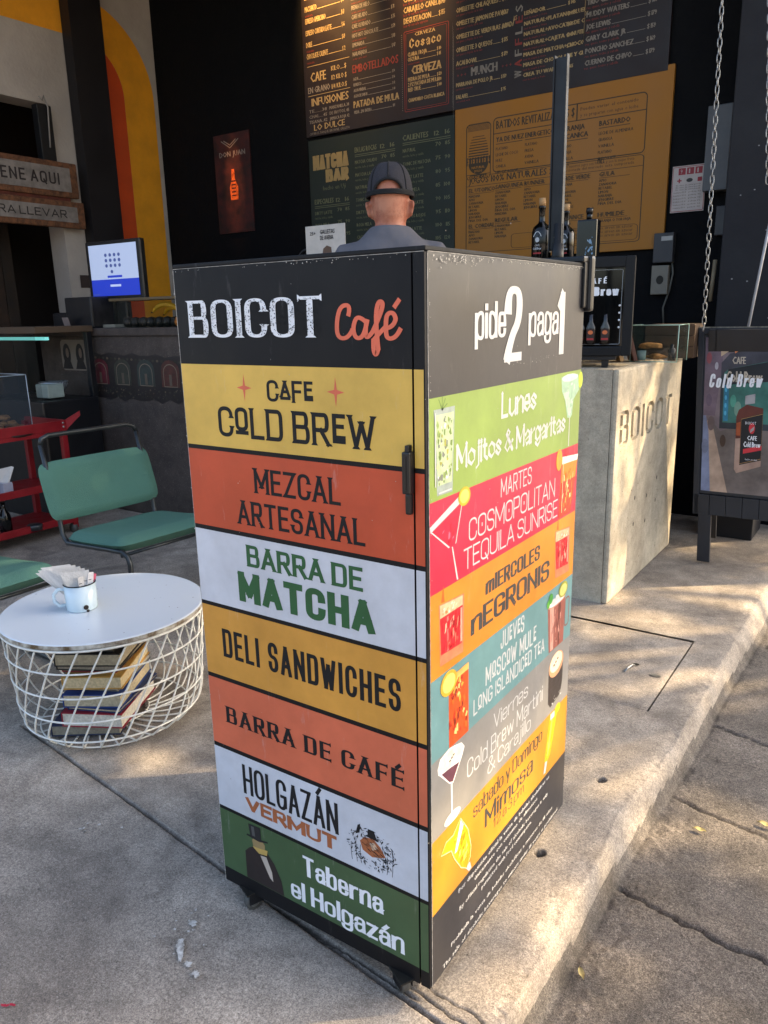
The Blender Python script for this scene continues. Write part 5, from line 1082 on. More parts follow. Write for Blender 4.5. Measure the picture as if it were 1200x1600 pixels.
for i in range(8):
    mb = MB(); mb.box((.004+i*.0775, .0, .262), (.004+i*.0775+.0755, .028, .366), M_ab, .002, T_); mb.build('plank', ab)
for x in (.028, BW-.085):
    mb = MB(); mb.box((x, .002, .01), (x+.062, .03, .262), M_ab, .002, T_); mb.build('leg', ab)
T2 = Matrix.Translation((0, .03, 1.19)) @ Matrix.Rotation(.30, 4, 'X') @ Matrix.Translation((0, 0, -1.19))
mb = MB(); mb.box((-.012, 0, .20), (.028, .02, 1.19), M_ab, .002, T2); mb.box((BW-.04, 0, .2), (BW, .02, 1.19), M_ab, .002, T2); mb.box((.02, .0, .2), (BW-.02, .012, 1.19), M_ab, 0, T2); mb.box((-.012, 0, -.02), (.05, .02, .2), M_ab, .002, T2); mb.box((BW-.07, 0, -.02), (BW-.01, .02, .2), M_ab, .002, T2); mb.build('back_frame', ab)
def FPp(u, v, n=0.): return T_ @ Vector((.035+u*.55, .010-n, .385+v*.77))
mp = lambda c, r=.35: mat('photo_'+c.lstrip('#'), c, r, var=.35, vs=7)
pp = MB(); rect(pp, FPp, 0, 0, 1, 1, mp('#7a6c70'), .0006); pic = pp.build('picture', ab); q_ = MB()
FPs = lambda u, v, n=0.: FPp(u*.5, v, n)
sh_ = [([(0, 0), (1, 0), (1, .42), (.55, .44), (.30, .40), (.12, .48), (0, .3)], '#6f6560'), ([(0, .0), (.46, .0), (.18, .42), (.07, .47), (.0, .4)], '#b39a86'), ([(0, 0), (.16, 0), (.10, .4), (.02, .55), (0, .55)], '#7c86a2'),
 ([(.28, .42), (.28, .84), (.42, .90), (1, 1.0), (1, .42)], '#2c363d'), ([(.33, .46), (.33, .80), (1, .92), (1, .46)], '#3b7268'), ([(.34, .47), (.34, .70), (.42, .71), (.42, .47)], '#2d7d9c'), ([(.0, .5), (0, 1), (.3, 1), (.3, .84), (.2, .5)], '#6a5a66'),
 ([(.28, .84), (.42, .90), (1, 1.03), (1, .93), (.40, .80), (.28, .76)], '#3e3d47'), ([(.34, .70), (.40, .80), (1, .92), (1, .76)], '#15191f'), ([(.44, 1.0), (.50, .90), (.62, .93), (.66, 1.0)], '#e08a55'), ([(.25, 1.0), (.27, .88), (.42, .92), (.42, 1.)], '#b9a284')]
for i, (P, c) in enumerate(sh_): poly(q_, FPs, [(u if u < 1 else 1.98, min(1, v)) for u, v in P], mp(c), .001+i*.00012)
for (u, v, r, c) in ((.07, .87, .045, '#8d4a52'), (.20, .82, .03, '#a7a4ab'), (.09, .60, .05, '#5c4e5e'), (.14, .45, .06, '#6d5d5c'), (.35, .34, .05, '#4e3b30'), (.05, .3, .06, '#71788f'), (.60, .72, .012, '#b5322f'), (.5, .6, .05, '#4e9a86'), (.58, .55, .06, '#6a8f80')): disc(q_, FPs, u, v, r, r*.8, mp(c), .0026+u*1e-4)
for i in range(4): disc(q_, FPs, .375, .52+.05*i, .02, .016, mat('photo_cyan', '#4ba3c4', .4), .0029, 8)
ptext(q_, FPs, 'CAFE', .46, .835, .045, mat('photo_cream', '#b3a896', .5), w=.22, n=.003, bold=.2); ptext(q_, FPs, 'Cold Brew', .36, .72, .07, mat('photo_cream', ''), w=.60, n=.003, bold=.2)
ob = [(.56, .16), (.60, .135), (1.0, .19), (1.0, .56), (.73, .58), (.60, .545), (.565, .50)]
poly(q_, FPs, ob, mp('#a98d7d'), .0032); poly(q_, FPs, [(.565, .36), (.565, .50), (.60, .545), (.73, .58), (1, .56), (1, .38)], mp('#5b2a20'), .0034); poly(q_, FPs, [(.572, .38), (.572, .46), (.64, .47), (.64, .38)], mp('#a2502c'), .0035)
poly(q_, FPs, [(.645, .19), (.645, .49), (1, .53), (1, .23)], mat('photo_label', '#15151a', .4), .0037); outline(q_, FPs, [(.65, .20), (.65, .485), (.995, .523), (.995, .24)], .004, mat('photo_gold', '#a57f4c', .4), .0038)
poly(q_, FPs, [(.70, .58), (.70, .635), (.86, .65), (.86, .59)], mat('photo_cap', '#9a9a9b', .3), .0036); disc(q_, FPs, .83, .43, .05, .035, mat('photo_red', '#bf2f38', .4), .0039); poly(q_, FPs, [(.70, .265), (.70, .295), (1, .325), (1, .295)], mat('photo_red', ''), .0039)
poly(q_, FPs, [(.80, .40), (.86, .42), (.87, .445), (.83, .43), (.81, .425)], mat('photo_cap', ''), .0041)
ptext(q_, FPs, 'CAFE', .76, .355, .028, M_wht, w=.16, n=.004, bold=.2); ptext(q_, FPs, 'Cold Brew', .70, .31, .035, M_wht, w=.28, n=.0042, bold=.25); ptext(q_, FPs, 'BOICOT', .72, .455, .018, M_wht, w=.18, n=.004); ptext(q_, FPs, 'hecho en casa', .74, .225, .012, M_wht, w=.2, n=.004)
q_.build('printed_photo', pic); q_ = MB()
def FPq(u, v, n=0.): return T_ @ Vector((.035+u, .010-n, .385+v))
letter(q_, FPq, 'Cold', .022, .125, .525, .068, M_wht, .0045, tv=.15, th=.12, shear=.12, gap=.12); letter(q_, FPq, 'Brew', .150, .262, .532, .062, M_wht, .0045, tv=.15, th=.12, shear=.12, gap=.12)
letter(q_, FPq, '&', .30, .33, .535, .055, mat('cyan_script', '#35a5c6', .4), .0045, tv=.16, th=.14); letter(q_, FPq, 'H', .305, .335, .600, .06, M_wht, .0045, tv=.15, th=.12, shear=.1)
q_.build('script_lettering', pic)

# ------------------------------------------------------------------ things on the concrete counter
M_fr = mat('fridge_frame', '#0e1013', .45, 0, .08, 12, spec=.3); M_fd = mat('fridge_dark_glass', '#06080a', .06, 0, 0, spec=.8)
fr_ = thing('drink_display', 'black framed cold brew display box standing on the concrete counter', 'display case', (-.702, 2.245, 1.055), .28)
BWd, BD, BH = .325, .22, .46
mb = MB(); mb.box((0, .012, .05), (BWd, BD, BH), M_fr, .004); mb.build('case_body', fr_)
mb = MB()
for lo, hi in (((0, -.012, .05), (.04, .014, BH)), ((BWd-.04, -.012, .05), (BWd, .014, BH)), ((.04, -.012, .05), (BWd-.04, .014, .09)), ((.04, -.012, BH-.045), (BWd-.04, .014, BH))): mb.box(lo, hi, M_fr, .004)
mb.build('front_frame', fr_); FD = frame((0, .010, 0), (1, 0, 0), (0, 0, 1), (0, -1, 0)); mb = MB(); rect(mb, FD, .04, .09, BWd-.04, BH-.045, M_fd, .001); gl_ = mb.build('glass_front', fr_)
mb = MB(); outline(mb, FD, rrect(.046, .098, BWd-.048, BH-.052, .006, 2), .0025, mat('grey_line', '#8c9296', .4), .0022)
letter(mb, FD, 'CAFÉ', .13, .20+.012, .352, .022, M_wht, .003, tv=.26, th=.16, serif=.15, gap=.4); letter(mb, FD, 'Cold Brew', .058, .262, .302, .036, M_wht, .003, tv=.28, th=.18, flare=.2, gap=.16); mb.build('lettering', gl_)
mb = MB(); 
for x in (.11, .155, .215): mb.lathe([(0, .1), (.02, .1), (.02, .17), (.008, .195), (.008, .225), (0, .226)], mat('amber_black_glass', '#1a1410', .1, spec=.8), (x, -.004, 0), 14, sy=.4)
mb.build('bottle_picture', fr_); mb = MB()
for x in (.11, .155, .215):
    FB2 = frame((x, -.0125, 0), (1, 0, 0), (0, 0, 1), (0, -1, 0)); rect(mb, FB2, -.016, .115, .016, .165, mat('label_dark', '#2a1a18', .4)); disc(mb, FB2, 0, .150, .011, .009, mat('label_orange', '#c4683a', .5), .0015, 10); rect(mb, FB2, -.014, .118, .014, .126, mat('label_red', '#9c2a2a', .5), .0015)
mb.build('bottle_label', fr_); mb = MB()
for i in range(4): mb.lathe([(0, 0), (.0045, .001), (.0045, .006), (0, .007)], mat('white_button', '#d9dde0', .2), (BWd-.055, -.002, .17+.03*i), 10, M=rot_xyz(rx=PI/2))
mb.build('button', fr_); mb = MB(); mb.box((.0, 0, .032), (BWd-.06, BD-.01, .05), M_pl, .002); mb.box((.02, .01, 0), (.05, .04, .034), M_pl, .003); mb.box((BWd-.12, .01, 0), (BWd-.09, .04, .034), M_pl, .003); mb.build('foot', fr_)
def bottle(x, y, z, kind, lab, name='liquor_bottle', cat='bottle', s=1., g=None):
    t = thing(name, lab, cat, (x, y, z), rng.uniform(-.2, .2), g)
    gb = mat('black_bottle_glass', '#060708', .12, 0, 0, spec=.5); ck = mat('cork', '#a9855a', .8, var=.2, vs=60); mb = MB()
    if kind == 'round':
        mb.lathe([(0, 0), (.036, 0), (.040, .006), (.040, .115), (.034, .135), (.015, .15), (.0125, .16), (.0125, .205), (.015, .208), (.015, .216), (0, .216)], gb, n=24); mb.build('glass_body', t); mb = MB(); mb.lathe([(0, .216), (.0135, .216), (.0145, .232), (.0135, .246), (0, .246)], ck, n=14); mb.build('cork', t)
    elif kind == 'square':
        mb.box((-.041, -.030, 0), (.041, .030, .15), gb, .006); mb.lathe([(.012, .148), (.012, .178), (.0, .178)], gb, n=14); mb.build('glass_body', t); mb = MB(); mb.lathe([(0, .176), (.014, .176), (.014, .196), (0, .196)], mat('dark_cap', '#1d1d1f', .3), n=14); mb.build('stopper', t)
    else:
        mb.lathe([(0, 0), (.030, 0), (.033, .005), (.033, .10), (.028, .125), (.012, .15), (.010, .165), (.010, .19), (0, .19)], gb, n=20); mb.build('glass_body', t); mb = MB(); mb.lathe([(0, .188), (.0125, .188), (.0125, .21), (0, .21)], M_pl, n=12); mb.build('cap', t)
    mb = MB(); Fq = frame((0, -.0415 if kind != 'square' else -.0312, 0), (1, 0, 0), (0, 0, 1), (0, -1, 0)); wm = mat('label_ink_white', '#b9bdbf', .5)
    if kind == 'square':
        for i in range(26): u, v = rng.uniform(.0, .03), rng.uniform(.01, .085); r = rng.uniform(.001, .004); disc(mb, Fq, u-.002, v, r, r*1.4, mat('blue_ink', '#7f9db4', .5), .001+i*1e-5, 5)
    else:
        custom(mb, Fq, [('a', "~0,.0 .2,.7 .5,.9 .8,.7 1,.0")], -.017, .095, .034, .022, wm, .001, .003, .003); disc(mb, Fq, 0, .083, .009, .010, wm, .001, 9); ptext(mb, Fq, 'CAFE', -.011, .058, .008, wm, w=.022); ptext(mb, Fq, 'Cold Brew', -.018, .045, .009, wm, w=.036, bold=.1); rect(mb, Fq, -.017, .028, .017, .034, mat('label_red', ''), .001)
    mb.build('label', t)
    if s != 1.: t.scale = (s, s, s)
    return t
TZ = 1.055+BH
mb = MB(); mb.box((-1.0, 2.36, 1.055), (-.735, 2.56, 1.517), M_fr, .006); tag(mb.build('black_cooler'), 'plain black cooler box to the left of the cold brew display', 'cooler')
bottle(-.848, 2.42, 1.518, 'round', 'round black bottle with a cork and white crest, left of the steel post', s=1.10); bottle(-.735+.0, 2.47, 1.5185, 'round', 'dark bottle mostly hidden behind the slim steel post', s=.98).location.x = -.752
bottle(-.61, 2.37, TZ+.001, 'square', 'square black bottle with blue speckled print on the display box', s=1.05)
# small glass case with pastries
gk = thing('pastry_case', 'small glass case of pastries on the concrete counter beside the display', 'display case', (-.50, 2.70, 1.056))
mb = MB()
for lo, hi in (((0, 0, 0), (.215, .004, .165)), ((0, .18, 0), (.215, .184, .165)), ((0, .004, 0), (.004, .18, .165)), ((.211, .004, 0), (.215, .18, .165)), ((0, 0, .165), (.215, .184, .169))): mb.box(lo, hi, M_glass)
mb.build('glass_pane', gk); mb = MB(); eg = mat('glass_edge', '#9fbfb2', .15, spec=.8)
for a, b in (((0, 0, 0), (0, 0, .17)), ((.215, 0, 0), (.215, 0, .17)), ((0, 0, .168), (.215, 0, .168)), ((0, 0, .001), (.215, 0, .001)), ((.215, 0, .168), (.215, .184, .168)), ((0, 0, .168), (0, .184, .168)), ((.215, .184, 0), (.215, .184, .17))): mb.tube([a, b], .0022, eg, 5)
mb.build('glass_edge', gk); mb = MB(); mb.box((.01, .02, .055), (.20, .17, .059), M_glass); mb.build('shelf', gk)
M_pa = mat('pastry_crust', '#a97a3e', .75, var=.5, vs=50, bump=.5, bs=90)
def lump(x, y, z, rx, ry, rz, m, name, lab, cat, g=None, seed=0, parent=None):
    bm = bmesh.new(); bmesh.ops.create_icosphere(bm, subdivisions=3, radius=1.); r = np.random.default_rng(seed); ph = r.uniform(0, 6, 6)
    for v in bm.verts:
        c = v.co; f = 1+.10*math.sin(c.x*5+ph[0])+.09*math.sin(c.y*7+ph[1])+.08*math.sin(c.z*6+c.x*4+ph[2]); v.co = (c.x*rx*f, c.y*ry*f, max(-.55, c.z)*rz*f)
    me = bpy.data.meshes.new(name); bm.to_mesh(me); bm.free(); me.materials.append(m); me.polygons.foreach_set('use_smooth', [True]*len(me.polygons)); o = bpy.data.objects.new(name, me); COL.objects.link(o); o.location = (x, y, z); tag(o, lab, cat, g); return o
lump(-.43, 2.76, 1.126, .055, .03, .016, M_pa, 'pastry', 'long crusty pastry on the upper glass shelf of the small case', 'pastry', seed=1); lump(-.40, 2.78, 1.075, .045, .03, .015, M_pa, 'pastry', 'short crusty pastry at the bottom of the small glass case', 'pastry', seed=2)
mb = MB(); mb.lathe([(0, 0), (.018, 0), (.018, .05), (.008, .06), (.008, .075), (0, .076)], mat('jar_dark', '#151b22', .15), (-.325, 2.76, 1.06), 12); tag(mb.build('syrup_jar'), 'tiny dark jar at the right end of the pastry case', 'jar')
mb = MB(); mb.lathe([(0, 0), (.02, 0), (.022, .045), (0, .047)], mat('cup_pale', '#93b2ac', .2), (-.462, 2.75, 1.06), 12); tag(mb.build('cup'), 'small pale cup at the left end of the pastry case', 'cup')
# leaning frames, card box
for k, (x0, c) in enumerate(((-.52, '#b08a5c'), (-.465, '#5b3a2c'))):
    mb = MB(); R_ = rot_xyz(ry=-.28, rz=.5, t=(x0, 2.66+.03*k, 1.225-.165)); mb.box((-.012, 0, .0), (.006, .14, .40-.04*k), mat('leaning%d' % k, c, .6, var=.4, vs=20), .002, R_); 
    mb.box((.006, .02, .02), (.008, .12, .34-.04*k), mat('lean_pic%d' % k, ['#7d4a3c', '#8b8478'][k], .5, var=.6, vs=18), 0, R_); tag(mb.build('picture_frame'), ['pale wooden picture frame leaning beside the cold brew display', 'darker picture frame leaning just behind the pale wooden one'][k], 'picture frame')
mb = MB(); mb.box((-.52, 3.02, 1.056), (-.29, 3.24, 1.22), mat('carton', '#4a3726', .8, var=.15), .003); cb = mb.build('carton_box'); tag(cb, 'brown wooden crate at the back end of the concrete counter', 'crate')
for i in range(3): mb = MB(); mb.box((-.525, 3.015, 1.062+.053*i), (-.285, 3.02, 1.110+.053*i), mat('slat_brown', '#5b452f', .8, var=.3, vs=8), .001); mb.build('slat', cb)
# card holder on the counter behind the cabinet
cd = thing('table_card', 'white card advertising oat drinks beside the man in grey', 'card', (-2.08, 2.40, 1.055+.195), 0)
mb = MB(); mb.box((-.135, 0, .25), (.135, .004, .52), mat('card_white', '#bdb6ac', .6), .001); mb.build('card_sheet', cd); FC2 = frame((-.135, 0, 0), (1, 0, 0), (0, 0, 1), (0, -1, 0)); mb = MB()
ptext(mb, FC2, 'GALLETAS', .10, .475, .022, M_ink, w=.10, bold=.2); ptext(mb, FC2, 'DE AVENA', .10, .445, .022, M_ink, w=.09, bold=.2); ptext(mb, FC2, '25+', .03, .472, .018, M_ink, w=.04, bold=.2); poly(mb, FC2, [(.11, .36), (.12, .40), (.145, .415), (.175, .405), (.178, .37), (.165, .345), (.125, .345)], mat('card_brown', '#5c4535', .6)); mb.build('lettering', cd)
mb = MB(); mb.tube([(0, .01, 0), (0, .01, .26)], .008, M_dark, 6); mb.box((-.06, -.02, 0), (.06, .05, .01), M_dark, .002); mb.build('stand', cd)
mb = MB(); mb.tube([(-2.70+.085*math.cos(a), 3.0, 1.63+.085*math.sin(a)) for a in np.linspace(-.6, PI+.6, 20)], .008, mat('faucet_steel', '#2a2d33', .4, .4), 8); mb.tube([(-2.77, 3.0, 1.60), (-2.77, 3.0, 1.0)], .01, mat('faucet_steel', ''), 8); tag(mb.build('gooseneck_tap'), 'dim curved gooseneck tap behind the bar left of the white card', 'tap')

# ------------------------------------------------------------------ round basket table
tb = thing('basket_table', 'round white coffee table on a white wire basket', 'coffee table', (-1.498, .408, 0))
M_tw = mat('table_white', '#ccd2d6', .24, var=0, spec=.5); M_wire = mat('wire_white', '#e6e4da', .4, var=.12, vs=30)
M_rim = mat('chipped_rim', '#c9c6ba', .6, var=0, col2='#5c4a30', vs=22)
TR, TH = .322, .392
mb = MB(); mb.lathe([(0, TH), (TR-.004, TH), (TR, TH-.003)], M_tw, n=72, smooth=False); mb.lathe([(TR, TH-.003), (TR, TH-.016), (TR-.005, TH-.018), (0, TH-.018)], M_rim, n=72, smooth=False); mb.build('table_top', tb)
mb = MB(); FT = frame((0, 0, TH), (1, 0, 0), (0, 1, 0))
for i in range(26):
    a, r = rng.uniform(0, 6.28), TR*math.sqrt(rng.random())*.97; q = rng.uniform(.0008, .0024); disc(mb, FT, r*math.cos(a), r*math.sin(a), q, q*rng.uniform(.5, 1.2), mat('top_speck', '#4b443b', .7), .0006+i*1e-6, 6)
o_ = mb.build('speck', tb); o_['kind'] = 'stuff'
def prof(t):      # t 0 at the top, 1 at the floor turn-in
    return TR-.008-.028*t-.04*max(0, t-.8)/.2*max(0, t-.8)/.2, TH-.02-(TH-.03)*t
def wire_pts():
    P = []
    for i in range(15):
        t = i/14; r, z = prof(t); a = -.62*t; P.append((r*math.cos(a), r*math.sin(a), z))
    r0 = prof(1)[0]
    for i in range(1, 7):
        t = i/6; r = r0-.02-(r0-.11)*t*.97; a = -.62-.30*t; P.append((r*math.cos(a), r*math.sin(a), .0055))
    return P
mb = MB(); mb.tube(wire_pts(), .0031, M_wire, 6); w0 = mb.build('wire', tb); NW = 29
for i in range(1, NW): link_copy(w0, tb, rotation_euler=(0, 0, 2*PI*i/NW))
def ring(r, z, rad, nm='ring'):
    m_ = MB(); m_.tube([(r*math.cos(2*PI*i/72), r*math.sin(2*PI*i/72), z) for i in range(72)], rad, M_wire, 6, close=True); m_.build(nm, tb)
ring(TR-.004, TH-.023, .0042); 
for t in (.22, .45, .68, .88): r, z = prof(t); ring(r+.002, z, .0030)
ring(.24, .009, .0026); ring(.105, .009, .003)
# books in the basket
def book(x, y, z, w, d, h, rz, cc, pc, lab, tilt=0.):
    t = thing('book', lab, 'book', (x, y, z), rz, 'books stacked inside the basket table'); t.rotation_euler = (tilt, 0, rz)
    cm = mat('cover_'+cc.strip('#'), cc, .5, var=.2, vs=25); pm_ = mat('pages_'+pc.strip('#'), pc, .85, var=.22, vs=120); b = MB()
    h *= 1.06; b.box((-w/2, -d/2, 0), (w/2, d/2, .003), cm, .0008); b.box((-w/2, -d/2, h-.003), (w/2, d/2, h), cm, .0008); b.box((-w/2, -d/2, .003), (-w/2+.003, d/2, h-.003), cm, .0008); b.build('cover', t)
    b = MB(); b.box((-w/2+.003, -d/2+.004, .003), (w/2-.005, d/2-.004, h-.003), pm_); 
    b.build('pages', t); return t
bx, by = -1.47, .375
z = .012
for (w, d, h, dx, dy, rz, cc, pc, lab) in (
 (.21, .29, .036, -.05, -.01, .62, '#27324e', '#8a8474', 'large navy book with grey pages at the bottom of the basket stack'),
 (.19, .26, .046, .010, -.012, .50, '#8c1f30', '#cfc9ba', 'thick red book with white pages low in the basket stack'),
 (.17, .25, .012, .018, .0, .42, '#23345c', '#b8a88a', 'thin navy book lying on the thick red one'),
 (.18, .26, .042, .0, -.004, .55, '#233f7c', '#b6a98c', 'blue book with beige pages in the middle of the basket stack'),
 (.19, .24, .018, -.02, .006, .47, '#77756f', '#a9a498', 'thin grey book above the blue one in the basket'),
 (.18, .26, .040, .005, -.004, .58, '#b98f46', '#c8b58d', 'ochre covered book with cream pages in the basket stack'),
 (.17, .22, .012, -.01, .0, .52, '#8e2f32', '#b09f80', 'slim red book lying on the ochre one'),
 (.19, .25, .020, -.006, .0, .50, '#2a2622', '#8d8270', 'thin black book near the top of the basket stack'),
 (.20, .27, .040, .0, -.002, .56, '#1d1b1a', '#a89b80', 'black book with cream pages under the topmost one'),
 (.17, .24, .042, .004, .004, .46, '#171615', '#6c6455', 'topmost black book just below the white table top')):
    book(bx+dx, by+dy, z, w*1.06, d*1.04, h, rz, cc, pc, lab); z += h*1.06+.0008
# enamel mug with napkins
mg = thing('enamel_mug', 'white enamel mug with a black rim and dark chips on the round table', 'mug', (-1.535, .352, TH+.0005), 1.0)
mg.scale = (1.28,)*3; M_en = mat('enamel', '#c9dbe2', .15, var=.04, spec=.8); mb = MB(); mb.lathe([(0, 0), (.036, 0), (.038, .003), (.0385, .068), (.0365, .068), (.036, .006), (0, .005)], M_en, n=36); mb.build('mug_body', mg)
mb = MB(); mb.tube([(.0385*math.cos(a), .0385*math.sin(a), .069) for a in np.linspace(0, 2*PI, 36)[:-1]], .0014, M_ink, 6, close=True); mb.build('rim', mg)
mb = MB(); mb.tube([(-.037, 0, .056), (-.052, 0, .058), (-.063, 0, .046), (-.063, 0, .028), (-.053, 0, .014), (-.037, 0, .014)], .0045, M_en, 8); mb.build('handle', mg)
mb = MB()
for a, zz, r in ((-1.35, .013, .0065), (-.2, .02, .002), (-1.25, .003, .004)):
    c_, s_ = math.cos(a), math.sin(a); Fm = frame((.0384*c_, .0384*s_, zz), (-s_, c_, 0), (0, 0, 1), (c_, s_, 0)); disc(mb, Fm, 0, 0, r, r, mat('enamel_chip', '#2b2521', .6), .0007, 9)
mb.build('enamel_chip', mg)
M_nap = mat('napkin_paper', '#cfcdc9', .85, var=.05, bump=.2, bs=90); nap = thing('napkins', 'fan of folded white paper napkins standing in the enamel mug', 'napkins', (-1.535, .352, TH+.006), 1.0)
for k in range(7):
    mb = MB(); a = -.62+k*.09; h_ = .150-.006*abs(k-2); w_ = .044
    P = []
    for i in range(5):
        for j in range(3):
            u = (j-1)*w_*(.35+.65*i/4)+math.sin(a)*h_*i/4; P.append((u, .012-.004*k+.004*math.sin(i*1.3+k), h_*i/4*math.cos(a*.55)))
    fs = [(i*3+j, i*3+j+1, (i+1)*3+j+1, (i+1)*3+j) for i in range(4) for j in range(2)]; n_ = len(P); P2 = [(x, y+.0016, z_) for x, y, z_ in P]
    mb.add(P+P2, fs+[tuple(n_+q for q in reversed(f)) for f in fs], M_nap, True); mb.build('napkin', nap)
sp = [('#d8d4cf', .014, -.012, .075, .1), ('#e1dcd8', .022, -.016, .078, .16), ('#cbc8c5', .006, -.018, .07, -.02), ('#c7566f', .028, -.008, .07, .25)]
for k, (c, x, y, h_, t_) in enumerate(sp):
    h_ *= 1.35; mb = MB(); R_ = rot_xyz(ry=t_, rz=.2*k, t=(x, y, .012)); mb.box((-.009, -.001, 0), (.009, .001, h_), mat('sachet'+c.strip('#'), c, .6, var=.15, vs=90), .0006, R_); mb.box((-.006, -.0014, h_*.6), (.006, -.001, h_*.62), M_ink, 0, R_); mb.box((-.006, -.0014, h_*.75), (.002, -.001, h_*.77), M_ink, 0, R_)
    o_ = mb.build('sugar_sachet'); o_.parent = None; o_.location = (-1.535, .352, TH+.006); o_.rotation_euler = (0, 0, 1.0)
    tag(o_, ['white sugar sachet in the middle of the mug bunch', 'white sugar sachet just right of the middle one in the mug', 'greyish sugar sachet at the left of the mug bunch', 'pink tipped sugar sachet at the right of the mug bunch'][k], 'sachet', 'sugar sachets in the mug')

# ------------------------------------------------------------------ green canvas chairs
M_cv = mat('green_canvas', '#4b7567', .85, var=.08, vs=4, bump=.5, bs=330); M_tu = mat('dark_tube', '#3a3e40', .35, .6, .15, 30)
def pad(P, th, name, parent, ridge=0.):
    """P: 4 corners (front-left, front-right, back-right, back-left); slightly sagging cushion"""
    mb = MB(); n, m_ = 18, 12; A = [Vector(p) for p in P]; N = (A[1]-A[0]).cross(A[3]-A[0]).normalized(); top, bot = [], []
    for i in range(n+1):
        for j in range(m_+1):
            u, v = i/n, j/m_
            # rounded corners
            uu, vv = (u-.5)*2, (v-.5)*2; sc = 1-.045*(abs(uu)**6)*(abs(vv)**6)*1.6
            u2, v2 = .5+uu/2*sc, .5+vv/2*sc
            p = A[0]*(1-u2)*(1-v2)+A[1]*u2*(1-v2)+A[2]*u2*v2+A[3]*(1-u2)*v2
            e = (1-abs(uu)**8)*(1-abs(vv)**8); sag = -.010*(1-uu*uu)*(1-vv*vv)
            top.append(p+N*(th/2*math.sqrt(max(0, e))+sag+.0012*math.sin(u*40+v*9)*ridge)); bot.append(p-N*(th/2*math.sqrt(max(0, e)))+N*sag)
    W_ = m_+1; fs = [(i*W_+j, (i+1)*W_+j, (i+1)*W_+j+1, i*W_+j+1) for i in range(n) for j in range(m_)]; o = len(top)
    mb.add(top+bot, fs+[tuple(o+q for q in reversed(f)) for f in fs], M_cv, True); return mb.build(name, parent)
def chair(loc, rz, lab):
    t = thing('canvas_chair', lab, 'chair', loc, rz, 'green canvas chairs by the basket table')      # faces +x, width along y
    pad([(.22, -.265, .405), (.22, .265, .405), (-.24, .255, .365), (-.24, -.255, .365)], .074, 'seat', t, 1.); pad([(-.255, -.285, .44), (-.255, .285, .44), (-.335, .285, .70), (-.335, -.285, .70)], .05, 'backrest', t, 1.)
    for s in (-1, 1):
        b = MB(); y = .245*s
        b.tube([(-.345, y, .775), (-.30, y, .60), (-.262, y, .44), (-.255, y, .38), (-.22, y, .345), (.12, y, .372), (.20, y, .376), (.235, y, .36), (.245, y, .33), (.235, y, .06), (.215, y, .018), (.18, y, .012), (-.36, y, .012)], .011, M_tu, 10); b.build('side_frame', t)
    b = MB(); b.tube([(-.345, -.245, .775), (-.35, -.235, .80), (-.352, -.20, .812), (-.352, .20, .812), (-.35, .235, .80), (-.345, .245, .775)], .011, M_tu, 10); b.tube([(-.36, -.245, .012), (-.36, .245, .012)], .011, M_tu, 10); b.tube([(.18, -.24, .355), (.18, .24, .355)], .008, M_tu, 8); b.build('cross_tube', t); return t
chair((-2.16, 1.10, 0), -.06, 'green canvas chair with tubular frame nearest the painted cabinet'); chair((-2.14, .28, 0), -.03, 'green canvas chair at the left, mostly hidden behind the round table')

# ------------------------------------------------------------------ red trolley
M_red = mat('red_enamel', '#86121c', .4, .1, .15, 12)
ct = thing('red_trolley', 'red metal trolley with shelves by the dark bar', 'trolley', (-3.70, 1.25, 0))
for x in (-.38, .02):
    for y in (-.42, .46): mb = MB(); mb.box((x, y, .03), (x+.035, y+.035, .69), M_red, .003); mb.build('leg', ct)
for nm, z_ in (('lower_shelf', .07), ('middle_shelf', .30), ('top_shelf', .63)):
    mb = MB(); mb.box((-.38, -.43, z_), (.055, .495, z_+.01), M_red, .002); mb.box((.047, -.43, z_+(.0 if nm != 'top_shelf' else 0)), (.058, .495, z_+.045), M_red, .003); mb.build(nm, ct)
mb = MB(); mb.box((.050, -.46, .655), (.062, .50, .715), M_red, .003); mb.add([(.052, .49, .655), (.060, .49, .655), (.11, .56, .735), (.10, .57, .735), (.052, .49, .715), (.060, .49, .715), (.11, .56, .765), (.10, .57, .765)], [(0, 1, 2, 3), (4, 7, 6, 5), (0, 3, 7, 4), (1, 5, 6, 2), (2, 6, 7, 3), (0, 4, 5, 1)], M_red)
mb.box((-.38, .485, .655), (.055, .495, .715), M_red, .003); mb.build('top_rail', ct)
mb = MB(); [mb.lathe([(0, 0), (.007, .001), (.007, .004), (0, .005)], M_galv, (.062, .47, zz), 10, M=rot_xyz(ry=PI/2)) for zz in (.675, .70)]; mb.build('bolt', ct)
for x in (-.36, .035):
    for y in (-.40, .47): mb = MB(); mb.lathe([(0, -.012), (.03, -.012), (.03, .012), (0, .012)], M_rub, (x, y, .03), 16, M=rot_xyz(rx=PI/2)); mb.build('wheel', ct)
BT = 'brown bottles on the red trolley'
bottle(-3.82, 1.30, .311, 'brown', 'dark bottle with a white label on the middle trolley shelf', s=1.15); bottle(-3.69, 1.30, .081, 'brown', 'dark bottle with a white label standing low on the trolley', s=1.05)
mb = MB(); mb.lathe([(0, 0), (.042, 0), (.045, .03), (.042, .034), (0, .034)], mat('tin_lid', '#4a4d50', .35, .7), (-3.66, 1.46, .081), 20); tag(mb.build('tin'), 'flat grey tin on the lowest trolley shelf', 'tin')
nc = thing('napkin_cup', 'pale square cup of folded napkins on the middle trolley shelf', 'cup', (-3.74, 1.36, .311)); mb = MB(); mb.box((-.03, -.03, 0), (.03, .03, .075), mat('cup_lilac', '#9d9fae', .5), .004); mb.build('cup', nc)
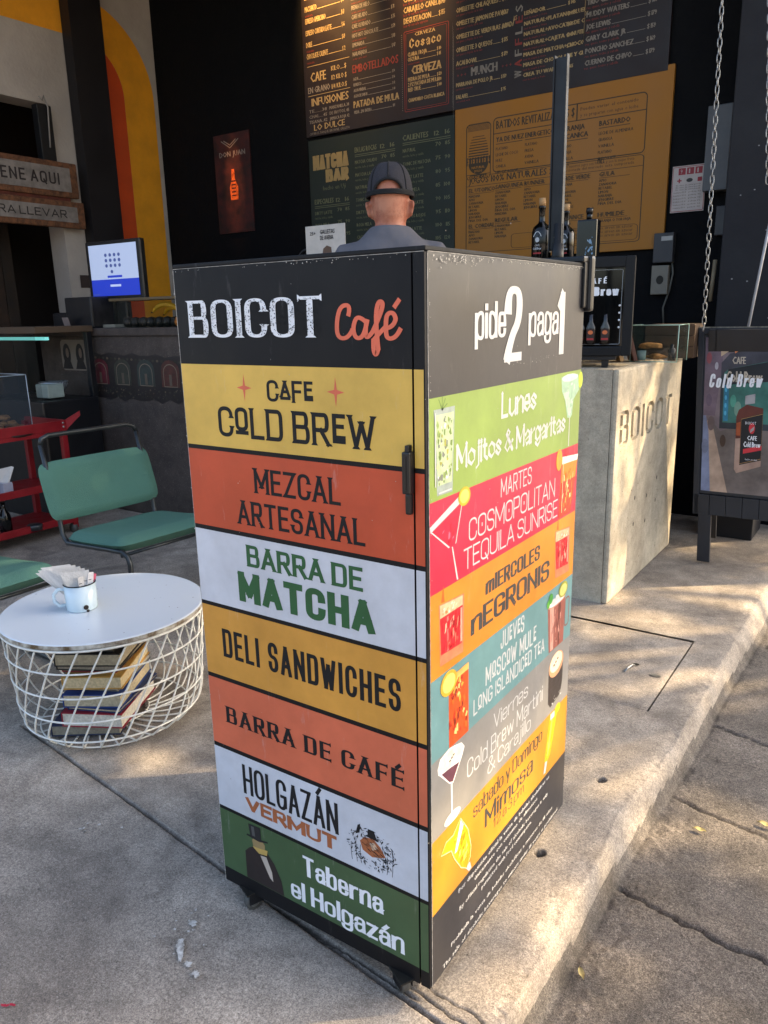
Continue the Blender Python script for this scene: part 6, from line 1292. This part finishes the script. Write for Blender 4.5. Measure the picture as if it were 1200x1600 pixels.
mb = MB(); mb.add([(-.028, -.02, .07), (.028, .0, .07), (.04, .03, .17), (-.035, -.035, .15), (-.028, -.01, .07), (.028, .01, .07), (.05, .04, .165), (-.05, -.02, .14)], [(0, 1, 2, 3), (4, 7, 6, 5), (0, 3, 7, 4), (1, 5, 6, 2)], M_nap); mb.build('folded_napkin', nc)
# tray of biscuits under a clear cover
tr = thing('biscuit_tray', 'dark round tray standing on top of the red trolley', 'tray', (-3.84, 1.45, .642)); mb = MB(); mb.lathe([(0, 0), (.19, .0), (.215, .018), (.21, .022), (.185, .008), (0, .008)], mat('tray_dark', '#1f1512', .4), n=40); mb.build('tray_disc', tr)
M_bis = mat('biscuit', '#8a6a4c', .85, var=.5, vs=30, bump=.6, bs=60)
k = 0
for i in range(44):
    a = rng.uniform(0, 2*PI); r = .17*math.sqrt(rng.random()); hh = .660+.15*max(0, 1-r/.17)*rng.random()
    lump(-3.84+r*math.cos(a), 1.42+r*math.sin(a), hh, .036, .03, .018, M_bis, 'biscuit', 'lumpy brown biscuit heaped with its likes on the trolley tray', 'biscuit', 'biscuits heaped on the trolley tray', seed=20+i)
cv_ = thing('clear_cover', 'clear upright food cover standing over the biscuits on the trolley', 'cover', (-3.84, 1.47, .668)); mb = MB(); G_ = mat('clear_plastic', '#3a444c', .05, var=0, alpha=.2, spec=.9)
mb.box((-.16, -.22, .0), (.12, -.217, .33), G_); mb.box((-.16, .10, .0), (.12, .103, .33), G_); mb.box((.117, -.217, .0), (.12, .10, .33), G_); mb.box((-.16, -.217, 0), (-.157, .10, .33), G_); mb.box((-.16, -.22, .33), (.12, .103, .333), G_); mb.build('clear_wall', cv_)
mb = MB(); 
for a, b in (((.12, -.22, 0), (.12, -.22, .33)), ((.12, .10, 0), (.12, .10, .33)), ((.12, -.22, .332), (.12, .10, .332)), ((-.16, .10, .332), (.12, .10, .332))): mb.tube([a, b], .0025, mat('clear_rib', '#aab6c0', .2, spec=.9), 5)
mb.build('edge', cv_)
# glass counter with a cool lamp at the far left
dc = thing('chilled_counter', 'black chilled display counter with a teal lamp tube at the left edge', 'display case', (-4.30, 1.80, 0)); mb = MB(); mb.box((-.45, .0, 0), (.34, .42, .80), M_pl, .01); mb.box((-.45, .0, 1.23), (.36, .42, 1.27), mat('case_wood', '#4a3a2a', .6), .004); mb.box((.30, .38, .8), (.34, .42, 1.23), M_pl, .003); mb.build('case_body', dc)
mb = MB(); mb.box((-.44, .01, .80), (.33, .015, 1.23), M_gl2); mb.build('glass_pane', dc); mb = MB(); mb.box((-.42, .10, 1.185), (.30, .13, 1.205), mat('teal_lamp', '#8fe6e0', .3, var=0, emit='#7fe8e2', es=.15)); mb.build('lamp_tube', dc)
mb = MB(); mb.lathe([(0, 0), (.05, .0), (.09, .07), (.1, .1), (.095, .1), (.05, .01), (0, .01)], mat('bowl_steel', '#a8adb0', .2, .7), (.1, .25, .805), 24); mb.box((.12, .1, .81), (.26, .22, .90), mat('tub', '#8d9a92', .4), .01); mb.build('bowl', dc)

# ------------------------------------------------------------------ the man in the cap
hx_, hy_, face = -1.115, 1.585, .52        # he looks towards the menus, slightly to the left of straight on
man = thing('person', 'man in a grey t-shirt and dark trucker cap seen from behind', 'person', (hx_, hy_, 0), face)
M_skin = mat('skin', '#b57c62', .5, vs=16, col2='#9a5a45', bump=.25, bs=150); M_tee = mat('grey_tshirt', '#5a5a60', .9, var=.10, vs=7, bump=.55, bs=9); M_jean = mat('dark_trousers', '#22262f', .9, var=.2, bump=.3, bs=30)
def loft(bm, rings, n=28):
    V = []
    for (cx, cy, z, rx, ry, p) in rings:
        row = []
        for k in range(n):
            a = 2*PI*k/n; c, s = math.cos(a), math.sin(a); row.append(bm.verts.new((cx+rx*math.copysign(abs(c)**p, c), cy+ry*math.copysign(abs(s)**p, s), z)))
        V.append(row)
    for i in range(len(V)-1):
        for k in range(n): bm.faces.new((V[i][k], V[i][(k+1) % n], V[i+1][(k+1) % n], V[i+1][k]))
    bm.faces.new(list(reversed(V[0]))); bm.faces.new(V[-1])
def tubebm(bm, pts, rs, n=14):
    mb_ = MB(); mb_.tube(pts, rs, M_skin, n); vs = [bm.verts.new(v) for v in mb_.v]
    for f in mb_.f: bm.faces.new([vs[i] for i in f])
def ball(bm, c, r, sc=(1, 1, 1), M=None):
    d = bmesh.ops.create_icosphere(bm, subdivisions=3, radius=r)
    for v in d['verts']:
        p = Vector((v.co.x*sc[0], v.co.y*sc[1], v.co.z*sc[2])); v.co = (M @ p if M is not None else p)+Vector(c)
def remesh(bm, name, m, voxel, parent, smooth=3):
    me = bpy.data.meshes.new(name); bm.to_mesh(me); bm.free(); o = bpy.data.objects.new(name, me); COL.objects.link(o)
    r = o.modifiers.new('r', 'REMESH'); r.mode = 'VOXEL'; r.voxel_size = voxel; s_ = o.modifiers.new('s', 'SMOOTH'); s_.factor = .6; s_.iterations = smooth
    bpy.context.view_layer.update(); me2 = bpy.data.meshes.new_from_object(o.evaluated_get(bpy.context.evaluated_depsgraph_get())); o.modifiers.clear(); o.data = me2; me2.materials.clear(); me2.materials.append(m)
    me2.polygons.foreach_set('use_smooth', [True]*len(me2.polygons)); o.parent = parent; return o
# body: +y is forward
bm = bmesh.new()
loft(bm, [(0, 0, .90, .16, .11, .8), (0, .0, 1.05, .15, .10, .8), (0, .0, 1.25, .17, .11, .8), (0, -.005, 1.32, .182, .105, .8), (0, -.01, 1.38, .160, .092, .85), (0, -.012, 1.42, .118, .08, .9), (0, -.01, 1.46, .078, .07, .95), (0, -.008, 1.499, .058, .062, 1), (0, -.004, 1.57, .057, .060, 1), (0, .0, 1.60, .057, .060, 1), (0, .004, 1.63, .060, .066, 1)])
loft(bm, [(0, .010, 1.585, .030, .04, 1), (0, .012, 1.60, .052, .072, .95), (0, .012, 1.625, .057, .082, .95), (0, .01, 1.66, .062, .090, .95), (0, .008, 1.70, .068, .097, .95), (0, .006, 1.745, .076, .101, .95), (0, .004, 1.785, .074, .096, .95), (0, .003, 1.82, .060, .078, .95), (0, .003, 1.84, .036, .05, 1), (0, .003, 1.847, .012, .02, 1)], 32)
ball(bm, (0, .108, 1.675), .016, (.8, 1.1, 1.3)); ball(bm, (0, .085, 1.615), .026, (1.1, .8, .8)); ball(bm, (-.03, .09, 1.715), .012); ball(bm, (.03, .09, 1.715), .012); ball(bm, (0, .098, 1.642), .012, (2., .7, .8))
for s in (-1, 1):
    Me = Matrix.Rotation(s*.75, 3, 'Z'); ball(bm, (s*.077, -.002, 1.690), .030, (.30, .62, 1.10), Me); ball(bm, (s*.084, -.010, 1.704), .020, (.36, .8, .95), Me); ball(bm, (s*.070, .002, 1.668), .014, (.5, .6, 1.1), Me)
    sh = Vector((s*.18, -.01, 1.33)); el = Vector((s*.235, .03, 1.14)); wr = Vector((s*.15, .24, 1.12)); tubebm(bm, [(s*.10, -.01, 1.36), sh, sh*.5+el*.5, el], [.042, .05, .044, .038]); tubebm(bm, [el, el*.5+wr*.5, wr], [.038, .034, .024]); ball(bm, wr+Vector((-s*.02, .045, 0)), .034, (1.0, 1.3, .55))
    for f in range(4): b0 = wr+Vector((-s*(-.012+.016*f)-s*.015, .08, .0)); tubebm(bm, [b0-Vector((0, .03, 0)), b0+Vector((-s*.004, .015+.004*f*(3-f), -.004)), b0+Vector((-s*.008, .038+.004*f*(3-f), -.018))], [.009, .008, .0065], 8)
    tubebm(bm, [wr+Vector((-s*.04, .03, .01)), wr+Vector((-s*.062, .055, .012)), wr+Vector((-s*.068, .075, .004))], [.011, .0095, .008], 8)
    hp = Vector((s*.085, 0, .93)); kn = Vector((s*.10, .02, .50)); an = Vector((s*.11, -.02, .09)); tubebm(bm, [hp, hp*.5+kn*.5, kn, kn*.5+an*.5, an], [.088, .072, .054, .05, .036]); tubebm(bm, [an, (s*.112, -.02, .045)], [.036, .034]); ball(bm, (s*.118, .05, .035), .04, (.85, 2.4, .7))
def lift(bm):
    for v in bm.verts:
        z_ = v.co.z
        if z_ < 1.55: v.co.z += .135*min(1, max(0, (z_-1.0)/.38))*(1 if z_ < 1.50 else max(0, (1.55-z_)/.05))
lift(bm); body_ = remesh(bm, 'body', M_skin, .0065, man, 3)
bm = bmesh.new()
loft(bm, [(0, 0, .86, .185, .135, .8), (0, .0, 1.05, .178, .128, .8), (0, .0, 1.25, .195, .132, .8), (0, -.008, 1.32, .205, .128, .8), (0, -.012, 1.38, .190, .118, .85), (0, -.014, 1.42, .150, .104, .9), (0, -.014, 1.455, .110, .090, .95), (0, -.013, 1.485, .080, .078, 1), (0, -.012, 1.505, .068, .070, 1)])
for s in (-1, 1): tubebm(bm, [(s*.10, -.01, 1.39), (s*.165, -.01, 1.375), (s*.210, .0, 1.32), (s*.232, .01, 1.22)], [.055, .066, .064, .062])
lift(bm); tee = remesh(bm, 'tshirt', M_tee, .0085, man, 4)
r8 = vn
me = tee.data; Vc = np.empty(len(me.vertices)*3); me.vertices.foreach_get('co', Vc); Vc = Vc.reshape(-1, 3)
fold = .006*np.sin(Vc[:, 2]*60+Vc[:, 0]*26+3*fbm(Vc[:, 0], Vc[:, 2], 9, 5))*sst(1.2, 1.4, Vc[:, 2])*.6+.007*fbm(Vc[:, 0]*1.4, Vc[:, 2]*1.0, 11, 7); Vc[:, 1] -= fold; me.vertices.foreach_set('co', Vc.ravel()); me.update()
mb = MB()
for i in range(900):
    a = rng.uniform(PI*1.05, PI*1.95); z_ = rng.uniform(1.655, 1.73); rx_ = .0665+.05*(z_-1.655)*1.2; p = Vector((rx_*math.cos(a), .008+(.089+.07*(z_-1.655))*math.sin(a), z_)); n_ = Vector((math.cos(a), math.sin(a), 0)); t2 = Vector((-math.sin(a), math.cos(a), 0))
    mb.add([p-t2*.0004, p+t2*.0004, p+n_*.0022-Vector((0, 0, .0022))], [(0, 1, 2)], mat('stubble', '#4a3a30', .9))
o_ = mb.build('hair_stubble', man); o_['kind'] = 'stuff'
mb = MB(); mb.tube([(.067*math.cos(a), -.010+.069*math.sin(a), 1.612+.012*math.sin(a)) for a in np.linspace(0, 2*PI, 40)[:-1]], .0065, M_tee, 8, close=True); mb.build('collar', tee)
bm = bmesh.new(); loft(bm, [(0, 0, .80, .19, .13, .8), (0, 0, .92, .18, .125, .8), (0, 0, 1.0, .165, .115, .8)])
for s in (-1, 1): tubebm(bm, [(s*.085, 0, .90), (s*.09, .01, .7), (s*.10, .02, .50), (s*.11, -.01, .12), (s*.112, -.01, .06)], [.102, .09, .075, .066, .068])
remesh(bm, 'trousers', M_jean, .009, man, 3)
for s in (-1, 1): mb = MB(); mb.box((s*.118-.05, -.07, .001), (s*.118+.05, .20, .07), mat('shoe', '#1b1a1a', .5), .03); mb.build('shoe', man)
# hair stubble and the trucker cap
M_mesh = mat('cap_mesh', '#323137', .9, var=.3, vs=160, bump=.5, bs=500); M_cap = mat('cap_black', '#101114', .8, var=.1, bump=.2, bs=200); M_cw = mat('cap_white', '#b9b9b4', .8, var=.05)
cap = MB(); n, mm = 72, 26; rings = []; vs = []
CZ0 = 1.735
for j in range(mm+1):
    t = j/mm; z_ = CZ0+.120*math.sin(t*PI/2)**1.0; rr = math.cos(t*PI/2)**.62 if t < 1 else 0.
    for k in range(n): a = 2*PI*k/n; vs.append((.0875*rr*math.cos(a), .005+.112*rr*math.sin(a), z_-.012*(1-t)*math.sin(a)*-1*0))
fs_m, fs_c, fs_w = [], [], []
for j in range(mm):
    for k in range(n):
        a = 2*PI*(k+.5)/n; back = math.sin(a) < .15; f = (j*n+k, j*n+(k+1) % n, (j+1)*n+(k+1) % n, (j+1)*n+k)
        da = (a-1.5*PI+PI) % (2*PI)-PI                                  # angle from the back
        if abs(da) < .66 and j/mm < .27*math.sqrt(max(0, 1-(da/.68)**2)): continue     # arched opening
        (fs_m if back else fs_w).append(f)
cap.add(vs, fs_m, M_mesh, True); cap.add(vs, fs_w, M_cw, True); crown = cap.build('cap', man); so_ = crown.modifiers.new('s', 'SOLIDIFY'); so_.thickness = .002
mb = MB()
def capp(a, t, off=.001): rr = math.cos(t*PI/2)**.62+off/.09; return ((.0875*rr)*math.cos(a), .005+(.112*rr)*math.sin(a), CZ0+.120*math.sin(t*PI/2))
for z_, t0 in ((0, 0), (.008, .03), (.014, .05)): mb.tube([capp(a, t0, .0015) for a in np.linspace(0, 2*PI, 49)[:-1]], .0055, M_cap, 6, close=True)
mb.tube([capp(1.5*PI+.66*math.cos(q), .27*max(0.0, math.sin(q)), .0015) for q in np.linspace(0, PI, 17)], .0055, M_cap, 6)
for a in (1.5*PI, 1.5*PI-.85, 1.5*PI+.85): mb.tube([capp(a, t, .001) for t in np.linspace(.29 if a == 1.5*PI else .02, .96, 10)], .0028, M_cap, 5)
mb.lathe([(0, 0), (.008, .0), (.006, .005), (0, .006)], M_cap, (0, .005, CZ0+.120), 12); mb.build('trim', crown)
mb = MB(); P = []
for i in range(13):
    a = PI*i/12; P.append((.075*math.cos(a), .09+.0*math.sin(a), CZ0+.004)); 
Q_ = [(.08*math.cos(PI*i/12), .085+.095*math.sin(PI*i/12), CZ0-.006-.012*math.sin(PI*i/12)) for i in range(13)]
mb.add(P+Q_+[(x, y, z_-.003) for x, y, z_ in P+Q_], [(i, i+1, 14+i, 13+i) for i in range(12)]+[(26+i, 39+i, 40+i, 27+i) for i in range(12)], M_cap); mb.build('peak', crown)

# ------------------------------------------------------------------ small litter
def leaf(x, y, z, L_, rz, lab):
    mb = MB(); n_ = 8; P = []
    for i in range(n_+1):
        t = i/n_; w_ = L_*.19*math.sin(PI*t)**.8+.0004; zz = .004*math.sin(PI*t)+.002*math.sin(t*9)
        P += [(L_*(t-.5), -w_, zz+.003), (L_*(t-.5), 0, zz), (L_*(t-.5), w_, zz+.0035)]
    fs = [(3*i+j, 3*(i+1)+j, 3*(i+1)+j+1, 3*i+j+1) for i in range(n_) for j in range(2)]; mb.add(P, fs, mat('dry_leaf', '#b3a36a', .7, var=.3, vs=60), True); mb.tube([(-L_*.5, 0, .001), (-L_*.62, .002, .003)], .0008, mat('leaf_stem', '#7b6a44', .7), 5)
    o = mb.build('dry_leaf', loc=(x, y, z)); o.rotation_euler = (.1, .05, rz); tag(o, lab, 'leaf')
leaf(.289, .955, -.094, .034, .1, 'pale dry leaf on the paving in the middle right'); leaf(.185, .322, -.092, .03, -.9, 'dry leaf on the paving nearest the bottom of the kerb'); leaf(.436, 1.075, -.094, .04, -.1, 'curled dry leaf at the paving joint by the right edge')
mb = MB(); FF2 = frame((-.70, -.449, .0), (1, 0, 0), (0, 1, 0))
for i in range(7): u = -.010+.0035*i; disc(mb, FF2, u, .6*u+rng.normal(0, .0015), .0035+.001*(i % 3), .0022, mat('red_scrap', '#a81f35', .6), .005+i*1e-4, 6)
tag(mb.build('red_scrap'), 'tiny crimson scrap lying on the grey floor in the corner', 'scrap')

# ------------------------------------------------------------------ street tree whose leaves dapple the pavement (outside the frame)
TREE_T = 4.6
M_bark = mat('tree_bark', '#4a3c2e', .9, var=.4, vs=12, bump=.8, bs=20); M_leaf = mat('tree_leaf', '#3d5a22', .6, var=.3, vs=3)
tree = thing('street_tree', 'broad leafy street tree shading the cafe front', 'tree', (0, 0, 0))
mb = MB(); tp = [(5.2, 6.6, -.15), (5.15, 6.5, 1.2), (5.0, 6.3, 2.6), (4.9, 6.1, 3.8), (4.7, 5.9, 5.2)]; mb.tube(tp, [.2, .16, .14, .11, .05], M_bark, 12)
for i in range(16):
    a = rng.uniform(0, 2*PI); r = rng.uniform(.8, 2.6); s_ = Vector(tp[3]); e = Vector((4.6+r*math.cos(a), 5.9+r*math.sin(a), rng.uniform(4.6, 6.6))); md_ = s_*.5+e*.5+Vector((rng.normal(0, .15), rng.normal(0, .15), .25)); mb.tube([s_, md_, e], [.055, .03, .01], M_bark, 6)
mb.build('trunk', tree)
def lit(x, y):
    """share of the sun that should reach the ground point through the crown"""
    w = y-.838*x
    if x > -.42:
        if 2.20 < y < 2.50 and x > -.38: return .02
        if 1.10 < y-.45*x < 1.46 and -.35 < x < .2: return .01
        if x > .14 and 1.22 < y < 1.80: return .01
        if -.2 < x < .19 and .70 < y-.15*x < .83: return .05
        if .12 < x < .20 and y < .75: return .05
        if x > .17: return .02 if .56 < y < .93 else .12 if .34 < y <= .56 else .18 if y <= .34 else .66
        if y > 2.75 and x > -.3: return .15
        return .74 if y > .7 else .50
    if -.02 < w < .80: return .014 if x > -1.45 else .004
    if w > 2.45 and x > -1.9: return .50 if x > -1.25 else .25
    if -1.25 < x < -.92 and .15 < y < .30: return .35
    return .004
lv = []; D_ = Vector((1.2, 1.0, 1.21))
gx, gy = rng.uniform(-4.6, 1.5, 120000), rng.uniform(-2.6, 4.6, 120000); tt = rng.uniform(3.9, 5.4, 120000); uu = rng.random(120000)
q = MB(); cnt = 0; vsl = []; fsl = []
for x, y, t, u in zip(gx, gy, tt, uu):
    if math.hypot(x+1.2, y-1.0) > 3.9: continue
    # keep the leaf only where its shadow is wanted, looking at its footprint
    L_ = max(lit(x, y), lit(x+.05, y), lit(x-.05, y), lit(x, y+.05), lit(x, y-.05))
    if u > -math.log(max(.002, L_))/19.: continue
    c = Vector((x, y, 0))+D_*t; s_ = rng.uniform(.05, .095)
    n_ = (SD+Vector(rng.normal(0, .45, 3))).normalized(); a_ = n_.orthogonal().normalized(); b_2 = n_.cross(a_); an = rng.uniform(0, 6.28); a2 = a_*math.cos(an)+b_2*math.sin(an); b3 = n_.cross(a2)
    o = len(vsl); vsl += [c-a2*s_, c+b3*s_*.45-n_*.006, c+a2*s_, c-b3*s_*.45-n_*.006]; fsl.append((o, o+1, o+2, o+3)); cnt += 1
q.add(vsl, fsl, M_leaf); q.build('crown', tree)
print('leaves', cnt)
